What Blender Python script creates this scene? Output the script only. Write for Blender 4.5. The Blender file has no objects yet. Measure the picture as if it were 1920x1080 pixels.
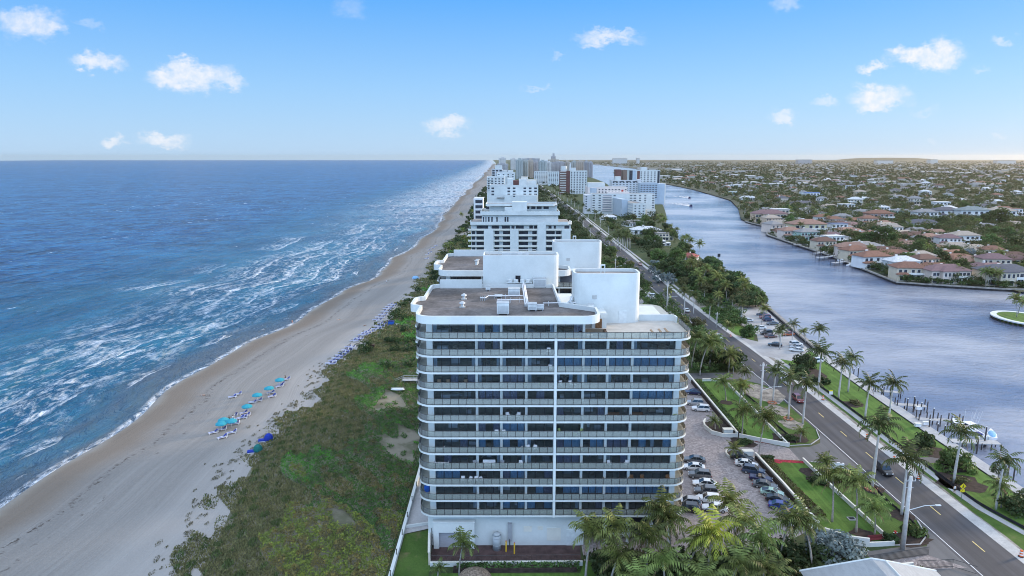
SUN_E, EXPO, SKY_S = 2.2, 1.0, .12
SEA_ROUGH, SEA_SPEC, LAG_SPEC, SEA_BUMP = .22, .10, .8, 6.5
SKY_RAMP = [(0,(2.15,3.05,4.1)),(1,(4.2,5.0,6.2)),(.15,(1.35,2.55,4.2)),(.30,(.52,1.85,4.2)),(.42,(1.0,2.2,4.6)),(.6,(3.6,4.5,6.0))]  # upper stops, above the frame, brightened as added fill on the walls
CLOUD_COL = (3.95,4.0,4.2)
NORTH_FILL = 2.0


HAZE_COL, HAZE_D, HAZE_A = (.89,.82,.70), 2.7e-5, .62
import bpy, bmesh, math, random
import numpy as np
from mathutils import Vector, Matrix
C = bpy.context.scene.collection
RD = math.radians
rnd = random.Random(11)
# ---------------------------------------------------------------- camera numbers (metres, drone at 66 m looking along +Y)
CAM_H, CAM_F, CAM_P = 66.0, 1280.0, math.atan(246/1280.0)
def ray(px, py):
    a = (px-960)/CAM_F; b = -(py-540)/CAM_F
    c, s = math.cos(CAM_P), math.sin(CAM_P)
    return (a, c+b*s, -s+b*c)
def G(px, py, z=0.0):
    "where the sight line through a point of the photograph meets the height z"
    d = ray(px, py); t = (z-CAM_H)/d[2]
    return (d[0]*t, d[1]*t)
def ZY(px, py, Y):
    d = ray(px, py); t = Y/d[1]
    return d[0]*t, CAM_H+d[2]*t
# ---------------------------------------------------------------- tiny mesh builder
class MB:
    def __init__(s): s.v = []; s.f = []; s.m = []
    def face(s, pts, m=0):
        n = len(s.v); s.v += [tuple(p) for p in pts]; s.f.append(tuple(range(n, n+len(pts)))); s.m.append(m); return s
    def box(s, x0, x1, y0, y1, z0, z1, m=0, skip=''):
        n = len(s.v)
        s.v += [(x0,y0,z0),(x1,y0,z0),(x1,y1,z0),(x0,y1,z0),(x0,y0,z1),(x1,y0,z1),(x1,y1,z1),(x0,y1,z1)]
        for k, q in (('b',(3,2,1,0)),('t',(4,5,6,7)),('f',(0,1,5,4)),('r',(1,2,6,5)),('k',(2,3,7,6)),('l',(3,0,4,7))):
            if k not in skip: s.f.append(tuple(n+i for i in q)); s.m.append(m)
        return s
    def prism(s, poly, z0, z1, m=0, mtop=None, bottom=True):
        n = len(s.v); k = len(poly)
        s.v += [(p[0],p[1],z0) for p in poly]+[(p[0],p[1],z1) for p in poly]
        for i in range(k):
            j = (i+1) % k; s.f.append((n+i,n+j,n+k+j,n+k+i)); s.m.append(m)
        s.f.append(tuple(n+k+i for i in range(k))); s.m.append(m if mtop is None else mtop)
        if bottom: s.f.append(tuple(n+i for i in reversed(range(k)))); s.m.append(m)
        return s
    def wall(s, path, t, z0, z1, m=0, closed=False):
        "upright band along a plan path, t thick (to the right of the path)"
        P = [Vector((p[0],p[1])) for p in path]; n = len(P); off = []
        for i in range(n):
            a = P[i-1] if (i or closed) else None; b = P[(i+1) % n] if (i < n-1 or closed) else None
            d = Vector((0,0))
            if a is not None: d += (P[i]-a).normalized()
            if b is not None: d += (b-P[i]).normalized()
            d = d.normalized() if d.length > 1e-6 else Vector((1,0)); off.append(P[i]+Vector((d.y,-d.x))*t)
        for i in range(n if closed else n-1):
            j = (i+1) % n; a, b, c, d = P[i], P[j], off[j], off[i]; q = len(s.v)
            s.v += [(a.x,a.y,z0),(b.x,b.y,z0),(c.x,c.y,z0),(d.x,d.y,z0),(a.x,a.y,z1),(b.x,b.y,z1),(c.x,c.y,z1),(d.x,d.y,z1)]
            fs = [(0,1,5,4),(2,3,7,6),(4,5,6,7),(3,2,1,0)]
            if not closed and i == 0: fs.append((3,0,4,7))
            if not closed and i == n-2: fs.append((1,2,6,5))
            for f in fs: s.f.append(tuple(q+k for k in f)); s.m.append(m)
        return s
    def tube(s, path, r, m=0, n=6, r1=None, cap=True):
        P = [Vector(p) for p in path]; k = len(P); base = len(s.v)
        for i, p in enumerate(P):
            d = (P[min(i+1,k-1)]-P[max(i-1,0)]).normalized()
            u = d.orthogonal().normalized() if abs(d.z) > .99 else d.cross(Vector((0,0,1))).normalized()
            w = d.cross(u); rr = r if r1 is None else r+(r1-r)*i/(k-1)
            if isinstance(r, (list,tuple)): rr = r[i]
            for a in range(n):
                t = 2*math.pi*a/n; s.v.append(tuple(p+u*(rr*math.cos(t))+w*(rr*math.sin(t))))
        for i in range(k-1):
            for a in range(n):
                b = (a+1) % n; s.f.append((base+i*n+a,base+i*n+b,base+(i+1)*n+b,base+(i+1)*n+a)); s.m.append(m)
        if cap:
            s.f.append(tuple(base+a for a in reversed(range(n)))); s.m.append(m)
            s.f.append(tuple(base+(k-1)*n+a for a in range(n))); s.m.append(m)
        return s
    def cyl(s, x, y, z0, z1, r, m=0, n=8, r1=None): return s.tube([(x,y,z0),(x,y,z1)], r, m, n, r if r1 is None else r1)
    def loft(s, rings, m=0, cap=True, closed=True):
        base = len(s.v); n = len(rings[0])
        for r in rings: s.v += [tuple(p) for p in r]
        for i in range(len(rings)-1):
            for a in range(n if closed else n-1):
                b = (a+1) % n; s.f.append((base+i*n+a,base+i*n+b,base+(i+1)*n+b,base+(i+1)*n+a)); s.m.append(m)
        if cap and closed:
            s.f.append(tuple(base+a for a in reversed(range(n)))); s.m.append(m)
            s.f.append(tuple(base+(len(rings)-1)*n+a for a in range(n))); s.m.append(m)
        return s
    def ball(s, x, y, z, rx, ry, rz, m=0, n=10, k=6):
        rings = []
        for i in range(k+1):
            t = -math.pi/2+math.pi*i/k; c = max(math.cos(t), .02)
            rings.append([(x+rx*c*math.cos(2*math.pi*a/n), y+ry*c*math.sin(2*math.pi*a/n), z+rz*math.sin(t)) for a in range(n)])
        return s.loft(rings, m)
    def mesh(s, name, mats, smooth=False):
        me = bpy.data.meshes.new(name); me.from_pydata(s.v, [], s.f)
        for x in mats: me.materials.append(x)
        if len(mats) > 1: me.polygons.foreach_set('material_index', s.m)
        if smooth: me.polygons.foreach_set('use_smooth', [True]*len(s.f))
        me.update(); return me
    def build(s, name, mats, parent=None, loc=None, rz=0, smooth=False, color=None):
        if not isinstance(mats, (list,tuple)): mats = [mats]
        return put(name, s.mesh(name, mats, smooth), parent, loc, rz, color)
def put(name, me, parent=None, loc=None, rz=0, color=None):
    o = bpy.data.objects.new(name, me); C.objects.link(o)
    if parent is not None: o.parent = parent
    if loc is not None: o.location = loc
    if rz: o.rotation_euler = (0,0,rz)
    if color is not None: o.color = (*color, 1)
    return o
def tag(o, label, cat, group=None):
    o['label'] = label; o['category'] = cat
    if group: o['group'] = group
    return o
def thing(name, label, cat, loc=(0,0,0), rz=0, group=None):
    o = put(name, None, None, loc, rz); return tag(o, label, cat, group)
def struct(o, kind='structure'): o['kind'] = kind; return o
def kids(o): return [c for c in bpy.data.objects if c.parent == o]
def proto(o):
    "remember a thing with its parts and sub-parts so that it can be copied fast"
    ch = KID_MAP(); return (o, [(c, ch.get(c.name, [])) for c in ch.get(o.name, [])])
def KID_MAP():
    d = {}
    for c in bpy.data.objects:
        if c.parent: d.setdefault(c.parent.name, []).append(c)
    return d
USED = set()
def place(pr, loc, rz=0, s=1.0, label=None, group=None, colors=None):
    "first call moves the first one itself, later calls copy the thing with its parts and sub-parts"
    src, parts = pr
    if src.name not in USED:
        USED.add(src.name); r = src; made = {p.name.split('.')[0]: [] for p, _ in parts}
        for p, _ in parts: made[p.name.split('.')[0]].append(p)
    else:
        r = src.copy(); C.objects.link(r); made = {}
        for p, sub in parts:
            c = p.copy(); C.objects.link(c); c.parent = r; made.setdefault(p.name.split('.')[0], []).append(c)
            for q in sub: d = q.copy(); C.objects.link(d); d.parent = c
    r.location = loc; r.rotation_euler = (0,0,rz); r.scale = (s,s,s) if not isinstance(s, tuple) else s
    if label: r['label'] = label
    if group: r['group'] = group
    if colors:
        for k, col in colors.items():
            if k == '': r.color = (*col, 1)
            for c in made.get(k, []): c.color = (*col, 1)
    return r
# ---------------------------------------------------------------- materials
class NT:
    def __init__(s, tree): s.t = tree
    def n(s, typ, **kw):
        x = s.t.nodes.new(typ)
        for k, v in kw.items():
            if k.startswith('i_'):
                key = k[2:]; key = int(key) if key.isdigit() else key.replace('_', ' ')
                x.inputs[key].default_value = v
            else: setattr(x, k, v)
        return x
    def l(s, a, b): s.t.links.new(a, b)
    def math(s, op, a, b=None, c=None, clamp=False):
        x = s.t.nodes.new('ShaderNodeMath'); x.operation = op; x.use_clamp = clamp
        for i, v in enumerate((a,b,c)):
            if v is None: continue
            if isinstance(v, (int,float)): x.inputs[i].default_value = v
            else: s.l(v, x.inputs[i])
        return x.outputs[0]
    def ramp(s, v, lo, hi, a=0., b=1., smooth=True):
        x = s.t.nodes.new('ShaderNodeMapRange'); x.interpolation_type = 'SMOOTHSTEP' if smooth else 'LINEAR'
        s.l(v, x.inputs[0])
        for i, q in enumerate((lo,hi,a,b)): x.inputs[i+1].default_value = q
        return x.outputs[0]
    def mix(s, f, a, b, blend='MIX'):
        x = s.t.nodes.new('ShaderNodeMix'); x.data_type = 'RGBA'; x.blend_type = blend
        if isinstance(f, (int,float)): x.inputs[0].default_value = f
        else: s.l(f, x.inputs[0])
        for i, v in ((6,a),(7,b)):
            if isinstance(v, (tuple,list)): x.inputs[i].default_value = (*v[:3],1)
            else: s.l(v, x.inputs[i])
        return x.outputs[2]
    def noise(s, vec, scale, detail=3, rough=.55, dist=0):
        x = s.t.nodes.new('ShaderNodeTexNoise'); s.l(vec, x.inputs['Vector'])
        x.inputs['Scale'].default_value = scale; x.inputs['Detail'].default_value = detail
        x.inputs['Roughness'].default_value = rough; x.inputs['Distortion'].default_value = dist
        return x.outputs[0]
    def mapping(s, vec, scale=(1,1,1), rot=0, loc=(0,0,0)):
        x = s.t.nodes.new('ShaderNodeMapping'); s.l(vec, x.inputs[0])
        x.inputs['Scale'].default_value = scale; x.inputs['Rotation'].default_value = (0,0,rot); x.inputs['Location'].default_value = loc
        return x.outputs[0]
    def bump(s, h, strength, dist):
        x = s.t.nodes.new('ShaderNodeBump'); s.l(h, x.inputs['Height']); x.inputs['Strength'].default_value = strength; x.inputs['Distance'].default_value = dist
        return x.outputs[0]
def newmat(name):
    m = bpy.data.materials.new(name); m.use_nodes = True
    nt = NT(m.node_tree); return m, nt, m.node_tree.nodes['Principled BSDF']
def M(name, col, rough=.75, var=.12, scale=.6, spec=.3, metal=0, bump=0, obj_color=False, rand=0, coat=0, stretch=(1,1,1), fine=0):
    m, t, b = newmat(name)
    co = t.n('ShaderNodeTexCoord').outputs['Object']
    vec = t.mapping(co, stretch)
    f = t.noise(vec, scale, 4, .6)
    if obj_color:
        oi = t.n('ShaderNodeObjectInfo').outputs['Color']
        base = oi
    else:
        base = t.n('ShaderNodeRGB'); base.outputs[0].default_value = (*col, 1); base = base.outputs[0]
    d = t.mix(1.0, base, (1-var,1-var,1-var), 'MULTIPLY'); e = t.mix(1.0, base, (1+var,1+var,1+var), 'MULTIPLY')
    c = t.mix(t.ramp(f, .3, .7), d, e)
    if fine:
        g = t.noise(vec, scale*9, 2, .7); c = t.mix(t.ramp(g, .25, .75, fine, 0), c, (0,0,0))
    if rand:
        r = t.n('ShaderNodeObjectInfo').outputs['Random']
        h = t.n('ShaderNodeHueSaturation'); t.l(c, h.inputs['Color']); t.l(t.ramp(r, 0, 1, 1-rand, 1+rand, False), h.inputs['Value'])
        t.l(t.ramp(t.math('FRACT', t.math('MULTIPLY', r, 7.31)), 0, 1, .5-rand*.07, .5+rand*.05, False), h.inputs['Hue']); c = h.outputs[0]
    t.l(c, b.inputs['Base Color']); b.inputs['Roughness'].default_value = rough; b.inputs['Specular IOR Level'].default_value = spec
    b.inputs['Metallic'].default_value = metal; b.inputs['Coat Weight'].default_value = coat
    if bump: t.l(t.bump(t.noise(vec, scale*6, 3), .6, bump), b.inputs['Normal'])
    return m
def leafmat(name, col, var=.35, scale=.35, rand=.2, attr=False, trans=.25):
    "leaves: colour varies from clump to clump and plant to plant"
    m, t, b = newmat(name)
    co = t.n('ShaderNodeTexCoord').outputs['Object']
    f = t.noise(co, scale, 3, .6)
    if attr:
        c = t.n('ShaderNodeVertexColor', layer_name='Col').outputs[0]
    else:
        c = t.mix(t.ramp(f, .3, .7), tuple(x*(1-var) for x in col), tuple(x*(1+var) for x in col))
        r = t.n('ShaderNodeObjectInfo').outputs['Random']
        h = t.n('ShaderNodeHueSaturation'); t.l(c, h.inputs['Color']); t.l(t.ramp(r, 0, 1, 1-rand, 1+rand, False), h.inputs['Value'])
        t.l(t.ramp(t.math('FRACT', t.math('MULTIPLY', r, 5.77)), 0, 1, .475, .515, False), h.inputs['Hue']); c = h.outputs[0]
    t.l(c, b.inputs['Base Color']); b.inputs['Roughness'].default_value = .6; b.inputs['Specular IOR Level'].default_value = .25
    tr = t.n('ShaderNodeBsdfTranslucent'); t.l(c, tr.inputs[0])
    ms = t.n('ShaderNodeMixShader'); ms.inputs[0].default_value = trans; t.l(b.outputs[0], ms.inputs[1]); t.l(tr.outputs[0], ms.inputs[2])
    t.l(ms.outputs[0], m.node_tree.nodes['Material Output'].inputs[0])
    return m
def quads(name, cen, nor, up, w, h, mats, cols=None, idx=None):
    "one mesh of many small leaf faces; cen,nor,up are (N,3) arrays, w,h (N,)"
    N = len(cen); side = np.cross(nor, up); side /= (np.linalg.norm(side, axis=1, keepdims=True)+1e-9)
    up2 = np.cross(side, nor); up2 /= (np.linalg.norm(up2, axis=1, keepdims=True)+1e-9)
    a = side*(w[:,None]/2); b = up2*(h[:,None]/2)
    V = np.empty((N,4,3), np.float32); V[:,0] = cen-b*1.0; V[:,1] = cen+a; V[:,2] = cen+b; V[:,3] = cen-a
    me = bpy.data.meshes.new(name); me.vertices.add(N*4); me.vertices.foreach_set('co', V.reshape(-1))
    me.loops.add(N*4); me.loops.foreach_set('vertex_index', np.arange(N*4, dtype=np.int32))
    me.polygons.add(N); me.polygons.foreach_set('loop_start', np.arange(0, N*4, 4, dtype=np.int32))
    try: me.polygons.foreach_set('loop_total', np.full(N, 4, np.int32))
    except Exception: pass
    if idx is not None: me.polygons.foreach_set('material_index', idx.astype(np.int32))
    for m in mats: me.materials.append(m)
    if cols is not None:
        at = me.color_attributes.new('Col', 'FLOAT_COLOR', 'POINT')
        cc = np.ones((N,4,4), np.float32); cc[:,:,:3] = cols[:,None,:]; at.data.foreach_set('color', cc.reshape(-1))
    me.update(calc_edges=True); me.validate(); return me
# ================================================================ camera, light, sky
sc = bpy.context.scene
cam = bpy.data.objects.new('camera', bpy.data.cameras.new('camera')); C.objects.link(cam)
cam.location = (0,0,CAM_H); cam.rotation_euler = (math.pi/2-CAM_P,0,0)
cam.data.sensor_width = 36; cam.data.lens = 24; cam.data.clip_end = 60000; cam.data.clip_start = .5
sc.camera = cam
SUN_EL, SUN_AZ = RD(13), RD(68)       # low sun over the lagoon side
sun = bpy.data.objects.new('sun', bpy.data.lights.new('sun', 'SUN')); C.objects.link(sun)
sun.data.energy = SUN_E; sun.data.angle = RD(9); sun.data.color = (1,.80,.58)
sd = Vector((math.sin(SUN_AZ)*math.cos(SUN_EL), math.cos(SUN_AZ)*math.cos(SUN_EL), math.sin(SUN_EL)))
sun.rotation_euler = sd.to_track_quat('Z','Y').to_euler()
sc.view_settings.view_transform = 'Standard'; sc.view_settings.look = 'None'
sc.view_settings.exposure = EXPO; sc.view_settings.gamma = 1
sc.cycles.filter_width = 1.0; sc.cycles.max_bounces = 6; sc.cycles.transparent_max_bounces = 12; sc.cycles.volume_bounces = 0
sc.cycles.caustics_reflective = False; sc.cycles.caustics_refractive = False
W = bpy.data.worlds.new('World'); sc.world = W; W.use_nodes = True
t = NT(W.node_tree); bg = W.node_tree.nodes['Background']
sky = t.n('ShaderNodeTexSky', sky_type='NISHITA', sun_disc=False, sun_elevation=SUN_EL, sun_rotation=SUN_AZ, altitude=60, air_density=1.0, dust_density=.6, ozone_density=2.5)
gen = t.n('ShaderNodeTexCoord').outputs['Generated']
sep = t.n('ShaderNodeSeparateXYZ'); t.l(gen, sep.inputs[0]); X, Y, Z = sep.outputs
hs = t.n('ShaderNodeHueSaturation'); hs.inputs['Saturation'].default_value = 1.25; t.l(sky.outputs[0], hs.inputs['Color'])
el = t.math('ARCSINE', Z)
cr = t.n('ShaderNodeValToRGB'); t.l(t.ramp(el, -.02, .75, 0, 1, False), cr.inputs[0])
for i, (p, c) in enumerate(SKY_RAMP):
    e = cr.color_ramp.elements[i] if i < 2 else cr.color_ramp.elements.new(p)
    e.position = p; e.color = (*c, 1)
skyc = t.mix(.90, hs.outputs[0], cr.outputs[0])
# small fair-weather clouds, each a clump of warped blobs at its bearing and elevation
yy = t.math('MAXIMUM', Y, .05); U = t.math('DIVIDE', X, yy); V = t.math('DIVIDE', Z, yy)
cmb = t.n('ShaderNodeCombineXYZ'); t.l(U, cmb.inputs[0]); t.l(V, cmb.inputs[1]); uv = cmb.outputs[0]
def warp(scale, amt, seed):
    n = t.n('ShaderNodeTexNoise'); t.l(t.mapping(uv, (1,1.6,1), 0, (seed,seed*2,0)), n.inputs['Vector']); n.inputs['Scale'].default_value = scale; n.inputs['Detail'].default_value = 5; n.inputs['Roughness'].default_value = .62
    v = t.n('ShaderNodeVectorMath', operation='SUBTRACT'); t.l(n.outputs['Color'], v.inputs[0]); v.inputs[1].default_value = (.5,.5,.5)
    s_ = t.n('ShaderNodeVectorMath', operation='SCALE'); t.l(v.outputs[0], s_.inputs[0]); s_.inputs['Scale'].default_value = amt; return s_.outputs[0]
ad = t.n('ShaderNodeVectorMath', operation='ADD'); t.l(uv, ad.inputs[0]); t.l(warp(26, .05, 1.3), ad.inputs[1])
ad2 = t.n('ShaderNodeVectorMath', operation='ADD'); t.l(ad.outputs[0], ad2.inputs[0]); t.l(warp(90, .018, 4.1), ad2.inputs[1]); wuv = ad2.outputs[0]
acc = None
CL = [(55,42,62,30,.1,.85),(30,30,40,18,.1,.7),(95,50,30,16,.2,.8),(182,114,50,15,-.08,.9),(160,118,28,9,0,.8),(365,145,75,26,.03,1),(345,128,40,18,0,1),(315,148,38,20,0,1),(425,153,40,13,.15,.75),
      (306,258,46,15,.05,1),(216,266,24,12,.1,.85),(842,234,40,18,-.2,.9),(815,240,26,9,0,.6),(1140,70,60,13,-.38,.8),(1112,84,28,9,-.5,.7),(1172,58,36,7,.1,.6),(1006,171,26,4,-.1,.3),
      (1730,106,72,20,.05,1.1),(1768,104,34,26,.1,1.1),(1682,100,26,18,.1,1),(1636,126,26,12,0,1),(1648,182,54,20,-.05,1.1),(1640,196,36,10,0,1),(1546,193,26,9,-.15,.6),(1466,217,22,10,0,.75),
      (1884,77,20,9,-.1,.55),(1842,131,14,7,0,.35),(1476,6,26,14,.2,.4),(1730,202,26,6,-.1,.25),(655,12,30,18,.3,.2),(170,52,26,9,-.3,.25),(1875,253,12,6,0,.35),(1046,100,10,5,0,.3),(1755,263,10,6,0,.25)]
for (px,py,rx,ry,ro,st) in CL:
    d = ray(px,py); mp = t.mapping(wuv, (1,1,1), 0, (-d[0]/d[1], -d[2]/d[1], 0)); mp = t.mapping(mp, (1280/rx, 1280/ry, 0), 0)
    ln = t.n('ShaderNodeVectorMath', operation='LENGTH'); t.l(mp, ln.inputs[0]); q = t.ramp(ln.outputs['Value'], .25, 1.25, st, 0)
    acc = q if acc is None else t.math('MAXIMUM', acc, q)
acc = t.math('MULTIPLY', acc, t.ramp(Y, .05, .2, 0, .94), None, True)
det = t.ramp(t.noise(uv, 70, 5, .65), .25, .7, .55, 1.0); acc = t.math('MULTIPLY', acc, det, None, True)
skyc = t.mix(acc, skyc, CLOUD_COL)
dn = t.n('ShaderNodeVectorMath', operation='DOT_PRODUCT'); t.l(gen, dn.inputs[0]); dn.inputs[1].default_value = tuple(sd); skyc = t.mix(t.ramp(dn.outputs['Value'], .87, 1.0), skyc, (11.,9.4,7.4))   # glow round the low sun, right of the view
back = t.ramp(Y, -.05, -.6, 1, NORTH_FILL); vm = t.n('ShaderNodeVectorMath', operation='SCALE'); t.l(skyc, vm.inputs[0]); t.l(back, vm.inputs['Scale']); skyc = vm.outputs[0]   # sky behind the drone brightened, added fill light for the shaded fronts
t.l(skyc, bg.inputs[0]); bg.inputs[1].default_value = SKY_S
# ================================================================ plan of the coast
def lerp(tab, y):
    if y <= tab[0][0]: return tab[0][1]
    for (a,xa),(b,xb) in zip(tab, tab[1:]):
        if y <= b: return xa+(xb-xa)*(y-a)/(b-a)
    return tab[-1][1]
COAST = [(0,-106),(129,-105),(166,-105),(192,-104.3),(221,-103.3),(255,-101),(290,-96),(320,-92),(389,-84),(514,-80.5),(620,-77),(696,-76),(760,-80),(824,-84),(1134,-90),(1808,-99),(2984,-117),(6600,-180),(14000,-420)]
VEG = [(0,-53),(99,-53),(119,-56.5),(137,-59.5),(160,-58.5),(184,-56),(203,-59),(240,-54.5),(283,-51),(375,-50),(500,-50),(814,-52),(1200,-60),(2000,-72),(3000,-92),(6600,-155),(14000,-390)]
LBANK = [(0,103),(113,103),(160,103.5),(186,104),(225,106),(260,110),(311,116),(340,120),(393,123),(471,131),(549,138),(620,150),(683,156),(760,175),(855,194),(960,214),(1069,228),(1250,205),(1500,215),(1705,240),(2100,258),(3100,260),(14000,300)]
RBANK = [(340,253),(359,207),(400,211),(458,217),(540,219),(587,221),(630,236),(641,247),(700,243),(740,248),(900,297),(1069,340),(1423,375),(1705,384),(2073,330),(2400,360),(3116,455),(3400,700),(14000,800)]
XR = [(0,80),(190,80),(230,79),(262,77.5),(310,76.5),(400,76),(590,75),(800,74),(1300,68),(3000,40),(6000,-20)]
def sm(tab): return lambda y: lerp(tab, y)
coast, vegx, lbank, rbank, roadx = sm(COAST), sm(VEG), sm(LBANK), sm(RBANK), sm(XR)
def sstep(a, b, x): q = min(max((x-a)/(b-a),0),1); return q*q*(3-2*q)
def shore(y):
    return coast(y)+1.6*math.sin(y*.05)*sstep(60,130,y)*(1+y/900)+1.1*math.sin(y*.113+1)
def zb(x, y):
    "height of beach and dune"
    c, v = shore(y), vegx(y)
    u = (x-c)/max(v-c, 5)
    if u < 1: return -4.15+3.6*(max(u,0)**.75) if u > 0 else -4.15+u*8
    q = min((x-v)/max(-21-v, 5), 1)
    return -.55+1.9*math.sin(min(q*1.25,1)*math.pi/2)-1.25*sstep(.55,1,q)+.25*math.sin(x*.35+y*.07)*math.sin(y*.21)*(1-sstep(.85,1,q))
def GB(px, py):
    z = -1.5
    for _ in range(12):
        x, y = G(px, py, z); z = z*.4+zb(x, y)*.6
    return x, y, zb(x, y)
def geo(a, b, n, p=2.0): return [a+(b-a)*(i/n)**p for i in range(n+1)]
def sheet(name, mat, ys, cols, zf, uvf=None, smooth=True):
    "rows along Y, columns at x = cols(y)"
    nr = len(ys); V = []; UV = []
    for y in ys:
        xs = cols(y)
        for x in xs:
            V.append((x, y, zf(x,y)))
            if uvf: UV.append(uvf(x,y))
    nc = len(V)//nr; F = [(i*nc+j, i*nc+j+1, (i+1)*nc+j+1, (i+1)*nc+j) for i in range(nr-1) for j in range(nc-1)]
    me = bpy.data.meshes.new(name); me.from_pydata(V, [], F); me.materials.append(mat)
    if uvf:
        l = me.uv_layers.new(name='shore'); idx = np.empty(len(me.loops), np.int32); me.loops.foreach_get('vertex_index', idx)
        l.data.foreach_set('uv', np.array(UV, np.float32)[idx].reshape(-1))
    if smooth: me.polygons.foreach_set('use_smooth', [True]*len(F))
    me.update(); return struct(put(name, me))
# ================================================================ water and sand materials
def sea_mat():
    m, t, b = newmat('sea_water')
    uv = t.n('ShaderNodeUVMap', uv_map='shore').outputs[0]; pos = t.n('ShaderNodeNewGeometry').outputs['Position']
    s = t.n('ShaderNodeSeparateXYZ'); t.l(uv, s.inputs[0]); u, v = s.outputs[0], s.outputs[1]
    # relief: swell, chop, ripples (crests run roughly along the shore)
    pr = t.mapping(pos, (1,.42,1), RD(-24))
    sw = t.noise(pr, .055, 2, .5, .6); ch = t.noise(t.mapping(pos,(1,.5,1),RD(-35)), .22, 4, .62, .8); rp = t.noise(t.mapping(pos,(1,.6,1),RD(-15)), .9, 3, .6, .3)
    h = t.math('ADD', t.math('MULTIPLY', sw, 1.6), t.math('ADD', t.math('MULTIPLY', ch, .95), t.math('MULTIPLY', rp, .2)))
    bn = t.bump(h, 1.0, SEA_BUMP); t.l(bn, b.inputs['Normal'])
    # colour of the water, with wave shade and crest light painted in
    wn = t.noise(t.mapping(uv,(1,.25,1)), .035, 3, .6)
    deep = t.mix(t.ramp(wn,.3,.7), (.001,.034,.145), (.004,.070,.235))
    crest_light = t.ramp(t.math('ADD', t.math('MULTIPLY', ch, .6), t.math('MULTIPLY', sw, .4)), .40, .66)
    strk = t.ramp(t.noise(t.mapping(pos,(.35,1,1),RD(-12)), .045, 5, .68, .6), .44, .64)
    chop_shading = t.noise(t.mapping(pos,(.30,1,1),RD(-10)), .075, 5, .66, .9); deep = t.mix(t.ramp(chop_shading, .50, .41, 0, .85), deep, (.001,.013,.055)); far_shading = t.noise(t.mapping(pos,(.16,1,1),RD(-6)), .016, 6, .74, .4); deep = t.mix(t.ramp(far_shading, .50, .41, 0, .85), deep, (.001,.016,.068)); deep = t.mix(t.math('MULTIPLY', t.math('MAXIMUM', t.ramp(chop_shading, .55, .64), t.ramp(far_shading, .56, .66)), .75), deep, (.04,.19,.37)); deep = t.mix(t.math('MULTIPLY', strk, .45), deep, (.012,.082,.215)); deep = t.mix(t.math('MULTIPLY', crest_light, .8), deep, (.035,.18,.40))  # wave troughs darkened, crests and streaks lightened in the base colour
    mid = t.mix(t.ramp(wn,.35,.65), (.008,.090,.185), (.026,.155,.26))
    ue = t.math('ADD', u, t.math('MULTIPLY', t.math('SUBTRACT', wn, .5), 60))
    c = t.mix(t.ramp(ue, 40, 260), mid, deep)
    c = t.mix(t.ramp(ue, 0, 22), (.09,.125,.17), c)
    # foam: broken breaker lines plus lacy patches left behind them
    wob = t.math('MULTIPLY', t.math('SUBTRACT', t.noise(t.mapping(uv,(.12,.55,1)), .022, 4, .55), .5), 34)
    wob2 = t.math('MULTIPLY', t.math('SUBTRACT', t.noise(t.mapping(uv,(.5,1,1)), .16, 4, .65), .5), 2.6)
    uw = t.math('ADD', u, t.math('ADD', wob, wob2))
    lace = t.noise(t.mapping(uv,(1.0,.45,1)), .50, 6, .74, .5)
    lace2 = t.noise(t.mapping(uv,(1,.35,1)), .15, 5, .7, .5)
    foam = None
    for k, (u0, wd, fr, thr, tail) in enumerate([(13,.9,.030,.53,8),(25,1.6,.022,.49,14),(38,2.6,.016,.46,20),(54,3.4,.014,.46,26),(74,4.0,.012,.48,30),(104,3.6,.011,.55,26)]):
        d = t.math('SUBTRACT', uw, u0)
        gate = t.ramp(t.noise(t.mapping(uv,(.02,1,1),0,(k*7.3,k*31.7,0)), fr, 2, .5), thr-.04, thr+.07)
        line = t.math('MULTIPLY', t.ramp(d, -.3, 0), t.ramp(d, 0, wd, 1, 0))
        line = t.math('MULTIPLY', line, t.ramp(lace, .30, .62, 0, .9))
        tl = t.math('MULTIPLY', t.ramp(d, -.2, .3), t.ramp(d, .5, tail, 1, 0)); tl = t.math('MULTIPLY', tl, t.ramp(t.math('ADD', lace, t.math('MULTIPLY', t.math('SUBTRACT', lace2, .5), .8)), .42, .72, 0, .85))
        q = t.math('MULTIPLY', t.math('MAXIMUM', line, tl), gate)
        foam = q if foam is None else t.math('MAXIMUM', foam, q)
    patch = t.math('MULTIPLY', t.ramp(t.math('ADD', lace2, t.math('MULTIPLY', t.math('SUBTRACT', lace, .5), .9)),   .44, .76, 0, .72), t.math('MULTIPLY', t.ramp(u, 10, 30), t.ramp(ue, 35, 110, 1, 0)))
    swash = t.math('MULTIPLY', t.ramp(t.math('ADD', u, t.math('MULTIPLY', wob2, .35)), .3, 2.0, .75, 0), t.ramp(lace, .40, .60))
    caps = t.math('MULTIPLY', t.ramp(t.math('ADD', ch, t.math('MULTIPLY', t.math('SUBTRACT', lace, .5), .25)), .645, .71), t.ramp(t.noise(t.mapping(uv,(1,.4,1)), .013, 3, .6), .50, .66, 0, .9))
    far = t.math('MULTIPLY', t.ramp(v, 380, 1200), t.math('MULTIPLY', t.ramp(u, 170, 20, .0, .62), t.ramp(lace2, .3, .6)))
    for q in (patch, swash, caps, far): foam = t.math('MAXIMUM', foam, q)
    foam = t.math('MULTIPLY', foam, 1, None, True)
    c = t.mix(foam, c, (.80,.84,.90)); t.l(c, b.inputs['Base Color'])
    t.l(t.ramp(foam, 0, .6, SEA_ROUGH, .9), b.inputs['Roughness']); b.inputs['IOR'].default_value = 1.33; b.inputs['Specular IOR Level'].default_value = SEA_SPEC
    return m
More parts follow.
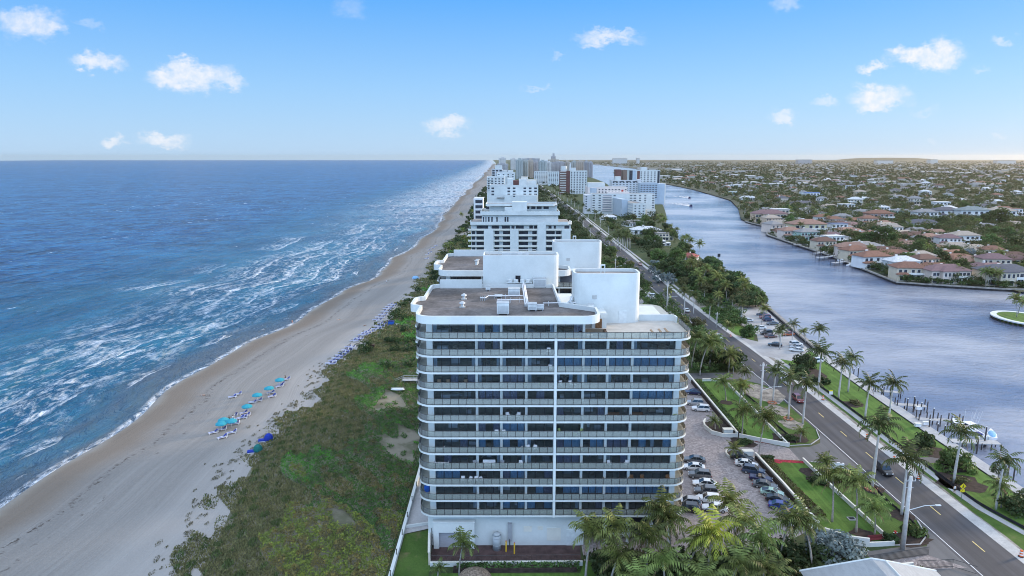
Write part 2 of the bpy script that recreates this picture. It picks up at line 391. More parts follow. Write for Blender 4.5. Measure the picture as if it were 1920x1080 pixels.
def lagoon_mat():
    m, t, b = newmat('lagoon_water')
    pos = t.n('ShaderNodeNewGeometry').outputs['Position']
    a = t.noise(t.mapping(pos,(.45,1,1),RD(14)), .55, 4, .62, .6); d = t.noise(t.mapping(pos,(.4,1,1),RD(-8)), .16, 3, .6, .5); f = t.noise(t.mapping(pos,(.5,1,1),RD(30)), 1.7, 2, .6)
    gust_sheen = t.ramp(t.noise(t.mapping(pos,(.6,1,1),RD(35)), .011, 4, .6), .35, .66)
    h = t.math('ADD', t.math('MULTIPLY', a, .55), t.math('ADD', t.math('MULTIPLY', d, .5), t.math('MULTIPLY', f, .12)))
    h = t.math('MULTIPLY', h, t.math('ADD', t.math('MULTIPLY', gust_sheen, .55), .6))
    t.l(t.bump(h, 1.0, .85), b.inputs['Normal'])
    c = t.mix(gust_sheen, (.10,.125,.20), (.41,.405,.43)); t.l(c, b.inputs['Base Color'])  # pale tone of the gust patches is sky reflection put into the base colour
    t.l(t.ramp(gust_sheen, 0, 1, .10, .2), b.inputs['Roughness']); b.inputs['IOR'].default_value = 1.33; b.inputs['Specular IOR Level'].default_value = LAG_SPEC
    return m
def sand_mat():
    m, t, b = newmat('beach_sand')
    uv = t.n('ShaderNodeUVMap', uv_map='shore').outputs[0]; pos = t.n('ShaderNodeNewGeometry').outputs['Position']
    s = t.n('ShaderNodeSeparateXYZ'); t.l(uv, s.inputs[0]); u = s.outputs[0]
    rake = t.noise(t.mapping(uv,(1,.012,1)), 2.2, 3, .7); band = t.noise(t.mapping(uv,(1,.03,1)), .16, 4, .6); grain = t.noise(pos, 2.5, 4, .75); big = t.noise(pos, .06, 3, .6)
    c = t.mix(t.ramp(band,.3,.7), (.198,.186,.172), (.264,.250,.233))
    c = t.mix(t.ramp(rake,.42,.62,0,.4), c, (.18,.16,.15)); c = t.mix(t.ramp(grain,.4,.75,0,.35), c, (.35,.32,.30))
    uu = t.math('ADD', u, t.math('MULTIPLY', t.math('SUBTRACT', t.noise(t.mapping(uv,(.1,1,1)), .05, 4, .6), .5), 9))
    c = t.mix(t.ramp(uu, -16, -7, 0, .75), c, (.17,.13,.095))                    # damp brown band
    c = t.mix(t.ramp(uu, -4.5, -1.0, 0, .9), c, (.24,.205,.165))                # washed pale edge
    wr = t.math('ABSOLUTE', t.math('ADD', uu, 15.5)); wd = t.math('MULTIPLY', t.ramp(wr, 0, 1.5, 1, 0), t.ramp(t.noise(pos, .9, 5, .75), .50, .60, 0, .85))
    wr2 = t.math('MULTIPLY', t.ramp(t.math('ABSOLUTE', t.math('ADD', uu, 21)), 0, 1.0, 1, 0), t.ramp(t.noise(pos, .7, 5, .75), .55, .64, 0, .6))
    c = t.mix(t.math('MAXIMUM', wd, wr2), c, (.045,.03,.022))                     # weed line
    c = t.mix(t.ramp(uu, -30, -46, 0, .55), c, (.40,.375,.355))                    # dry sand by the dune
    t.l(c, b.inputs['Base Color']); t.l(t.ramp(uu, -3.5, -.5, .95, .35), b.inputs['Roughness']); b.inputs['Specular IOR Level'].default_value = .25
    t.l(t.bump(t.math('ADD', grain, t.math('MULTIPLY', rake, 1.0)), .7, .18), b.inputs['Normal'])
    return m
def dune_mat():
    m, t, b = newmat('dune_soil')
    pos = t.n('ShaderNodeNewGeometry').outputs['Position']
    n = t.noise(pos, .12, 4, .65); g = t.noise(pos, 1.4, 4, .7)
    c = t.mix(t.ramp(n,.4,.62), (.215,.195,.15), (.10,.10,.06)); c = t.mix(t.ramp(g,.55,.75,0,.5), c, (.30,.27,.23))
    t.l(c, b.inputs['Base Color']); b.inputs['Roughness'].default_value = .95; return m
def lawn_mat(name, a, b_, mow=0, patch=.0):
    m, t, b = newmat(name)
    pos = t.n('ShaderNodeNewGeometry').outputs['Position']
    n = t.noise(pos, .22, 4, .6); g = t.noise(pos, 3.0, 4, .75); st = t.noise(t.mapping(pos,(1,.04,1),RD(8)), .9, 2, .5)
    c = t.mix(t.ramp(n,.35,.68), a, b_); c = t.mix(t.ramp(g,.3,.75,.0,.45), c, tuple(x*.55 for x in a))
    if mow: c = t.mix(t.ramp(st,.42,.6,0,mow), c, tuple(x*1.6 for x in b_))
    if patch: c = t.mix(t.ramp(t.noise(pos,.16,4,.65),.56,.70,0,patch), c, (.17,.13,.075))
    t.l(c, b.inputs['Base Color']); b.inputs['Roughness'].default_value = .9; b.inputs['Specular IOR Level'].default_value = .2
    t.l(t.bump(g,.8,.12), b.inputs['Normal']); return m
def asphalt_mat(name, col, streak=.25):
    m, t, b = newmat(name)
    pos = t.n('ShaderNodeNewGeometry').outputs['Position']
    n = t.noise(t.mapping(pos,(1,.03,1)), .7, 4, .6); g = t.noise(pos, 4, 3, .8); k = t.noise(pos, .12, 3, .6)
    c = t.mix(t.ramp(n,.35,.68), tuple(x*(1-streak) for x in col), tuple(x*(1+streak) for x in col)); c = t.mix(t.ramp(g,.5,.8,0,.3), c, tuple(x*1.7 for x in col)); c = t.mix(t.ramp(k,.45,.7,0,.3), c, tuple(x*.7 for x in col))
    t.l(c, b.inputs['Base Color']); b.inputs['Roughness'].default_value = .85; return m
def paver_mat():
    m, t, b = newmat('brick_pavers')
    pos = t.n('ShaderNodeNewGeometry').outputs['Position']
    v = t.n('ShaderNodeTexVoronoi', feature='F1'); t.l(pos, v.inputs['Vector']); v.inputs['Scale'].default_value = 2.6
    hs_ = t.n('ShaderNodeSeparateColor'); t.l(v.outputs['Color'], hs_.inputs[0])
    c = t.mix(hs_.outputs[0], (.20,.165,.165), (.38,.335,.325)); n = t.noise(pos, .12, 4, .6); c = t.mix(t.ramp(n,.35,.7,0,.45), c, (.20,.18,.18))
    e = t.n('ShaderNodeTexVoronoi', feature='DISTANCE_TO_EDGE'); t.l(pos, e.inputs['Vector']); e.inputs['Scale'].default_value = 2.6
    c = t.mix(t.ramp(e.outputs[0],0,.06,.5,0), c, (.1,.09,.09))
    t.l(c, b.inputs['Base Color']); b.inputs['Roughness'].default_value = .85; return m
def town_mat():
    "ground between far houses: lawns, streets, bare earth"
    m, t, b = newmat('town_ground')
    pos = t.n('ShaderNodeNewGeometry').outputs['Position']
    n = t.noise(pos, .03, 5, .65); k = t.noise(pos, .11, 3, .7)
    c = t.mix(t.ramp(n,.38,.62), (.030,.042,.020), (.052,.060,.03)); c = t.mix(t.ramp(k,.58,.74,0,.45), c, (.20,.175,.14)); c = t.mix(t.ramp(t.noise(pos,.005,3,.6),.5,.68,0,.5), c, (.05,.05,.03))
    t.l(c, b.inputs['Base Color']); b.inputs['Roughness'].default_value = .95; return m
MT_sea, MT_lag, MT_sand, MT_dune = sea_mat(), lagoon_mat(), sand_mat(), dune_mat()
MT_lawn = lawn_mat('lawn_grass', (.055,.115,.019), (.098,.178,.034), .28)
MT_verge = lawn_mat('verge_grass', (.050,.100,.018), (.085,.145,.030), 0, .75)
MT_wild = lawn_mat('rough_grass', (.045,.068,.025), (.08,.095,.042), 0, .5)
MT_asph = asphalt_mat('asphalt', (.060,.058,.064)); MT_drive = asphalt_mat('driveway_asphalt', (.11,.108,.112), .12)
MT_conc = M('concrete', (.46,.45,.44), .9, .14, .35, fine=.18); MT_walk = M('sidewalk_concrete', (.40,.395,.40), .9, .10, .3, fine=.15); MT_lot = M('lot_concrete', (.36,.355,.36), .9, .14, .12, fine=.15)
MT_rubble = M('sandy_rubble', (.30,.27,.235), .95, .45, .5, fine=.5); MT_mulch = M('mulch', (.05,.035,.03), .95, .4, 1.2, fine=.4)
MT_pav, MT_town = paver_mat(), town_mat()
MT_line_w = M('white_road_paint', (.62,.62,.62), .7, .15, 1.5); MT_line_y = M('yellow_road_paint', (.62,.50,.20), .7, .15, 1.5)
MT_seawall = M('seawall_concrete', (.30,.28,.26), .9, .3, .5, fine=.3)
# ================================================================ sheets
ys_sea = geo(20, 420, 130, 1.3)+geo(420, 14500, 80, 2.4)[1:]
seacols = lambda y: [shore(y)+1.5-q for q in ([0,1.5]+[1.5+i*2.2 for i in range(1,42)]+geo(96, 9000, 40, 2.6))]
sheet('sea', MT_sea, ys_sea, seacols, lambda x,y: -4.0+(.22*math.sin((shore(y)-x)*.42+2.0*math.sin(y*.021)+.6*math.sin(y*.07))*sstep(4,20,shore(y)-x)*sstep(95,60,shore(y)-x) if shore(y)-x < 95 else 0), lambda x,y: (shore(y)-x, y))
ys_b = geo(60, 420, 120, 1.2)+geo(420, 7000, 60, 2.2)[1:]
sheet('beach', MT_sand, ys_b, lambda y: [shore(y)-6+(vegx(y)+14-shore(y)+6)*(i/46) for i in range(47)], zb, lambda x,y: (shore(y)-x, y))
sheet('dune_ground', MT_dune, geo(70, 900, 150, 1.5), lambda y: [vegx(y)+3+(-20.6-vegx(y)-3)*(i/40) for i in range(41)], lambda x,y: zb(x,y)+.02)
ys_l = [60]+[float(q) for q in range(80,1000,20)]+geo(1000, 14500, 40, 2.2)
sheet('ground', MT_wild, ys_l, lambda y: [(-21 if y < 880 else vegx(y)+8), 20, lbank(y)-3], lambda x,y: 0.0, None, False)
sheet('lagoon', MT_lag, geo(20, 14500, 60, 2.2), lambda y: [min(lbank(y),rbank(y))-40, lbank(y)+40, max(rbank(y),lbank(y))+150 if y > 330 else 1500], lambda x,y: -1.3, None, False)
ys_m = [334,340]+[float(q) for q in range(350,1000,10)]+geo(1000, 15000, 50, 2.2)
def mcols(y): r = rbank(y) if y > 338 else rbank(340); return [r, r+40, r+200, 2500+y*.9, 4000+y*1.2]
def hillz(x,y):
    z = 0.0
    if y > 11000 and abs(x/y-.54) < .075: z = 48*(1-(abs(x/y-.54)/.075)**3)
    return z
ys_m = [q for q in ys_m if q < 11000]+[11000.,11300.,11900.,12600.,13400.,15000.]
def mcols2(y):
    r = rbank(y) if y > 338 else rbank(340)
    return [r, r+40, r+200]+[max(y*k, r+200+60*i) for i, k in enumerate((.42,.45,.466,.48,.50,.54,.58,.60,.614,.63,.7,.95,1.4))]
sheet('mainland_ground', MT_town, ys_m, mcols2, hillz, None, False)
# road and what runs beside it
def ribbon(name, mat, ys, a, b, z): return sheet(name, mat, ys, lambda y: [a(y), b(y)], lambda x,y: z, None, False)
ysr = [60]+[float(q) for q in range(80,700,10)]+geo(700, 3000, 30, 1.6)
ribbon('road', MT_asph, ysr, lambda y: roadx(y)-5.2, lambda y: roadx(y)+4.5, .012)
ribbon('road_shoulder', MT_conc, ysr, lambda y: roadx(y)+4.5, lambda y: roadx(y)+6.6+.35*math.sin(y*.07), .016)
ribbon('road_edge_line', MT_line_w, ysr, lambda y: roadx(y)-4.62, lambda y: roadx(y)-4.45, .020)
mb = MB()
for k in range(70):
    y = 105.6+k*12.2
    if y < 800: mb.face([(roadx(y)+.35,y,.02),(roadx(y)+.55,y,.02),(roadx(y+3.2)+.55,y+3.2,.02),(roadx(y+3.2)+.35,y+3.2,.02)])
struct(mb.build('road_centre_line', MT_line_y))
def swx(y): return roadx(y)+8.2+3.0*sstep(124,108,y)
ribbon('verge_strip', MT_rubble, [q for q in ysr if q < 260], lambda y: roadx(y)+6.5+.35*math.sin(y*.07), lambda y: swx(y), .008)
ribbon('verge_grass', MT_verge, [q for q in ysr if q < 218], lambda y: roadx(y)+7.3+.2*math.sin(y*.3), lambda y: swx(y), .013)
ribbon('sidewalk', MT_walk, [q for q in ysr if 99 < q < 225], lambda y: swx(y), lambda y: swx(y)+1.5, .05)
ribbon('sidewalk_far', MT_walk, [q for q in ysr if 300 < q < 900], lambda y: roadx(y)+7.8, lambda y: roadx(y)+9.2, .03)
ribbon('lagoon_lawn', MT_lawn, [q for q in ysr if 99 < q < 232], lambda y: swx(y)+1.5, lambda y: lbank(y)-3.0, .02)
# ================================================================ the white condominium tower in front, and its twin behind
M_white = M('white_stucco', (.60,.625,.615), .85, .06, .25, fine=.04); M_white2 = M('off_white_stucco', (.66,.64,.58), .9, .06, .3, fine=.05)
M_beige = M('beige_stucco', (.56,.50,.42), .9, .06, .3); M_tile = M('balcony_tile', (.36,.37,.34), .8, .12, .8); M_roof = M('tar_roof', (.155,.14,.135), .95, .42, .16, fine=.35); M_roof2 = M('gravel_roof', (.30,.27,.25), .95, .22, .3, fine=.25)
M_bronze = M('bronze_metal', (.040,.036,.036), .5, .1, 1, .5); M_steel = M('galvanized_metal', (.52,.54,.55), .45, .12, 1.2, .5, .35); M_ac = M('painted_sheet_metal', (.62,.65,.65), .6, .08, 1.5)
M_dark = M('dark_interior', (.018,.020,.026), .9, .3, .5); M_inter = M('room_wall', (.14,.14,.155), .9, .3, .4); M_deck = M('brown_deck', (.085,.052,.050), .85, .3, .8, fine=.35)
M_wood = M('stained_wood', (.20,.10,.045), .7, .25, 2); M_wick = M('brown_wicker', (.085,.055,.038), .85, .25, 4); M_cush = M('tan_cushion', (.21,.165,.12), .9, .1, 2); M_plast = M('white_plastic', (.74,.74,.76), .5, .05, 2); M_green = M('lime_fabric', (.42,.50,.20), .9, .1, 2)
M_navy = M('navy_fabric', (.03,.04,.16), .9, .15, 2); M_blue = M('blue_fabric', (.02,.10,.42), .85, .15, 2); M_grey = M('grey_paint', (.30,.31,.33), .7, .1, 1); M_yel = M('yellow_paint', (.72,.46,.04), .6, .1, 1.5); M_red = M('red_paint', (.42,.04,.03), .6, .1, 2)
M_door = M('grey_shutter', (.33,.33,.36), .7, .06, 1, stretch=(1,1,6)); M_stain = M('weathered_louvre', (.42,.42,.41), .85, .2, 1, stretch=(1,1,8))
def glass_mat(name, tint, tr, rough=.03, refl=.9):
    m, t, b = newmat(name)
    f = t.n('ShaderNodeFresnel'); f.inputs[0].default_value = 1.5
    g = t.n('ShaderNodeBsdfGlossy'); g.inputs['Roughness'].default_value = rough; g.inputs[0].default_value = (refl,refl,refl,1)
    p = t.n('ShaderNodeBsdfTransparent'); p.inputs[0].default_value = (*tint,1)
    d = t.n('ShaderNodeBsdfDiffuse'); d.inputs[0].default_value = (*[x*.50 for x in tint],1)
    a = t.n('ShaderNodeMixShader'); a.inputs[0].default_value = tr; t.l(d.outputs[0], a.inputs[1]); t.l(p.outputs[0], a.inputs[2])
    s = t.n('ShaderNodeMixShader'); t.l(f.outputs[0], s.inputs[0]); t.l(a.outputs[0], s.inputs[1]); t.l(g.outputs[0], s.inputs[2])
    t.l(s.outputs[0], m.node_tree.nodes['Material Output'].inputs[0]); return m
M_glass = glass_mat('tinted_window_glass', (.84,.89,.93), .97); M_rail = glass_mat('pale_green_rail_glass', (.86,.90,.86), .62)
M_pane = M('dark_window_glass', (.022,.028,.040), .12, .35, .8, .6)
M_curt = [M('blue_sheer', (.22,.41,.61), .9, .14, 3, stretch=(6,1,.3)), M('grey_drape', (.50,.58,.66), .9, .2, 3, stretch=(6,1,.3)), M('violet_shade', (.22,.22,.32), .9, .2, 3, stretch=(6,1,.3)), M('green_grey_blind', (.17,.23,.23), .9, .15, 3, stretch=(1,1,6))]
def arc(cx, cy, r, a0, a1, n=7): return [(cx+r*math.cos(RD(a0+(a1-a0)*i/n)), cy+r*math.sin(RD(a0+(a1-a0)*i/n))) for i in range(n+1)]
def slab_poly(inset=0.0, yb=132.6):
    i = inset
    return (arc(-13.0+0,108.8,2.8-i,180,270)+arc(26.5,108.8,2.8-i,270,360)+arc(26.2,129.6,2.8-i,0,60)+[(23.5,yb-i)]
            +[(-14.2,yb-i)]+arc(-14.4,130.8,1.6-i,90,180,4)+[(-16+i,121.2)]+arc(-15.3,119.6,1.6-i,110,180,4)+arc(-15.6,115.6,1.3-i,180,255,4)+[(-15.8+i,113.7)])
FL = lambda k: 6.5+2.8*k
def condo(ox, oy, label, near=True):
    root = thing('condo_tower', label, 'apartment tower', (ox, 120+oy, 0)); L = (0,-120,0)
    def add(name, mb, mats, smooth=False, parent=None):
        o = mb.build(name, mats, parent or root, L if parent is None else None, smooth=smooth); return o
    N = 12
    for k in range(N):
        add('floor_slab', MB().prism(slab_poly(0), FL(k)-.32, FL(k), 0, 1), [M_white, M_tile])
    # railings: posts, top rail, with glass sheets as sub-part, left and right of the dividing fin, terrace all round
    for k in range(N):
        z = FL(k); P = slab_poly(.10)
        front = [p for p in P if p[1] < 108.9]; right = [p for p in P if p[0] > 26.4 and p[1] >= 108.85]
        left = [p for p in P if p[0] < -15 and p[1] > 108.85]
        runs = []
        fl = list(reversed(left))[:0]+[p for p in front if p[0] < 0]; fr = [p for p in front if p[0] > 0]
        lp = [(-15.7,113.6),(-15.7,108.9)]+arc(-13.0,108.8,2.7,181,270)+[(6.80,106.1)]
        rp = [(7.35,106.1)]+arc(26.5,108.8,2.7,270,360)+[(29.2,129)]
        if k == 11: runs = [lp[:-1]+rp[1:-1]+[(29.2,116.4)]]
        else: runs = [lp, rp]
        for path in runs:
            rail = MB(); gl = MB()
            pts = [Vector((*p,0)) for p in path]; dist = 0; nxt = 0
            rail.tube([(p.x,p.y,z+1.06) for p in pts], .045, 0, 4); rail.tube([(p.x,p.y,z+.10) for p in pts], .022, 0, 4)
            for a, b in zip(pts, pts[1:]):
                ln = (b-a).length; d = (b-a)/ln
                while nxt <= dist+ln+1e-4:
                    q = a+d*(nxt-dist); rail.box(q.x-.035,q.x+.035,q.y-.035,q.y+.035,z,z+1.06,0); nxt += 1.33
                dist += ln
            gl.wall([(p.x,p.y) for p in pts], -.012, z+.12, z+1.02)
            o = add('railing', rail, M_bronze); add('glass_panel', gl, M_rail, False, o)
    # uprights between the windows
    cols = [(-13.95,-12.96),(-6.02,-5.60),(-1.98,-1.55),(2.16,2.58)]; colsr = [(11.48,11.9),(15.46,15.88),(19.5,19.92),(26.7,27.62)]
    for a, b in cols+colsr:
        top = 39.76 if b < 12 else FL(11)-.3
        add('column', MB().box(a,b,107.55,108.45,6.2,top), M_white)
    add('divider_fin', MB().box(6.86,7.28,105.93,108.4,6.12,FL(11)+.05), M_white); add('column', MB().box(6.88,7.26,107.6,108.45,FL(11)+.02,39.76), M_white)
    # window bays; each a dark frame with glass, some panes curtained on the inside
    bays = [(-12.96,-6.02,5),(-5.60,-1.98,3),(-1.55,2.16,3),(2.58,6.86,3),(7.28,11.48,3),(11.9,15.46,3),(15.88,19.5,3),(19.92,26.7,5)]
    special = {(9,4):'ccc',(9,5):'ccc',(9,6):'ccc',(9,7):'ccccc',(7,7):'ccccc',(11,1):'cdc',(8,4):'ggg',(6,4):'vdd',(4,1):'cdc',(4,2):'cdc',(4,4):'vcc',(4,5):'dcc',(4,6):'vvv',(4,7):'dcgdc',(1,4):'dcc',(1,5):'ccc',(1,6):'ccc',(1,7):'ccccc',(0,2):'cdc',(0,3):'cdc',(2,0):'cccdd',(2,2):'vcc',(3,4):'vvv',(5,2):'ccc',(8,2):'vvv',(7,1):'vvv',(7,2):'vvd',(8,1):'gdd',(9,0):'gdddg',(9,1):'gdg',(9,2):'gdg',(9,3):'gdg',(1,3):'dcv',(3,7):'ddddd',(6,0):'ddddd'}
    rr = random.Random(5)
    for k in range(N):
        z0 = FL(k)+.03; z1 = FL(k)+2.42 if k < 11 else 39.74
        for bi, (x0,x1,n) in enumerate(bays):
            if k == 11 and bi > 4: continue
            g = MB().box(x0,x1,108.20,108.24,z0,z1); win = g
            w = add('window', win, M_glass if near else M_pane)
            fr = MB(); st = (x1-x0)/n
            for i in range(n+1):
                x = x0+i*st; fr.box(max(x-.05,x0+.001),min(x+.05,x1-.001),108.14,108.20,z0,z1)
            fr.box(x0,x1,108.145,108.195,z0-.01,z0+.09); fr.box(x0,x1,108.145,108.195,z1-.07,z1)
            w2 = add('frame', fr, M_bronze, False, w)
            if near:
                s = special.get((k,bi)) or ''.join(rr.choice('dddddddgv' if i in (0,n-1) else 'dddddddddv') for i in range(n))
                for i, ch in enumerate(s):
                    cu = MB()
                    if ch == 'd': continue
                    m = {'c':0,'g':1,'v':2}[ch]; a, b = x0+i*st, x0+(i+1)*st
                    if ch == 'g': a, b = (a, a+st*.45) if i == 0 else (b-st*.45, b)
                    xs = [a+(b-a)*q/8 for q in range(9)]
                    for q in range(8): cu.face([(xs[q],108.36+.05*(q%2),z0),(xs[q+1],108.36+.05*((q+1)%2),z0),(xs[q+1],108.36+.05*((q+1)%2),z1),(xs[q],108.36+.05*(q%2),z1)])
                    add('curtain', cu, M_curt[m], False, w)
    # rooms seen through the glass, cross walls and furniture in half dark; side walls and the solid core behind
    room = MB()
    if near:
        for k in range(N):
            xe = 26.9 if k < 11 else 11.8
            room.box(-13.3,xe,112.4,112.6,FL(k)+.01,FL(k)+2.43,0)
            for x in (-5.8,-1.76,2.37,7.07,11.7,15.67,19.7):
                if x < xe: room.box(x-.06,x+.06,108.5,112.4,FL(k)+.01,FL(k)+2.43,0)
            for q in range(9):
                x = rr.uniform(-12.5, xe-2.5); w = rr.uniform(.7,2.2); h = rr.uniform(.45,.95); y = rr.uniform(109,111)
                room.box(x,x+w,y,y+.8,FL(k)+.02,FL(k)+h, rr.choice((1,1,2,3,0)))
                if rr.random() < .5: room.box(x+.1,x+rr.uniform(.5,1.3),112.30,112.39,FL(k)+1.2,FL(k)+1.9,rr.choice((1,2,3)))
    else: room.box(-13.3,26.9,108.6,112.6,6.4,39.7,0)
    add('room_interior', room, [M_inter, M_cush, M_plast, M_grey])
    core = MB().box(-13.9,27.6,112.6,131.0,0,FL(11)+.02,0); core.box(-13.9,11.6,112.6,131.2,FL(11)+.02,39.7,0)
    core.box(-13.92,-13.80,108.46,112.6,6.5,39.7,0); core.box(27.48,27.60,108.46,112.6,6.5,FL(11)-.3,1); core.box(27.6,27.66,112.6,131.0,6.3,FL(11)-.3,1)
    add('wall', core, [M_white, M_beige])
    for k in range(N):
        sw = MB()
        for (y0,y1) in ((114,119),(121,125),(126.5,130)): sw.box(-13.97,-13.925,y0,y1,FL(k)+.05,FL(k)+2.35)
        add('side_window', sw, M_pane)
        if k < 11: add('side_window', MB().box(27.67,27.70,116,119,FL(k)+.05,FL(k)+2.3), M_pane)
    # roof band and flat roof
    outer = (arc(-12.9,108.7,2.8,180,270)+arc(11.7,108.5,2.6,270,360)+[(14.3,112.6),(8.6,116.6),(8.3,134.2),(-14.2,134.2)]+arc(-14.5,132.4,1.6,90,180,4)+[(-16.1,122.0)]+arc(-16.0,120.2,1.6,110,180,4)+arc(-16.3,115.8,1.3,180,255,4)+[(-15.7,113.9)])
    rf = MB().wall(outer, -.42, 39.74, 41.05, 0, True); add('roof_parapet', rf, M_white, False)
    cx = sum(p[0] for p in outer)/len(outer); add('roof', MB().face([(p[0]+(.2 if p[0] < cx else -.2), p[1]+(.2 if p[1] < 115 else -.2), 40.30) for p in outer]).face([(p[0]+(.2 if p[0] < cx else -.2), p[1]+(.2 if p[1] < 115 else -.2), 39.78) for p in reversed(outer)]), M_roof)
    add('roof_parapet', MB().box(-14.3,-5.9,133.4,133.9,40.2,42.0), M_white)
    if True: add('terrace_floor', MB().face([(11.9,106.3,FL(11)+.012),(26.5,106.3,FL(11)+.012),(28.9,109,FL(11)+.03),(28.9,118.4,FL(11)+.03),(11.7,118.4,FL(11)+.03)]), M('terrace_tile', (.42,.40,.37), .85, .1, .6))
    # terrace wall and lift/stair blocks
    tw = MB().wall([(22.6,118.6),(28.2,118.6)]+arc(28.0,117.6,1.0,90,0,4)+[(29.0,116.5)], .25, FL(11), FL(11)+1.15); add('terrace_wall', tw, M_white)
    def block(poly, z0, z1, name):
        b = MB().wall(poly, -.35, z0, z1, 0, True); o = add(name, b, M_white, False)
        cx = sum(p[0] for p in poly)/len(poly); cy = sum(p[1] for p in poly)/len(poly)
        add('roof', MB().face([(p[0]+(.2 if p[0] < cx else -.2), p[1]+(.2 if p[1] < cy else -.2), z1-.55) for p in poly]), M_roof2, False, o); return o
    t1 = arc(12.2,118.2,1.4,180,270,5)+arc(20.9,118.4,1.6,270,360,6)+arc(20.9,121.0,1.6,0,90,5)+arc(12.2,121.2,1.4,90,180,5)
    b1 = block(t1, FL(11)-.02, 46.1, 'lift_block')
    add('door', MB().box(18.7,20.1,116.72,116.79,FL(11),FL(11)+2.2), M_ac, False, b1); add('louvre', MB().box(14.0,14.8,116.73,116.79,41.6,42.3), M_stain, False, b1)
    add('hoist_frame', MB().box(15.6,15.75,118.6,118.9,45.5,47.2).box(16.25,16.4,118.6,118.9,45.5,47.2).box(15.6,16.4,118.6,118.9,47.2,47.4), M_white, False, b1)
    ent = MB().box(13.6,16.1,113.0,117.0,FL(11),39.9).box(13.5,16.2,112.9,113.0,39.0,39.95); eo = add('entry_porch', ent, M_white)
    add('doorway', MB().box(14.2,15.3,112.93,112.99,FL(11)+.02,FL(11)+2.0), M_wood, False, eo); add('vent', MB().box(14.4,15.0,112.86,112.9,39.2,39.7), M_grey, False, eo)
    b2 = None if not near else block([(-5.8,135),(7.9,135)]+arc(8.0,136.4,1.4,270,360,5)+arc(8.0,139.0,1.4,0,90,5)+[(-5.8,140.4)], 40.2, 46.7, 'stair_block')
    if near: add('doorway', MB().box(.7,1.7,134.9,134.98,40.35,42.6), M_dark, False, b2)
    fb = MB()
    for i in range(6): fb.tube([(-4.6+i*1.9,137.6,46.1),(-4.6+i*1.9,137.6,47.5)],.05,0,4)
    fb.tube([(-4.6,137.6,47.5),(4.9,137.6,47.5)],.05,0,4); fb.box(-2,3.4,136.2,137,46.2,47.0); near and add('roof_frame', fb, M_steel, False, b2)
    # ground storey
    base = MB().box(-14.4,11.9,107.6,112.6,0,6.16,0); base.box(11.9,27.6,111.6,112.6,0,6.16,1)
    for x in (12.1,16.0,20,24,27.2): base.box(x-.25,x+.25,107.7,108.3,0,6.16,0)
    add('ground_floor_wall', base, [M_white, M_dark])
    if near:
        ga = MB().box(-13.4,-12.5,106.5,107.6,0,4.9).box(-7.2,-6.4,106.5,107.6,0,4.9).box(-12.5,-7.2,106.5,107.6,3.0,4.9).box(-13.5,-6.3,106.4,107.6,4.9,5.02); g = add('garage_portal', ga, M_white)
        add('garage_door', MB().box(-12.5,-7.2,106.95,107.05,0,3.0), M_door, False, g)
        for x0,x1,z0,z1 in ((2.0,3.4,2.6,3.6),(4.4,5.3,2.9,3.6),(6.0,8.4,.9,3.3)): add('wall_louvre', MB().box(x0,x1,107.54,107.6,z0,z1), M_white2)
        add('service_door', MB().box(9.4,11.7,107.52,107.6,0,3.0), M_ac)
    return root
condo(0, 0, 'nearest white twelve-storey apartment tower with rounded glass balconies beside the dune')
condo(-1.0, 44.5, 'white twin tower right behind the nearest tower, only roof and blank stair walls showing', False)
# ---------------------------------------------------------------- plant on the roof (z 40.30)
ZR = 40.30
def rp(px, py): return G(px, py, ZR)
def hvac(px, py, w, d, h, label, name='rooftop_unit'):
    x, y = rp(px, py); o = thing(name, label, 'roof equipment', (x,y,ZR))
    MB().box(-w/2,w/2,0,d,.25,h).build('housing', M_ac, o)
    MB().box(-w/2-.05,w/2+.05,-.05,d+.05,h,h+.08).build('lid', M_steel, o)
    f = MB(); [f.box(sx*(w/2-.2)-.08,sx*(w/2-.2)+.08,.1,d-.1,0,.25) for sx in (-1,1)]; f.build('curb', M_grey, o)
    l = MB(); [l.box(-w/2+.15,w/2-.15,-.03,0,.4+i*.16,.46+i*.16) for i in range(int((h-.6)/.16))]; l.build('grille', M_grey, o)
    return o
hvac(943,591,2.0,1.8,2.0,'tall white cooling unit standing at the front edge of the near roof')
hvac(998,584,1.5,1.6,1.2,'middle-sized white unit on the roof at the front end of the pipe ladder'); hvac(1012,583,1.4,1.1,.9,'small white unit joined to the right of the pipe ladder front unit')
hvac(964,556,2.2,1.7,1.4,'grey ribbed cooling unit beside the pipe ladder on the near roof'); hvac(1012,540,2.6,1.6,1.9,'wide white cooling unit under the blank stair wall of the near roof'); hvac(935,559,1.3,.9,.5,'low flat white box left of the pipe ladder'); hvac(915,546,.9,.8,.9,'small white box near the rear parapet of the near roof')
hvac(1108,580,1.0,.8,.8,'small white box beside the roof entry of the lift block')
for px, py, lab in ((870,561,'rear white mushroom vent on the left half of the near roof'),(867,576,'front white mushroom vent on the left half of the near roof')):
    x, y = rp(px,py); o = thing('roof_vent', lab, 'roof vent', (x,y,ZR)); MB().cyl(0,0,0,.7,.25,0,10).build('stack', M_ac, o); MB().tube([(0,0,.7),(0,0,.85),(0,0,1.1)],[.55,.5,.1],0,10).build('cap', M_steel, o); MB().box(-.5,.5,-.5,.5,0,.15).build('curb', M_stain, o)
o = thing('pipe_ladder', 'white pipe rack running front to back between the cooling units on the near roof', 'pipes', (*rp(985,580),ZR))
x1 = rp(979,538); x0 = rp(985,580); dx, dy = x1[0]-x0[0], x1[1]-x0[1]
MB().tube([(0,0,.8),(dx,dy,.8)],.12,0,6).tube([(.5,0,.8),(dx+.5,dy,.8)],.12,0,6).tube([(.25,0,1.0),(dx+.25,dy,1.0)],.1,0,6).build('pipe', M_plast, o)
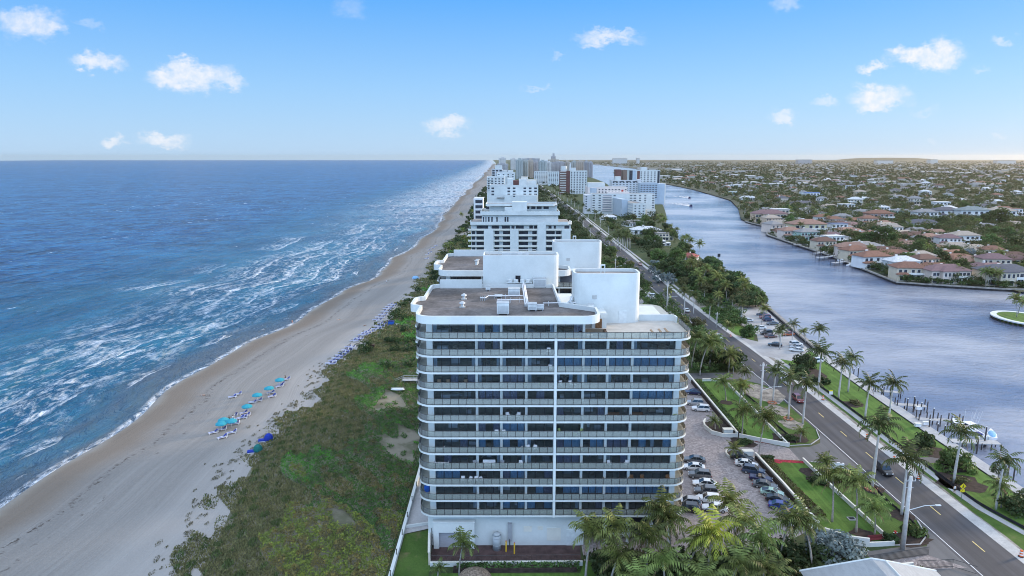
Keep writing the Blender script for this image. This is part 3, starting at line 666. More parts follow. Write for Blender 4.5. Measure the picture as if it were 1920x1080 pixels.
p = MB(); [p.box(-.1+dx*i/9,.6+dx*i/9,dy*i/9-.05,dy*i/9+.05,0 if i%2 else .7,.9) for i in range(10)]; p.build('bracket', M_steel, o)
def pipe(pts, r, label):
    q = [(*rp(*a),ZR+.55) for a in pts]; o = thing('roof_pipe', label, 'pipe', q[0]); P = [Vector(a)-Vector(q[0]) for a in q]
    MB().tube(P, r, 0, 6).build('pipe', M_plast, o); s = MB()
    for a, b in zip(P, P[1:]):
        for i in range(3): c = a+(b-a)*(i+.5)/3; s.box(c.x-.04,c.x+.04,c.y-.04,c.y+.04,-.55,.35)
    s.build('support', M_steel, o)
pipe([(900,564),(910,564),(916,560),(980,560)],.09,'bent white pipe crossing the near roof to the pipe ladder'); pipe([(932,568),(982,567)],.09,'short straight white pipe in front of the bent roof pipe'); pipe([(1018,574),(1080,573)],.08,'white pipe running right from the roof units to the lift block')
for px, lab in ((962,'left pair of white fan cowls before the blank stair wall'),(985,'right pair of white fan cowls before the blank stair wall')):
    x, y = rp(px,539); o = thing('fan_cowl', lab, 'roof fan', (x,y,ZR)); MB().box(-1.3,1.3,-.3,.6,.9,1.0).cyl(-.6,.1,1.0,1.6,.45,0,10).cyl(.6,.1,1.0,1.6,.45,0,10).build('fan', M_ac, o); MB().box(-1.25,-1.15,-.3,-.2,0,.9).box(1.15,1.25,-.3,-.2,0,.9).box(-1.25,-1.15,.4,.5,0,.9).box(1.15,1.25,.4,.5,0,.9).build('stand', M_grey, o)
x, y = G(1067,566,40.3); o = thing('duct_cluster', 'tangle of white ducts squeezed beside the left side of the lift block', 'ducts', (9.9,117.5,FL(11)+2.2)); MB().tube([(0,0,0),(0,0,1.2),(.6,0,1.7),(.6,.6,2.2)],.32,0,8).tube([(.8,-.5,0),(.8,-.5,1.0),(.2,-.6,1.6)],.28,0,8).build('duct', M_steel, o); MB().box(-.6,1.4,-1,1.2,-.3,0).build('base', M_grey, o)
for y0, lab in ((163.5,'upper vent pipe pair on the left roof of the twin tower'),):
    o = thing('roof_vent', lab, 'roof vent', (-8.6,y0,ZR)); MB().cyl(0,0,0,.9,.3,0,10).cyl(.2,1.8,0,.9,.3,0,10).build('stack', M_ac, o); MB().cyl(0,0,.9,1.1,.5,0,10).cyl(.2,1.8,.9,1.1,.5,0,10).build('cap', M_steel, o)
# ---------------------------------------------------------------- furniture on the balconies
def chair_parts(root, mf, ms, w=.6):
    f = MB(); [f.box(sx*w/2-.03,sx*w/2+.03,y-.03,y+.03,0,h) for sx in (-1,1) for y, h in ((-.26,.66),(.26,.9))]; [f.box(sx*w/2-.04,sx*w/2+.04,-.3,.3,.62,.67) for sx in (-1,1)]; f.build('frame', mf, root)
    MB().box(-w/2,w/2,-.28,.28,.38,.46).build('seat', ms, root)
    b = MB(); b.face([(-w/2,.24,.46),(w/2,.24,.46),(w/2,.38,1.0),(-w/2,.38,1.0)]).face([(w/2,.28,.46),(-w/2,.28,.46),(-w/2,.42,1.0),(w/2,.42,1.0)]); b.build('backrest', ms, root)
def lounger_parts(root, mf, mc):
    f = MB(); [f.box(x-.03,x+.03,sy*.3-.03,sy*.3+.03,0,.32) for x in (-.85,.75) for sy in (-1,1)]; f.box(-.95,.9,-.34,-.28,.3,.36).box(-.95,.9,.28,.34,.3,.36); f.build('frame', mf, root)
    MB().box(-.95,.35,-.28,.28,.36,.42).build('seat', mc, root)
    MB().face([(.35,-.28,.42),(.35,.28,.42),(.95,.28,.95),(.95,-.28,.95)]).face([(.35,.28,.38),(.35,-.28,.38),(.98,-.28,.90),(.98,.28,.90)]).build('backrest', mc, root)
def table_parts(root, mt, r=.45, h=.72, square=None):
    if square: MB().box(-square[0],square[0],-square[1],square[1],h-.05,h).build('tabletop', mt, root); MB().box(-square[0]+.1,-square[0]+.3,-.3,.3,0,h-.05).box(square[0]-.3,square[0]-.1,-.3,.3,0,h-.05).build('leg', mt, root)
    else: MB().cyl(0,0,h-.05,h,r,0,12).build('tabletop', mt, root); MB().cyl(0,0,.0,h-.05,.05,0,6).cyl(0,0,0,.05,.28,0,8).build('leg', mt, root)
ordn = ['top','second','third','fourth','fifth','sixth','seventh','eighth','ninth','tenth','eleventh','lowest']
def bal(k, px, dy=.75):
    "place on balcony k (0 lowest) under the photo column px"
    z = FL(k); Y = 106+dy; return ZY(px, 700, Y)[0]*1.0+0*z, Y, z
def balx(k, px, dy): # exact column at that height
    z = FL(k)+.4; Y = 106+dy; c, s = math.cos(CAM_P), math.sin(CAM_P); f = Y*c-(z-CAM_H)*s
    return (px-960)/CAM_F*f, Y, FL(k)
def fur(kind, k, px, what, rz=0, dy=.8, mats=None, **kw):
    nm = {'chair':'patio_chair','lounger':'sun_lounger','table':'patio_table','pot':'potted_plant'}[kind]
    lab = what.replace('@', ordn[11-k]+' balcony'); o = thing(nm, lab, nm.split('_')[1] if kind != 'lounger' else 'sun lounger', balx(k,px,dy), rz)
    if kind == 'chair': chair_parts(o, *(mats or (M_plast,M_plast)))
    elif kind == 'lounger': lounger_parts(o, *(mats or (M_plast,M_plast)))
    elif kind == 'table': table_parts(o, mats[0] if mats else M_plast, **kw)
    else:
        MB().cyl(0,0,0,.4,.2,0,8,.26).build('pot', M_plast, o); b = MB()
        for i in range(26): a = i*2.4; r_ = .1+.35*((i*.37)%1); b.face([(0,0,.4),(r_*math.cos(a),r_*math.sin(a),.6+.3*((i*.61)%1)),(r_*1.2*math.cos(a+.3),r_*1.2*math.sin(a+.3),.5+.3*((i*.61)%1))])
        b.build('foliage', M_green, o)
    return o
pi = math.pi
fur('lounger',10,952,'white lounger with raised back on the @, left of centre'); fur('chair',10,1029,'white chair at the centre fin on the @',0,.9); fur('chair',9,1032,'white folding chair by the centre fin on the @',0,.6)
for px, w in ((823,'leftmost'),(840,'second from left'),(873,'third from left')): fur('chair',8,px,w+' small wicker chair on the @',0,1.5,(M_wick,M_cush))
fur('pot',8,984,'brown drooping plant under a column of the @',0,.9); fur('pot',8,1012,'brown drooping plant near the centre fin of the @',0,.9)
fur('chair',8,1052,'cream reclining chair just right of the centre fin on the @',.3,.9,(M_bronze,M_plast)); fur('chair',8,1070,'second cream reclining chair right of the centre fin on the @',.3,.9,(M_bronze,M_plast)); fur('table',8,1077,'low white side table beside the cream recliners on the @',0,.9,r=.35,h=.45); fur('table',8,1170,'small white framed table alone on the right part of the @',0,.7,r=.4,h=.4)
fur('chair',6,953,'left white chair of the pair with a glass table on the @',.5,1.2); fur('chair',6,971,'right white chair of the pair with a glass table on the @',-.5,1.2); fur('table',6,962,'small dark table between the white pair on the @',0,.9,(M_bronze,),r=.3)
for px, w in ((1150,'left'),(1194,'right')):
    o = thing('wicker_sofa', w+' dark wicker sofa on the seventh... '.replace('seventh... ','') + ordn[11-6]+' balcony', 'sofa', balx(6,px,1.2)); MB().box(-1,1,-.4,.4,.15,.42).build('seat', M_cush, o); MB().box(-1.05,1.05,.36,.55,.1,.95).box(-1.1,-.95,-.45,.5,.1,.65).box(.95,1.1,-.45,.5,.1,.65).build('frame', M_wick, o)
fur('table',6,1160,'dark low coffee table before the wicker sofas of the @',0,.6,(M_wick,),square=(.6,.35),h=.4); fur('pot',6,1265,'bushy pot at the right corner column of the @',0,1.2)
fur('chair',5,931,'white director chair, left one on the @',0,.5); fur('chair',5,946,'white director chair, right one on the @',.4,.5)
fur('chair',5,1051,'lime green chair next to the fin on the @',.8,1.2,(M_bronze,M_green)); fur('chair',5,1088,'lime green chair against the column of the @',-.8,1.2,(M_bronze,M_green)); fur('table',5,1064,'left lime footstool of the @',0,.8,(M_green,),square=(.35,.3),h=.35); fur('table',5,1078,'right lime footstool of the @',0,.8,(M_green,),square=(.35,.3),h=.35)
fur('lounger',4,824,'white lounger at the left end of the @'); fur('lounger',4,969,'cream lounger near the middle of the @',0,.7); fur('chair',4,991,'white rocking chair, left one of two on the @',.3,.8); fur('chair',4,1003,'white rocking chair, right one of two on the @',-.3,.8)
fur('table',3,828,'white dining table at the left end of the @',0,.8,square=(.65,.4)); fur('chair',3,819,'white armchair left of the dining table on the @',pi/2,.9); fur('chair',3,838,'white armchair right of the dining table on the @',-pi/2,.9)
fur('chair',3,891,'grey covered armchair left of the white sofa on the @',.4,.9,(M_grey,M_grey)); fur('chair',3,941,'grey covered armchair right of the white sofa on the @',-.3,.9,(M_grey,M_grey)); fur('table',3,901,'white drum stool left of the white sofa on the @',0,.8,r=.25,h=.5); fur('table',3,950,'white drum stool right of the white sofa on the @',0,.8,r=.25,h=.5)
o = thing('outdoor_sofa', 'long white cushioned sofa on the '+ordn[11-3]+' balcony', 'sofa', balx(3,917,1.1)); MB().box(-1.05,1.05,-.35,.35,.12,.42).build('seat', M_plast, o); MB().box(-1.05,1.05,.28,.45,.3,1.0).build('backrest', M_plast, o)
fur('chair',3,977,'white high-backed chair before the mirror door on the @',.2,.9); fur('lounger',3,1025,'beige lounger by the centre fin of the @',0,.7,(M_bronze,M_cush)); fur('chair',3,1143,'left white plastic armchair right of the fin on the @',.6,1.0); fur('chair',3,1174,'right white plastic armchair right of the fin on the @',-.6,1.0)
fur('chair',2,868,'white chair standing apart on the left of the @',0,.8)
for px, r, w in ((881,-.6,'left'),(893,0,'rear'),(904,.9,'right')): fur('chair',2,px,'white iron chair, '+w+' one of the ring on the @',r,.7)
fur('lounger',2,1121,'wooden steamer lounger, left one on the @',0,.8,(M_wood,M_cush)); fur('lounger',2,1170,'wooden steamer lounger, right one on the @',0,.8,(M_wood,M_cush))
for px, w in ((1184,'leftmost'),(1204,'middle'),(1252,'rightmost')): fur('chair',2,px,w+' wooden bar chair on the @',0,1.3,(M_wood,M_wood))
fur('table',2,1196,'left dark pedestal table on the @',0,.7,(M_bronze,),r=.35); fur('table',2,1243,'right dark pedestal table on the @',0,.7,(M_bronze,),r=.35)
o = thing('surfboard_stack', 'bright blue inflatable and boards leaning at the left corner of the eleventh balcony', 'beach gear', (-14.6,108.6,FL(1))); MB().ball(0,0,.8,.5,.18,.8,0,8,6).ball(.5,.2,.7,.4,.15,.7,0,8,6).build('float', M_blue, o); MB().box(-.3,.9,-.1,.1,0,.15).build('rack', M_grey, o)
# terrace (top floor): sectional and loungers
zt = FL(11)
o = thing('sectional_sofa', 'brown wicker sectional sofa with tan cushions on the roof terrace', 'sofa', (12.9,107.9,zt)); MB().box(-1.9,2.6,1.0,1.3,.1,.85).box(-1.9,-1.5,-.3,1.0,.1,.7).box(2.2,2.6,-1.0,1.0,.1,.7).build('frame', M_wick, o); MB().box(-1.5,2.2,.25,1.0,.1,.45).box(1.5,2.2,-1,.25,.1,.45).build('seat', M_cush, o); MB().box(-1.4,2.1,.85,1.0,.45,.95).build('cushion', M_cush, o)
o = thing('coffee_table', 'low pale coffee table in front of the sectional sofa', 'table', (12.6,107.2,zt)); table_parts(o, M_plast, square=(.5,.35), h=.4)
for x, y, w in ((23.4,107.9,'left'),(24.8,108.4,'middle'),(25.9,108.9,'right')):
    o = thing('sun_lounger', w+' brown slatted lounger of the three on the roof terrace', 'sun lounger', (x,y,zt), pi*.78); lounger_parts(o, M_wick, M_cush)
# ================================================================ the other apartment buildings along the shore
def facade_mat(name, wall, win, px=3.0, pz=2.9, fx=.5, fz=.42, var=.06):
    "far towers: rows of windows too small to be parts are a pattern of the wall"
    m, t, b = newmat(name)
    s = t.n('ShaderNodeSeparateXYZ'); t.l(t.n('ShaderNodeTexCoord').outputs['Object'], s.inputs[0])
    h = t.math('ADD', s.outputs[0], t.math('MULTIPLY', s.outputs[1], 1.0))
    a = t.math('LESS_THAN', t.math('FRACT', t.math('DIVIDE', h, px)), fx); z = t.math('LESS_THAN', t.math('FRACT', t.math('DIVIDE', s.outputs[2], pz)), fz)
    up = t.math('LESS_THAN', t.math('ABSOLUTE', t.n('ShaderNodeNewGeometry').outputs['Normal'], None), 2) if False else 1.0
    nz = t.n('ShaderNodeSeparateXYZ'); t.l(t.n('ShaderNodeNewGeometry').outputs['Normal'], nz.inputs[0])
    side = t.math('LESS_THAN', nz.outputs[2], .5)
    k = t.math('MULTIPLY', t.math('MULTIPLY', a, z), side)
    n = t.noise(t.n('ShaderNodeTexCoord').outputs['Object'], .08, 3); w = t.mix(n, tuple(x*(1-var) for x in wall), tuple(x*(1+var) for x in wall))
    t.l(t.mix(k, w, win), b.inputs['Base Color']); b.inputs['Roughness'].default_value = .8; return m
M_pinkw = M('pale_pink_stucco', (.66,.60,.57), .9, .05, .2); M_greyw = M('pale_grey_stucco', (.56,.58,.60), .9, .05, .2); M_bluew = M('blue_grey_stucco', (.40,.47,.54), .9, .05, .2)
M_maroon = M('maroon_panel', (.14,.065,.06), .85, .1, .3); M_winfar = M('dark_far_window', (.035,.042,.058), .35, .4, .5, .18); M_plant = M('planter_green', (.045,.07,.03), .95, .6, .8, fine=.4)  # far windows use one dark glass tone
def xat(px, Y, z): 
    c, s = math.cos(CAM_P), math.sin(CAM_P); return (px-960)/CAM_F*(Y*c-(z-CAM_H)*s)
def zat(py, Y): return ZY(960, py, Y)[1]
def block(name, label, Y, pl, pr, top, depth, cols=0, rows=0, fh=2.9, wall=None, win=None, ww=.55, wh=1.35, roofmat=None, balc=None, first=None, parapet=.8, skipc=(), grp=None, base=0, rz=0):
    zt = zat(top, Y); x0, x1 = xat(pl, Y, zt*.7), xat(pr, Y, zt*.7); xc = (x0+x1)/2; w = x1-x0
    o = thing(name, label, 'apartment building', (xc, Y, 0), rz, grp)
    MB().box(-w/2,w/2,0,depth,base,zt-parapet,0,'t').build('wall', wall or M_white, o)
    r = MB().wall([(-w/2-.1,-.1),(w/2+.1,-.1),(w/2+.1,depth+.1),(-w/2-.1,depth+.1)], -.4, zt-parapet+.01, zt, 0, True); r.build('parapet', wall or M_white, o)
    MB().face([(-w/2,0,zt-parapet+.02),(w/2,0,zt-parapet+.02),(w/2,depth,zt-parapet+.02),(-w/2,depth,zt-parapet+.02)]).build('roof', roofmat or M_roof2, o)
    zf = first if first is not None else zt-parapet-.6
    for i in range(rows):
        z = zf-(i+1)*fh+.75
        for j in range(cols):
            if j in skipc: continue
            a = -w/2+w*(j+.5-ww/2)/cols; c = -w/2+w*(j+.5+ww/2)/cols
            MB().box(a,c,-.06,.3,z,z+wh).build('window', win or M_winfar, o)
        if balc:
            for (f0,f1) in balc: MB().box(-w/2+w*f0,-w/2+w*f1,-1.3,0,z-.95,z-.05).build('balcony', wall or M_white, o)
    return o, w, zt
def topbox(o, x0, x1, y0, y1, z0, z1, name='penthouse', mat=None): return MB().box(x0,x1,y0,y1,z0,z1).build(name, mat or M_white, o)
# --- second row: terraced tower with four balcony stacks, standing behind the twin tower
Yb = 345.0; X2 = lambda zx: -21.5+(zx-165)*.0337
o = thing('terraced_tower', 'wide white tower with four stacks of balconies and two stepped roof terraces', 'apartment tower', (0,Yb,0))
mb = MB().box(X2(185),X2(1690),2.2,30,0,32.4,0); mb.build('wall', M_white, o)
for a, b in ((380,525),(775,900),(1185,1312),(1555,1680)): MB().box(X2(a),X2(b),0,2.2,0,30.0 if a != 1185 else 33.0).build('wall_panel', M_white, o)
for k in range(8):
    z = 29.6-2.8*k
    for (a,b,ws) in (((165,380,((195,245),(265,375))),(525,775,((545,610),(668,775))),(900,1185,((908,1045),(1110,1175))),(1312,1555,((1325,1450),(1470,1540)))) if k else ((165,1192,((270,440),(495,605),(650,770),(795,840),(860,980),(1065,1118),(1135,1185))),(1312,1700,((1355,1400),(1435,1465),(1595,1670))))):
        MB().box(X2(a)-(.8 if a == 165 else 0),X2(b),.3,2.19,z-.3,z-.12).box(X2(a)-(.8 if a == 165 else 0),X2(b),.3,.45,z-.12,z+.62).build('balcony', M_white2, o)
        for c, d in ws: MB().box(X2(c),X2(d),2.12,2.3,z+.1,z+2.0).build('window', M_winfar, o)
rl = MB().wall([(X2(165),.2),(X2(1640),.2),(X2(1700),1.8),(X2(1712),5),(X2(1690),9)], -.35, 32.2, 33.7); rl.wall([(X2(165),12),(X2(165),.2)], -.35, 32.2, 33.7); rl.build('parapet', M_white, o)
MB().box(X2(170),X2(1695),.7,29,32.35,32.45).build('roof', M_roof2, o)
p = MB().box(X2(345),X2(1505),5,26,32.4,37.2); p.build('penthouse', M_white, o)
for a,b in ((362,378),(400,414),(440,462),(488,510),(565,585),(690,715),(728,750)): MB().box(X2(a),X2(b),4.93,5.05,32.9,35.8).build('window', M_winfar, o)
MB().wall([(X2(325),3.6),(X2(1525),3.6),(X2(1525),26),(X2(325),26)], -.4, 36.8, 38.7, 0, True).build('parapet', M_white, o)
MB().box(X2(330),X2(1520),4.0,25.6,37.2,37.3).build('roof', M_tile, o)
pl = MB(); [pl.ball(X2(q),4.9,37.9,1.0,.7,.8,0,7,4) for q in list(range(400,690,45))+list(range(1080,1500,42))]; pl.build('planter_row', M_plant, o)
MB().box(X2(455),X2(1500),12,25,37.3,41.2).build('upper_wall', M_white, o)
MB().wall([(X2(400),9.5),(X2(1440),9.5),(X2(1500),11),(X2(1505),25),(X2(400),25)], -.5, 41.0, 42.2, 0, True).build('parapet', M_white, o); MB().box(X2(405),X2(1495),10,24.8,41.1,41.4).build('roof', M_roof2, o)
MB().box(X2(805),X2(1030),7,14,37.3,43.2).build('lift_block', M_white, o); MB().box(X2(690),X2(805),6.6,11,37.3,40.6).build('stair_block', M_white, o)
for a,b in ((1040,1070),(1100,1165),(1185,1260),(1290,1370)): MB().box(X2(a),X2(b),11.9,12.05,39.3,40.6).build('window', M_winfar, o)
for a,b in ((400,450),(720,790)): MB().box(X2(a),X2(b),11.9,12.05,39.3,40.6).build('window', M_winfar, o)
o = thing('side_wing', 'narrow grey apartment wing peeping out left behind the terraced tower', 'apartment building', (xat(897,385,30),385,0)); MB().box(-2.6,2.6,0,14,0,zat(372,385)).build('wall', M_greyw, o)
for k in range(5): MB().box(-1.6,2.3,-.08,.3,zat(372,385)-2.6-2.9*k,zat(372,385)-.9-2.9*k).build('window', M_winfar, o)
# --- third row
o, w, zt = block('stepped_tower', 'white stepped tower with square windows and bare panels behind the terraced tower', 640, 919, 1009, 347, 26, 9, 3, 2.85, ww=.5, wh=1.5, skipc=(1,2,5), parapet=1.0)
topbox(o, -w*.20, w*.46, -9, -.1, 0, zat(366,631), 'front_step', M_white); MB().box(-w*.02,w*.02,-9.1,-8.9,zat(364.5,631)-2.2,zat(364.5,631)-1.2).build('window', M_winfar, o)
topbox(o, -w*.14, -w*.02, 3, 14, zt-.7, zt+6, 'lift_block'); topbox(o, w*.10, w*.26, 5, 20, zt-.7, zt+5.2, 'stair_block'); topbox(o, -w*.02, w*.10, 6, 20, zt-.7, zt+4.0, 'roof_shed', M_maroon); topbox(o, w*.26, w*.46, 8, 20, zt-.7, zt+3.4)
for i in range(9): MB().box(-w*.36+i*1.1,-w*.36+i*1.1+.6,-1.4,-.6,zat(372,640),zat(372,640)+.9).build('terrace_chair', M_wick, o)
o, w, zt = block('curved_balcony_block', 'white block with banded curved balconies on its left corner, two rows behind the terraced tower', 860, 913, 946, 331, 22, 5, 5, 2.9, balc=((0,.35),), ww=.5)
o, w, zt = block('pale_block', 'pale block with a dark attic window and flat terrace roofs, fourth along the beach', 1000, 931, 966, 323.5, 30, 4, 2, 3, ww=.3)
topbox(o, -w*.45, 0, -6, 0, 0, zat(330,994), 'front_step'); topbox(o, w*.1, w*.4, 3, 12, zt-.5, zt+3, 'roof_shed')
o, w, zt = block('rear_stepped_block', 'cream block with a bright yellow roof shed right of the stepped tower', 760, 974, 1006, 337, 26, 5, 2, 2.9, wall=M_white2); topbox(o, -w*.4, 0, 4, 14, zt-.5, zt+3, 'roof_shed', M_white2)
o, w, zt = block('dark_window_block', 'slim grey block with dark vertical windows nearest the surf line', 1240, 922, 942, 317, 26, 3, 4, 3, wall=M_greyw, ww=.7, wh=2.2); topbox(o, -w*.2, w*.45, 3, 14, zt-.5, zt+6.5, 'lift_block'); topbox(o, w*.5, w*.9, 2, 20, 0, zt-2, 'side_wing', M_white)
# --- lagoon side of the road
o, w, zt = block('white_grid_tower', 'white tower with a regular grid of small windows and a maroon balcony side', 1240, 1069, 1101, 320, 20, 6, 13, 3.05, ww=.42, wh=1.6, first=None)
lw = xat(1050,1240,20)-xat(1069,1240,20); mm = MB(); mm.box(-w/2+lw,-w/2,2,18,0,zt-.5); mm.build('balcony_side', M_maroon, o)
for k in range(13): MB().box(-w/2+lw,-w/2-7,.4,2,zt-2.6-3.05*k,zt-1.5-3.05*k).build('balcony', M_white2, o)
MB().cyl(-w/2+lw*.6,9,zt-.5,zt+8,5.5,0,14).build('water_drum', M_white, o); topbox(o, -w*.42, -w*.15, 5, 12, zt-.5, zt+5, 'lift_block')
o, w, zt = block('blue_sided_tower', 'white tower with a blue-grey left end standing at the lagoon bend', 1060, 1180, 1237, 319, 22, 9, 7, 2.9, ww=.45, wh=1.4, skipc=(0,))
MB().box(-w/2-.2,-w/2+w*.10,-.3,1,0,zt-.4).build('dark_balcony_stack', M_winfar, o); MB().box(-w/2+w*.1,-w/2+w*.22,-.35,1,0,zt-.4).build('end_panel', M_bluew, o); MB().box(-w/2+w*.25,-w/2+w*.34,-.35,1,0,zt-1).build('dark_balcony_stack', M_maroon, o); topbox(o, -w*.1, w*.08, 4, 14, zt-.6, zt+4.5, 'lift_block'); MB().box(w*.42,w*.49,-.3,1,0,zt-1).build('dark_balcony_stack', M_winfar, o)  # left end gets a blue-grey panel
o, w, zt = block('long_grid_block', 'long pale-blue block with rows of small windows, left half of the wide pair', 985, 1147, 1198, 338.5, 24, 8, 7, 2.85, wall=M_greyw, ww=.5, wh=1.0)
for k in range(4): MB().box(-w*.46+k*w*.24,-w*.46+k*w*.24+w*.17,-.15,.2,zt-2.4,zt-1.0).build('attic_window', M_winfar, o)
topbox(o, -w*.36, -w*.16, 4, 14, zt-.6, zt+5.5, 'lift_block'); topbox(o, w*.44, w*.58, -1, 12, 0, zt+1.5, 'stair_block', M_greyw)
o, w, zt = block('long_balcony_block', 'long pale-blue block with balcony grid, right half of the wide pair by the water', 970, 1200, 1233, 343.5, 26, 6, 7, 2.85, wall=M_bluew, ww=.62, wh=1.3); MB().box(w/2,w/2+10,1,26,0,zt-1).build('side_wing', M_bluew, o); MB().box(w/2+10,w/2+11.5,1,26,0,zt-.5).build('end_panel', M_white2, o)
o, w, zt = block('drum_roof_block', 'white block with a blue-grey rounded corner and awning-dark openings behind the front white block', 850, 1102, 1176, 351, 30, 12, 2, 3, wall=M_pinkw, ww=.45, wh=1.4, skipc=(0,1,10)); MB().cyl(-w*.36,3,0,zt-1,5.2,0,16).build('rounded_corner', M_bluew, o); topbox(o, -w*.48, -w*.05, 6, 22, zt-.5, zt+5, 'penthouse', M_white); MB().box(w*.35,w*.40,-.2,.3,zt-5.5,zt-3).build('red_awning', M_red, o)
o, w, zt = block('front_white_block', 'white seven-storey block facing the near road with thin window slits and grey balcony bay', 804, 1110, 1228, 363.5, 24, 1, 0, 2.85)
for k in range(7):
    for f0, f1 in ((.01,.045),(.105,.14),(.34,.375),(.60,.64),(.66,.70),(.745,.78),(.83,.86),(.955,.99)): MB().box(-w/2+w*f0,-w/2+w*f1,-.07,.3,zt-2.7-2.8*k,zt-1.6-2.8*k).build('window', M_winfar, o)
    MB().box(-w/2+w*.165,-w/2+w*.315,-1.2,0,zt-3.3-2.8*k,zt-2.4-2.8*k).build('balcony', M_pinkw, o); MB().box(-w/2+w*.17,-w/2+w*.31,-.07,.2,zt-2.4-2.8*k,zt-1.3-2.8*k).build('window', M_grey, o)
MB().box(-w/2-w*.115,-w/2,2,20,0,zt-1.5).build('side_wing', M_greyw, o)
for k in range(6): MB().box(-w/2-w*.10,-w/2-w*.075,1.9,2.2,zt-4-2.8*k,zt-2.8-2.8*k).build('window', M_winfar, o)
topbox(o, -w*.25, w*.1, 4, 14, zt-.5, zt+1.8, 'roof_shed', M_pinkw)
o, w, zt = block('angled_wing', 'white low wing with a dark slanted roof edge thrust toward the road', 752, 1187, 1211, 381, 44, 3, 5, 2.9, ww=.4, wh=1.1, wall=M_white, rz=RD(8))
for k in range(5): MB().box(-w/2-.1,-w/2+.3,3,40,zt-2.9-2.9*k,zt-1.8-2.9*k).build('gallery', M_bluew, o)
MB().box(-w/2-7,-w/2-.2,20,60,0,zt+3).build('rear_wing', M_bluew, o)
o, w, zt = block('lagoon_row_house', 'low white row house with balconies right of the slanted wing', 770, 1213, 1229, 393, 16, 4, 2, 2.9)
# --- slabs further down the road
block('white_slab', 'long white slab with vertical window strips, left of the pair beyond the green park', 1650, 1002, 1027, 321.5, 26, 7, 9, 2.9, ww=.42, wh=1.5); block('white_slab', 'long white slab with balconies, right of the pair beyond the green park', 1600, 1028, 1051, 322, 26, 6, 9, 2.9, ww=.55, wh=1.3)
block('low_brown_block', 'brown low block beside the bend of the lagoon, paired with another', 1700, 1155, 1165, 318, 30, wall=M_maroon); block('low_brown_block', 'brown low block beside the bend of the lagoon, right of its pair', 1720, 1168, 1178, 319, 30, wall=M('brown_stucco', (.20,.15,.12)))
FM = [facade_mat('teal_facade', (.40,.43,.42), (.13,.16,.17), 4, 2.9, .55, .5), facade_mat('tan_facade', (.46,.40,.34), (.15,.13,.12), 3.6, 2.9, .5, .45), facade_mat('grey_facade', (.40,.39,.40), (.12,.13,.16), 3.4, 2.9, .55, .5), facade_mat('white_facade', (.60,.58,.55), (.18,.20,.24), 3.8, 2.9, .5, .45), facade_mat('brown_facade', (.30,.21,.16), (.09,.07,.07), 3.2, 2.9, .5, .45)]
def far(px0, px1, top, Y, fm, label, cap=4):
    zt = zat(top, Y); x0, x1 = xat(px0,Y,zt), xat(px1,Y,zt); o = thing('far_tower', label, 'apartment tower', ((x0+x1)/2,Y,0), 0, 'towers far down the shore'); w = x1-x0
    m = MB().box(-w/2,w/2,0,28,0,zt); 
    for i in range(3): m.box(-w/2+w*(i+.2)/3,-w/2+w*(i+.75)/3,-2,0,0,zt-3)
    m.build('wall', FM[fm], o); MB().box(-w*.2,w*.25,6,20,zt,zt+cap).build('lift_block', FM[fm], o)
far(967,981,299,2100,0,'leftmost tall teal tower of the dense far cluster'); far(981,990,301,2130,0,'second teal tower of the far cluster, slightly lower'); far(990,1000,300,2180,1,'tan tower between the teal towers of the far cluster',5); far(1000,1010,303,2220,2,'grey tower with maroon cap in the far cluster'); far(1010,1025,302,2060,0,'broad teal tower with a dark cap in the middle of the far cluster')
far(1026,1034,304,2300,3,'small pale tower right of the broad teal tower'); far(1034,1060,304,2350,2,'widest grey-brown slab of the far cluster',2); far(1060,1068,303,2300,1,'narrow tan tower at the right end of the grey-brown slab'); far(1072,1082,303,2400,0,'teal tower behind the grid tower'); far(1082,1096,302,2350,1,'tan striped tower with a dark roof behind the grid tower'); far(1096,1104,303,2300,2,'dark grey tower right of the tan striped tower'); far(1104,1112,304,2250,2,'rightmost grey tower of the far cluster')
far(935,949,296,4200,3,'pale twin-topped tower standing over the far beach'); far(932,953,307,2700,2,'low grey block below the pale twin-topped tower'); far(957,968,297.5,3600,3,'cream far tower behind the leftmost teal tower'); far(978,1012,297,3300,2,'row of far grey towers showing above the teal towers',1); far(1034,1042,293,3400,2,'slender far tower with a spire above all others',14); far(1028,1048,299,3300,1,'tan shoulder block under the slender far tower')
for px, w, top, lab in ((1163,26,297.3,'long low pale block on the far horizon right of the cluster'),(1197,5,297,'small square block on the horizon beyond the lagoon'),(1510,26,299.5,'long grey warehouse on the far right horizon'),(1752,14,299.3,'small grey block on the horizon near the long mound'),(1660,30,301,'white hangar below the long mound'),(1888,34,301,'white factory on the far right horizon')):
    Y = 6500; zt = zat(top, Y); x = xat(px,Y,zt); ww_ = w*Y/CAM_F; o = thing('horizon_block', lab, 'building', (x,Y,0)); MB().box(-ww_/2,ww_/2,0,60,0,zt).build('wall', FM[2] if px == 1510 else FM[3], o); MB().box(-ww_/2-1,ww_/2+1,-1,61,zt,zt+1.5).build('roof', M_roof2, o)
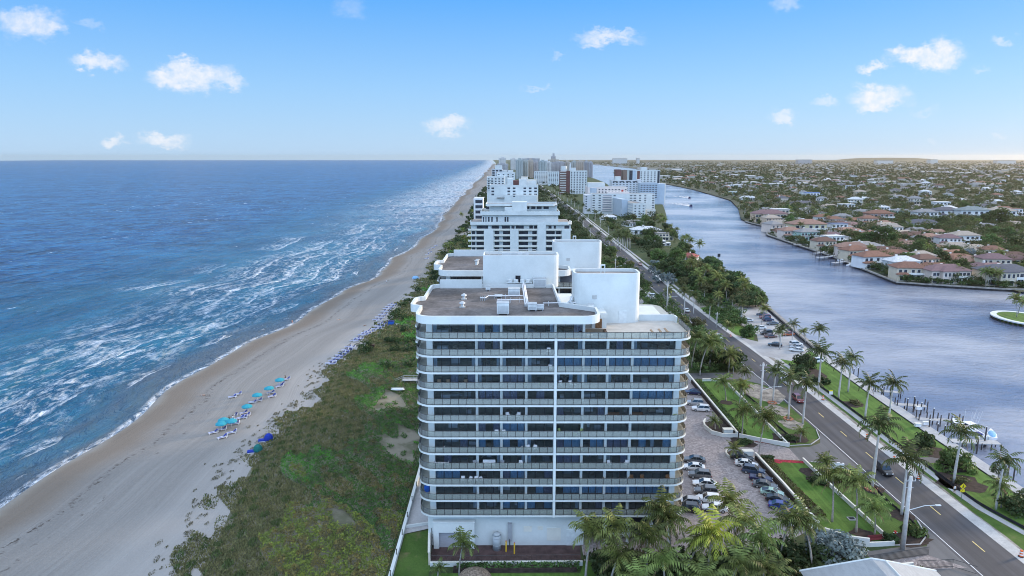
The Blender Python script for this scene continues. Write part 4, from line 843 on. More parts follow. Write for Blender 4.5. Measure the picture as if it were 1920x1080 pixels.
# ================================================================ trees and palms
rng = np.random.default_rng(3)
L_broad = leafmat('broad_leaves', (.062,.108,.030), .5, .45, .35); L_dark = leafmat('dark_leaves', (.040,.070,.024), .45, .5, .3); L_olive = leafmat('olive_leaves', (.100,.106,.040), .45, .5, .3); L_sil = leafmat('silver_leaves', (.20,.25,.26), .3, .6, .1)
L_palm = leafmat('palm_fronds', (.128,.165,.046), .62, .7, .35); L_royal = leafmat('royal_palm_fronds', (.075,.100,.034), .55, .45, .25); L_dry = leafmat('dry_fronds', (.20,.15,.085), .35, .6, .15); L_lime = leafmat('lime_fronds', (.26,.28,.04), .4, .5, .1); L_thatch = leafmat('sabal_fronds', (.085,.10,.045), .4, .5, .25)
M_bark = M('brown_bark', (.13,.10,.075), .95, .3, 1.5, stretch=(1,1,.3)); M_ptr = M('grey_palm_trunk', (.33,.31,.29), .9, .2, 1.2, stretch=(1,1,3), fine=.2); M_royt = M('pale_royal_trunk', (.46,.45,.44), .9, .12, .8, stretch=(1,1,2)); M_shaft = M('green_crownshaft', (.10,.16,.04), .6, .1, 1)
def unit(v): return v/(np.linalg.norm(v, axis=1, keepdims=True)+1e-9)
def crown_mesh(name, mat, R=4.0, H=6.0, z0=1.4, clumps=22, leaves=2100, size=.55, flat=.85, seed=1):
    g = np.random.default_rng(seed); cen = []; nor = []
    cl = []
    for i in range(clumps):
        a = g.uniform(0,2*math.pi); r = R*math.sqrt(g.uniform(0,1))*.78; h = g.uniform(0,1)
        zz = z0+(H-z0)*(.08+.80*h)*(1-.38*(r/R)**2); cl.append((r*math.cos(a),r*math.sin(a),zz,g.uniform(.20,.38)*R))
    per = leaves//clumps
    for (x,y,z,cr) in cl:
        d = unit(g.normal(size=(per,3))); d[:,2] = d[:,2]*.9+.18; rad = cr*g.uniform(.72,1.08,size=(per,1))
        cen.append(np.array([x,y,z])+d*rad*np.array([1,1,flat])); nor.append(unit(d+g.normal(size=(per,3))*.55))
    cen = np.concatenate(cen); nor = np.concatenate(nor); N = len(cen); up = unit(g.normal(size=(N,3)))
    s = size*g.uniform(.6,1.3,N); return quads(name, cen, nor, up, s, s*1.25, [mat]), cl
def tree_proto(name, label, mat, R, H, seed, trunk=True, size=.55, leaves=2200, z0=1.5, flat=.85, clumps=24):
    o = thing(name, label, 'tree'); me, cl = crown_mesh('crown', mat, R, H, z0, clumps, leaves, size, flat, seed); put('crown', me, o)
    m = MB().tube([(0,0,-.2),(.1,.05,z0*.5),(0,.1,z0+.3)], [.04*H,.03*H,.022*H], 0, 7)
    for (x,y,z,cr) in cl[:9]: m.tube([(0,.1,z0*.75),(x*.45,y*.45,(z0+z)*.5),(x*.95,y*.95,z)], [.018*H,.013*H,.005*H], 0, 5)
    m.build('trunk', M_bark, o); return proto(o)
def frond(mbs, base, az, el0, L, droop, n=13, wid=.62, hang=.55, leafw=.09, m=0, g=None, twist=0):
    "one feather frond: drooping rib and two rows of leaflets"
    ca, sa = math.cos(az), math.sin(az); pts = []; r = z = 0.0; el = el0; st = L/n
    side = Vector((-sa, ca, 0))
    for i in range(n+1):
        pts.append(Vector((base[0]+r*ca, base[1]+r*sa, base[2]+z))); r += st*math.cos(el); z += st*math.sin(el); el -= droop/n*(0.5+1.3*i/n)
    for i in range(n): 
        w = .045*(1-i/n)+.012; a, b = pts[i], pts[i+1]; mbs.face([a-side*w, a+side*w, b+side*w, b-side*w], m)
    for i in range(1, n+1):
        q = i/n; ln = wid*L*.42*(math.sin(math.pi*min(q*.86+.14,1))**.7)*(1.0 if q < .93 else .7); p = pts[i]; t = (pts[i]-pts[i-1]).normalized()
        for sgn in (-1,1):
            h = hang*(.7+.6*(g.random() if g else .5)); d = (side*sgn*(1-h*.45)+t*.55+Vector((0,0,-h))).normalized()
            e = p+d*ln; k = t*leafw*L*.32; mid = p+d*ln*.5+Vector((0,0,.06*ln))
            mbs.face([p-k*.6, mid-k, e, mid+k, p+k*.6], m)
def palm_proto(name, label, kind, H, seed, n=18, L=3.2, crown=None, dry=4, lean=.0, wind=0.0):
    g = random.Random(seed); o = thing(name, label, 'palm tree'); lx, ly = lean*math.cos(seed), lean*math.sin(seed)
    royal = kind == 'royal'; pts = [(lx*(q/6)**2, ly*(q/6)**2, H*q/6-.15) for q in range(7)]; top = Vector(pts[-1])
    rad = [.24,.24,.25,.23,.20,.17,.15] if royal else [.26,.18,.16,.15,.14,.13,.13]
    if kind == 'sabal': rad = [.2]*7
    MB().tube(pts, rad, 0, 8).build('trunk', M_royt if royal else M_ptr, o, smooth=True)
    if royal: MB().tube([top+Vector((0,0,-.1)), top+Vector((0,0,.8)), top+Vector((0,0,1.5))], [.2,.19,.09], 0, 8).build('crownshaft', M_shaft, o, smooth=True); top = top+Vector((0,0,1.35))
    m = MB(); mats = [crown or (L_royal if royal else L_palm), L_dry]
    for i in range(n):
        az = i*2.39996+g.uniform(-.2,.2); f = i/n
        el = 1.42-1.55*f+g.uniform(-.15,.15); dr = 1.5+.7*f+g.uniform(-.2,.3)
        if wind: el -= wind*.35*math.cos(az-wind_az); dr += wind*.5*max(0,math.cos(az-wind_az))
        frond(m, top, az, el, L*g.uniform(.85,1.1), dr, 11, .60, .55+.35*f, .10, 0, g)
    for i in range(dry): frond(m, top-Vector((0,0,.1)), g.uniform(0,6.28), -.5, L*.75, 1.0, 8, .4, 1.0, .07, 1, g)
    me = m.mesh('crown', mats); put('crown', me, o)
    return proto(o)
def sabal_proto(name, label, H, seed, mat=None, n=26, R=1.5):
    g = random.Random(seed); o = thing(name, label, 'palm tree'); MB().tube([(0,0,-.2),(.05,.1,H*.5),(0,0,H)], [.24,.2,.2], 0, 8).build('trunk', M_ptr, o, smooth=True); m = MB(); top = Vector((0,0,H))
    for i in range(n):
        d = Vector((g.gauss(0,1),g.gauss(0,1),g.uniform(-.5,1.1))).normalized(); c = top+d*R*.75; u = d.orthogonal().normalized(); w = d.cross(u)
        for k in range(11):
            a = -1.9+3.8*k/10; e = c+(d*math.cos(a)+u*math.sin(a)*1.0)*R*.62+Vector((0,0,-.22*R*abs(math.sin(a)))); s = w*.07*R+u*.03
            m.face([c-s, c+s, e])
            m.face([c-s*1.2, (c+e)/2+w*.09*R, e])
    m.build('crown', mat or L_thatch, o); return proto(o)
wind_az = RD(200)
T = {}
for i, (mat, R, H, nm) in enumerate(((L_broad,4.6,7.2,'broadleaf_tree'),(L_dark,4.2,6.8,'broadleaf_tree'),(L_olive,3.8,6.0,'broadleaf_tree'),(L_broad,5.6,8.2,'broadleaf_tree'),(L_dark,5.0,6.4,'broadleaf_tree'))): T['t%d' % i] = tree_proto(nm, 'tree', mat, R, H, 20+i)
T['silver'] = tree_proto('silver_tree', 'tree', L_sil, 3.6, 5.6, 40, z0=1.6)
for i in range(3): T['royal%d' % i] = palm_proto('royal_palm', 'palm', 'royal', (8.6,9.4,7.8)[i], 3+i*5, 17, 4.5, None, 1, .25, .5)
for i in range(4): T['coco%d' % i] = palm_proto('coconut_palm', 'palm', 'coco', (7.5,9.0,6.4,8.2)[i], 4+i*3, 21, 4.6, None, 5, 1.0+.3*i, .6)
T['lime'] = palm_proto('coconut_palm', 'palm', 'coco', 8.5, 41, 22, 5.0, L_lime, 3, .5, .3); T['short'] = palm_proto('coconut_palm', 'palm', 'coco', 2.6, 77, 16, 2.7, None, 2, .3, .2)
T['sabal'] = sabal_proto('sabal_palm', 'palm', 6.0, 5); T['silverpalm'] = sabal_proto('silver_fan_palm', 'palm', 2.6, 9, L_sil, 34, 2.6)
ORD = ['first','second','third','fourth','fifth','sixth','seventh','eighth','ninth','tenth','eleventh','twelfth','thirteenth','fourteenth','fifteenth','sixteenth','seventeenth','eighteenth','nineteenth','twentieth']
def P(kind, x, y, label, s=1.0, rz=None, group=None, z=0.0):
    return place(T[kind], (x,y,z), rnd.uniform(0,6.28) if rz is None else rz, s, label, group)
def PP(kind, px, py, label, s=1.0, **kw):
    x, y = G(px,py); return P(kind, x, y, label, s, **kw)
# --- royal palms of the road, lagoon side (base points read off the photo)
RP = [(1788,905,'beside the big round shrub by the dock'),(1867,955,'nearest one, beside the dark hedge at the water'),(1622,783,'before the small round planting bed'),(1572,747,'right of the small yellow-faced street sign'),(1665,795,'mid-strip, before the piling dock'),(1533,661,'at its far end by the lot'),(1534,735,'behind the silt fence, thickest trunk'),(1590,735,'leaning at the seawall behind the lawn'),(1462,655,'at the lot entrance kerb')]
for i, (px,py,w) in enumerate(RP): PP('royal%d' % (i%3), px, py, 'royal palm on the lagoon lawn, '+w, (1.12,.92,1.0,1.02,1.0,.9,1.2,.95,.8)[i])
for i, (px,py,s,w) in enumerate([(1635,915,1.25,'tallest, across from the orange drums'),(1690,965,1.2,'just left of the black jeep'),(1505,795,1.05,'nearest the red car on the road'),(1478,785,1.0,'with orange mesh at its foot'),(1449,752,.95,'with bricks at its foot'),(1393,742,.7,'leaning at the driveway corner')]): PP('royal%d' % ((i+1)%3), px, py, 'royal palm left of the road, '+w, s)
for i, (px,py,s,w) in enumerate([(1391,820,.95,'at the left corner of the upper lawn over the flower bed'),(1422,862,1.05,'at the wall gap beside the red planting'),(1361,752,.9,'standing alone in the upper lawn, slim'),(1386,765,.8,'slim one against the white kerb of the upper lawn'),(1560,978,1.1,'middle of the lower lawn, leaning'),(1605,998,1.0,'over the long kerb wall of the lower lawn'),(1640,1003,.85,'right part of the lower lawn with drooping crown')]): PP('coco%d' % (i%4), px, py, 'coconut palm, '+w, s)
for i, (px,py,w) in enumerate([(1500,828,'on the verge tip where the drive meets the road'),(1545,885,'left clump palm on the mulch bed by the white entry sign'),(1551,888,'right clump palm on the mulch bed by the white entry sign'),(1341,808,'in the upper planter of the parking court'),(1376,862,'in the small round planter at the row of parked cars')]): PP('short', px, py, 'small palm '+w, 1.0)
# --- foreground grove (bases hidden, so by crown position at height)
GR = [(1100,1000,8,'coco0',1.0,'leftmost of the grove, in front of the white ground-floor wall'),(1170,985,9,'coco1',1.0,'rear left of the grove under the lowest balcony'),(1215,955,10,'coco3',1.05,'tall one touching the lowest balcony'),(1262,965,9.5,'coco1',1.0,'tall one at the right tower corner'),(1215,1020,8,'coco2',1.1,'middle of the grove, front row'),(1143,1050,6,'coco2',.9,'front row beside the tiki roof'),(1250,1060,6.5,'coco0',.95,'front row at the bottom edge'),(1330,1000,9,'lime',1.05,'bright yellow-green one, most vivid of the grove'),(1385,950,8,'coco3',.9,'thin one before the white parked cars'),(1398,975,8,'coco0',1.0,'right half of the grove, behind the lime palm'),(1440,1010,8,'coco2',1.2,'fresh green one right of the lime palm'),(1290,1010,7,'coco3',1.0,'dark one left of the lime palm'),(1468,970,8.5,'coco1',1.0,'in front of the brown parked car'),(1530,985,8.5,'coco3',1.05,'rightmost of the grove, over the silver bushes'),(1372,1045,6,'coco2',1.0,'front row right of the lime palm'),(1180,1075,5,'coco2',.85,'lowest left of the front row'),(1320,1072,5.5,'coco0',.9,'lowest middle of the front row'),(1420,1060,6,'coco1',.8,'lowest right of the front row')]
Hs = {'coco0':7.5,'coco1':9.0,'coco2':6.4,'coco3':8.2,'lime':8.5}
for i, (px,py,h,k,s,w) in enumerate(GR):
    x, y = G(px,py,h); P(k, x, y, 'grove palm, '+w, (1.08,1.08,h/Hs[k]*1.0), rz=rnd.uniform(0,6.28))
x, y = G(860,1020,5.5); P('coco0', x, y, 'windblown palm before the garage door of the nearest tower', .75); x, y = G(820,1062,2.5); P('short', x, y, 'low ragged palm at the foot of the garage palm', .8)
# --- sabals, far royals and parking-lot palms
for i, (px,py,k,s,w) in enumerate([(1868,925,'sabal',.85,'with a round head by the right dock piles'),(1877,952,'coco2',.75,'small leaning one beside the round-headed palm'),(1510,642,'coco2',.62,'solitary one leaning over the lagoon seawall'),(1485,640,'royal2',.7,'on the lot kerb at the lagoon wall'),(1462,652,'coco1',.6,'slim one in the middle of the lot entrance'),(1427,610,'coco1',.75,'between the parked rows of the lot, left'),(1432,590,'coco3',.75,'at the lagoon edge of the lot, windblown'),(1390,610,'royal1',.8,'on the grass divider of the lot'),(1358,635,'coco2',.8,'on the grass divider near the road'),(1345,580,'coco1',.7,'where the wood meets the lot'),(1330,600,'royal2',.8,'first on the road edge before the twin tower'),(1300,590,'royal0',.85,'second on the road edge before the twin tower'),(1283,590,'royal1',.95,'third on the road edge before the twin tower'),(1253,575,'royal2',.8,'by the crossing mast arm on the road'),(1330,690,'coco0',1.2,'tall one beside the terrace corner'),(1312,705,'coco3',1.25,'leaning one at the terrace corner, pale trunk'),(1297,690,'coco1',1.1,'nearest the balcony ends of the tower'),(1366,700,'coco2',1.0,'behind the dark round shrubs left of the drive'),(1375,700,'short',1.0,'orange-tinged young one at the drive mouth'),(1310,480,'coco3',1.0,'lone dark one on the lagoon point by the red roof'),(1300,505,'coco0',.7,'beside the red roof house at the water'),(1320,515,'sabal',.9,'at the outer edge of the wood by the channel sign')]): PP(k, px, py, ('royal' if k[0] == 'r' else 'sabal' if k == 'sabal' else 'coconut')+' palm, '+w, s)
for i in range(9):
    x, y = G(1153+i*3.3, 470-(i%3)*4); P('royal%d' % (i%3), x, y, 'tall royal palm in the dense avenue group beyond the twin tower', 1.05, group='avenue palms beyond the twin tower')
for i in range(34):
    y = 470+i*26+rnd.uniform(-8,8); sd_ = 1 if i % 2 else -1; P('royal%d' % (i%3), roadx(y)+(9.5 if sd_ > 0 else -8.5)+rnd.uniform(-1,1), y, 'far palm lining the road '+('on its lagoon side' if sd_ > 0 else 'on its sea side'), rnd.uniform(.8,1.1), group='palms lining the far road, '+('lagoon side' if sd_ > 0 else 'sea side'))
for i, (px,py) in enumerate([(868,440),(880,430),(872,455),(868,415),(885,405),(893,385),(878,462),(885,452),(845,470),(838,478)]): P('coco%d' % (i%4), *GB(px,py)[:2], 'windblown palm on the dune left of the terraced tower', rnd.uniform(.6,.85), group='dune palms left of the terraced tower', z=0)
# --- silver fan palms and silver bushes
P('silver', *G(1228,500), 'silver-leaved tree left of the road behind the silver fan palms', .8); PP('silverpalm', 1235, 530, 'large silver-blue fan palm right of the twin tower stair block', 1.2); PP('silverpalm', 1258, 532, 'second silver-blue fan palm beside the road corner', 1.1); PP('silverpalm', 1222, 512, 'small silver-blue fan palm behind the two large ones', .8)
def bush(name, label, mat, poly_r, H, loc, n=2600, size=.5, seed=1, cat='bush', rz=0, clumps=30):
    me, _ = crown_mesh('foliage', mat, 1, 1, 0, clumps, n, 1, .8, seed); o = thing(name, label, cat, loc, rz); 
    me, cl = crown_mesh('foliage', mat, 1.0, 1.0, .0, clumps, n, size/max(poly_r), .8, seed); f = put('foliage', me, o); f.scale = (poly_r[0],poly_r[1],H)
    s = MB(); [s.tube([(0,0,0),(x*poly_r[0]*.9,y*poly_r[1]*.9,z*H*.8)], [.07,.03], 0, 4) for x,y,z,_ in cl[:8]]; s.build('stem', M_bark, o); return o
x, y = G(1570,1028,2); bush('silver_bush', 'broad silver-grey bush under the rightmost grove palm', L_sil, (5.2,4.2), 4.6, (x-.5,y,0), 3200, .5, 3)
x, y = G(1500,1035,2); bush('silver_bush', 'dark silver-green bush left of the broad silver one', L_dark, (5.5,3.6), 4.0, (x,y,0), 2600, .5, 4)
for i, (px,py,rx,ry,h,mat,w) in enumerate([(1792,880,4.2,3.6,4.6,L_broad,'large round green shrub behind the nearest royal palm trunk'),(1733,838,2.7,2.4,3.4,L_dark,'dark round shrub on the lawn before the boat'),(1737,850,2.3,1.2,1.3,L_olive,'low yellow-green shrub in front of the dark round one'),(1915,960,4.6,4.5,4.0,L_dark,'dark hedge mass at the right edge by the water'),(1603,757,1.7,1.7,1.0,L_olive,'small round olive planting on the strip lawn'),(1540,905,3.0,2.0,1.6,L_dark,'dark spiky bed behind the white entry sign'),(1480,825,2.6,1.4,1.2,L_dark,'dark mulch bed planting at the upper lawn tip'),(1668,1015,1.5,1.2,1.4,L_dark,'dark red-edged bush by the lower kerb corner'),(1712,1005,2.2,1.7,2.2,L_broad,'round green bush right of the big utility pole'),(1395,833,1.9,1.2,1.3,L_dark,'dark bed at the foot of the upper lawn palm'),(1437,865,1.5,1.2,1.5,L_dark,'reddish spiky plants at the wall gap'),(1330,690,5.5,5,6.0,L_broad,'huge bright green rounded shrub right of the tower'),(1372,690,4.6,4.6,6.5,L_dark,'huge dark rounded shrub before the road'),(1405,632,3.6,3.0,4.6,L_broad,'bright round tree on the lot divider grass'),(1510,690,4.2,3.6,4.4,L_dark,'dark clump at the near end of the lot'),(1500,705,3.2,3,3.6,L_dark,'lower dark clump at the near end of the lot'),(1310,612,2.8,4,3.5,L_olive,'olive thicket behind the terrace corner'),(1800,905,2.0,1.5,1.3,L_olive,'small yellow shrub at the foot of the nearest royal palm'),(1540,720,3.0,2.2,2.5,L_dark,'dark shrub at the foot of the thick royal palm')]):
    x, y = G(px,py); bush('shrub', w, mat, (rx,ry), h, (x,y,0), int(500+rx*ry*110), .42, 50+i, 'shrub')
# --- the lagoon-side wood beyond the lot, and trees between the far houses of this bank
k = 0
for i in range(88):
    q = rnd.random(); Yq = 296+q*112; lo, hi = roadx(Yq)+12+max(0,(330-Yq)*.35), lbank(Yq)-2.5; x = rnd.uniform(lo, hi) if hi > lo else lo
    P('t%d' % rnd.choice((0,1,2,3,4,1)), x, Yq, 'tree of the dense lagoon wood beyond the lot', rnd.uniform(.75,1.15), group='dense lagoon wood beyond the lot')
for i in range(14): Yq = rnd.uniform(300,400); P('coco%d' % (i%4), rnd.uniform(roadx(Yq)+14, lbank(Yq)-6), Yq, 'palm rising out of the dense lagoon wood', rnd.uniform(.8,1.05), group='palms in the dense lagoon wood')
for i in range(9): Yq = 285+i*6; P('sabal', roadx(Yq)+11+rnd.uniform(0,14), Yq, 'fan palm between the lot and the dense wood', rnd.uniform(.7,.9), group='fan palms at the wood edge')
for i in range(40): Yq = rnd.uniform(425,740); P('t%d' % (i%5), rnd.uniform(roadx(Yq)+14, lbank(Yq)-6), Yq, 'garden tree on the near lagoon bank between road and water', rnd.uniform(.7,1.15), group='garden trees on the near lagoon bank')
for i in range(16): Yq = rnd.uniform(425,740); P('coco%d' % (i%4), rnd.uniform(lbank(Yq)-14, lbank(Yq)-3), Yq, 'garden palm at the water of the near lagoon bank', rnd.uniform(.7,1.05), group='garden palms on the near lagoon bank')
for i in range(40): Yq = rnd.uniform(185,420); P('t%d' % (i%5), rnd.choice((rnd.uniform(48,70), rnd.uniform(52,71))), Yq, 'tree of the green belt left of the road beside the twin tower', rnd.uniform(.45,.8), group='green belt left of the road') if Yq > 232 or False else None
for i in range(34): Yq = rnd.uniform(430,900); P('t%d' % (i%5), rnd.uniform(36, roadx(Yq)-11), Yq, 'park tree between the far road and the beachfront towers', rnd.uniform(.8,1.25), group='park trees left of the far road')
# ================================================================ houses of the far bank, docks, far woods
M_hw = M('house_wall', (1,1,1), .9, .06, .3, obj_color=True); M_hr = M('house_roof_tiles', (1,1,1), .9, .18, 1.2, obj_color=True, stretch=(1,1,3), fine=.25); M_trim = M('house_trim', (.72,.71,.68), .8, .06, 1)
TERRA, CORAL, MAUVE, BROWN, GREY, TAN, SLATE, WHITE = (.245,.125,.088), (.32,.19,.145), (.23,.14,.14), (.17,.095,.075), (.27,.26,.26), (.40,.33,.27), (.13,.125,.14), (.62,.62,.62)
CREAM, PINKW, WHT, YELW, MINT, PEACH = (.58,.50,.38), (.58,.49,.43), (.68,.68,.68), (.58,.53,.34), (.42,.60,.54), (.58,.44,.32)
def hip(m, x0, x1, y0, y1, z, h, ov=.6, ma=0):
    x0 -= ov; x1 += ov; y0 -= ov; y1 += ov; w, d = x1-x0, y1-y0; k = min(w,d)/2
    if w >= d: a, b = (x0+k,(y0+y1)/2,z+h), (x1-k,(y0+y1)/2,z+h)
    else: a, b = ((x0+x1)/2,y0+k,z+h), ((x0+x1)/2,y1-k,z+h)
    A,B,Cc,D = (x0,y0,z),(x1,y0,z),(x1,y1,z),(x0,y1,z)
    if w >= d: m.face([A,B,b,a],ma); m.face([B,Cc,b],ma); m.face([Cc,D,a,b],ma); m.face([D,A,a],ma)
    else: m.face([A,B,a],ma); m.face([B,Cc,b,a],ma); m.face([Cc,D,b],ma); m.face([D,A,a,b],ma)
    m.face([D,Cc,B,A],ma); m.box(x0,x1,y0,y1,z-.22,z-.01,ma)
def house_proto(name, kind):
    o = thing(name, 'house with tiled hip roof', 'house'); wl, rf = MB(), MB()
    def wins(x0, x1, y, z, n, w=1.3, h=1.4, arch=False):
        for i in range(n):
            x = x0+(x1-x0)*(i+.5)/n; f = MB().box(x-w/2-.12,x+w/2+.12,y-.09,y,z-.12,z+h+.12); f = f.build('window', M_trim, o); MB().box(x-w/2,x+w/2,y-.13,y-.09,z,z+h).build('pane', M_winfar, f)
    if kind == 0:      # two storeys, broad front with terrace
        wl.box(-9,9,0,10,0,6.4).box(-5,1,-2,0,0,6.4); hip(rf,-9,9,0,10,6.4,2.6); hip(rf,-5,1,-2,6,6.42,1.9); wins(-8.5,-5.4,0,3.9,2); wins(-4.6,.6,-2,3.8,3,.9,1.7); wins(1.4,8.6,0,3.9,4); wins(-8.5,-5.4,0,.5,1,2.4,2.2); wins(-4.6,.6,-2,.4,2,1.3,2.2); wins(1.4,8.6,0,.4,3,1.7,2.2)
        MB().box(1.2,9.2,-1.9,0,3.05,3.25).box(1.2,9.2,-1.9,-1.8,3.25,4.1).build('balcony', M_trim, o); c = MB(); [c.box(x-.18,x+.18,-1.85,-1.5,0,3.05) for x in (1.5,4,6.5,9)]; c.build('column', M_trim, o)
    elif kind == 1:    # two storeys, gable-less cube with loggia
        wl.box(-7,7,0,9,0,6.2).box(-7,-2,-1.6,0,0,3.2); hip(rf,-7,7,0,9,6.2,2.4); hip(rf,-7,-2,-1.6,0,3.2,.9,.4); wins(-6.6,-2,0,3.9,2); wins(-1,6.6,0,3.9,3); wins(-1,6.6,0,.4,3,1.6,2.2); wins(-6.4,-2.4,-1.6,.5,2,1.3,2)
        MB().box(-2,7,-1.5,0,3.0,3.2).box(-2,7,-1.5,-1.42,3.2,4.0).build('balcony', M_trim, o)
    elif kind == 2:    # long single storey
        wl.box(-10,10,0,9,0,3.3).box(-10,-3,-4,0,0,3.3); hip(rf,-10,10,0,9,3.3,2.2); hip(rf,-10,-3,-4,5,3.32,1.8); wins(-2.6,9.6,0,.4,4,1.9,2.1); wins(-9.6,-3.4,-4,.9,2,1.5,1.3)
    elif kind == 3:    # flat-roofed modern house
        wl.box(-9,5,0,9,0,6.4).box(5,10,1.5,9,0,3.4); rf.box(-9.4,5.4,-.4,9.4,6.4,6.75).box(5.0,10.4,1.1,9.3,3.4,3.7); wins(-8.6,4.6,0,3.9,4,1.9,1.6); wins(-8.6,4.6,0,.4,4,2.2,2.3); wins(5.6,9.6,1.5,.5,1,2.6,2.2)
        MB().box(-9,5,-1.6,0,3.1,3.3).build('balcony', M_trim, o)
    elif kind == 4:    # single storey, crossed hips
        wl.box(-8,8,0,8,0,3.2).box(2,8,-5,0,0,3.2).box(-5,0,8,12,0,3.2); hip(rf,-8,8,0,8,3.2,2.1); hip(rf,2,8,-5,4,3.22,1.7); hip(rf,-5,0,4,12,3.21,1.6); wins(-7.6,1.6,0,.5,3,1.6,1.9); wins(2.4,7.6,-5,.8,2,1.3,1.4)
    else:              # tall narrow front
        wl.box(-5.5,5.5,0,13,0,6.6); hip(rf,-5.5,5.5,0,13,6.6,2.2); wins(-5.2,5.2,0,4,3,1.2,1.6); wins(-5.2,5.2,0,.4,2,2.3,2.3); MB().box(-5.5,5.5,-1.5,0,3.1,3.3).box(-5.5,5.5,-1.5,-1.42,3.3,4.1).build('balcony', M_trim, o)
    wl.build('wall', M_hw, o); rf.build('roof', M_hr, o); MB().box(-.5,.5,8.0,8.8,3,8.6 if kind in (0,1,5) else 5.6).build('chimney', M_trim, o) if kind != 3 else None
    return proto(o)
HP = [house_proto(n, i) for i, n in enumerate(('villa','house','bungalow','modern_house','bungalow','town_house'))]
HW = [18,14,20,19.4,16,11]
def house(px, py, wpx, kind, wall, roof, label, rz=0, z=0.0, group=None, hs=1.0):
    x, y = G(px,py); w = wpx*y*1.01/CAM_F; s = w/HW[kind]
    if 345 < y < 600 and x < 250: x += 3.0; y += 3.5
    return place(HP[kind], (x,y,z), rz, (s,(s+1)/2,(s+1)/2*hs), label, group, {'wall':wall,'roof':roof})
HL = [(1779,534,76,0,PINKW,MAUVE,'mauve-roofed pale villa with balcony, second from right on the far seawall',.02),(1893,536,90,0,CREAM,SLATE,'cream villa with wide dark grey-brown roof at the right end of the far seawall',0),(1695,514,56,1,WHT,WHITE,'bright white two-storey house with solar panels on its pale roof',.15),(1640,505,60,1,WHT,TERRA,'white house under long terracotta roof right behind the docks',.2),(1607,490,48,1,CREAM,TERRA,'cream house with terracotta roof where the piled dock juts out',.25),(1585,474,50,2,CREAM,BROWN,'low cream house with brick-brown roof over the middle docks',.25),(1568,460,48,3,WHT,WHITE,'flat white modern house behind the middle docks',.2),(1547,458,34,4,PEACH,TAN,'beige hip-roofed house among the left docks',.2),(1515,452,40,1,MINT,GREY,'mint green house near the left tip of the far bank',.2),(1518,441,64,1,YELW,CORAL,'yellow house with broad coral roof at the left tip of the far bank',.1),(1490,428,34,2,CREAM,GREY,'grey-roofed low house behind the left tip',.1),(1536,432,44,2,PEACH,BROWN,'brown-roofed low house behind the coral roof',.1),(1578,434,44,3,WHT,(.10,.14,.24),'white house with dark blue solar roof',.1),
 (1706,466,44,4,PINKW,CORAL,'coral-roofed bungalow in the middle of the second row',-.2),(1746,470,38,4,PINKW,CORAL,'second coral-roofed bungalow right beside the first',.2),(1722,438,38,2,WHT,GREY,'pale grey low roof above the coral bungalows',0),(1757,442,42,2,PEACH,CORAL,'salmon long roof above the coral bungalows',0),(1768,452,38,4,WHT,TAN,'beige pyramid-roofed house in the third row',.1),(1812,460,50,1,WHT,TAN,'large tan-roofed white house in the third row',.05),(1873,455,40,2,PEACH,BROWN,'red-brown long roof at the right of the third row',0),(1900,497,70,2,CREAM,(.15,.09,.085),'dark maroon long roof behind the right end villa',0),(1652,416,46,1,(.40,.24,.20),TERRA,'brick-red two-storey house in the fourth row',0),(1738,412,40,1,WHT,GREY,'white house with grey roof, left of the white row',0),(1777,410,46,1,WHT,SLATE,'white house with dark slate roof in the white row',0),(1828,412,54,1,WHT,(.22,.25,.25),'widest white house of the white row',0),(1880,412,50,1,WHT,TAN,'white house with a beige roof ending the white row',0),(1772,390,38,3,WHT,WHITE,'flat white house standing above the white row',0),(1582,416,28,0,CREAM,GREY,'cream columned villa in the fourth row',0),(1445,417,60,0,PEACH,MAUVE,'sprawling villa with mauve roofs on the rounded lagoon point',0),(1408,386,22,2,CREAM,BROWN,'brown roof on the lagoon point, farther left',0),(1440,396,24,2,WHT,GREY,'pale grey hip roof behind the sprawling villa',0),(1528,371,34,3,WHT,(.10,.20,.48),'house wrapped in a bright blue roof tarp',0),(1508,386,40,2,CREAM,SLATE,'long slate roof below the blue tarp house',0),(1556,392,36,2,CREAM,TAN,'tan long roof right below the blue tarp house',0),(1593,394,36,3,WHT,WHITE,'white gabled house right of the tan roof',0),(1380,353,20,3,WHT,WHITE,'first white waterside house on the far reach of the lagoon',0),(1406,362,18,2,WHT,GREY,'second waterside house on the far reach of the lagoon',0),(1378,366,20,3,MINT,WHITE,'teal-fronted white house on the lagoon bend',0),(1330,346,24,2,PEACH,BROWN,'brown house at the farthest visible lagoon bank',0),
 (1835,398,30,4,WHT,WHITE,'bright white low house among trees right of the white row roofs',0),(1905,425,34,2,CREAM,TAN,'tan roof at the right edge in the fourth row',0),(1660,398,30,3,WHT,WHITE,'small flat white house above the brick-red house',0),(1620,402,30,4,WHT,GREY,'grey roof house left of the brick-red house',0),(1690,400,26,4,MINT,GREY,'turquoise-tinted small house in the fourth row',0),(1850,430,36,4,CREAM,GREY,'grey bungalow among big trees at right',0),(1655,436,30,4,PEACH,MAUVE,'small mauve roof between the big green trees',0)]
for h in HL: house(*h[:7], rz=h[7])
x, y = G(1690,512); o = thing('solar_array', 'dark solar panels on the bright white two-storey house', 'solar panels', (x-1,y+2.2,7.6)); mm = MB().box(-3.5,3.5,0,2.6,0,.1); mm.build('panel', M_pane, o); MB().box(-3.3,3.3,.3,2.3,-1.2,0).build('frame', M_steel, o)
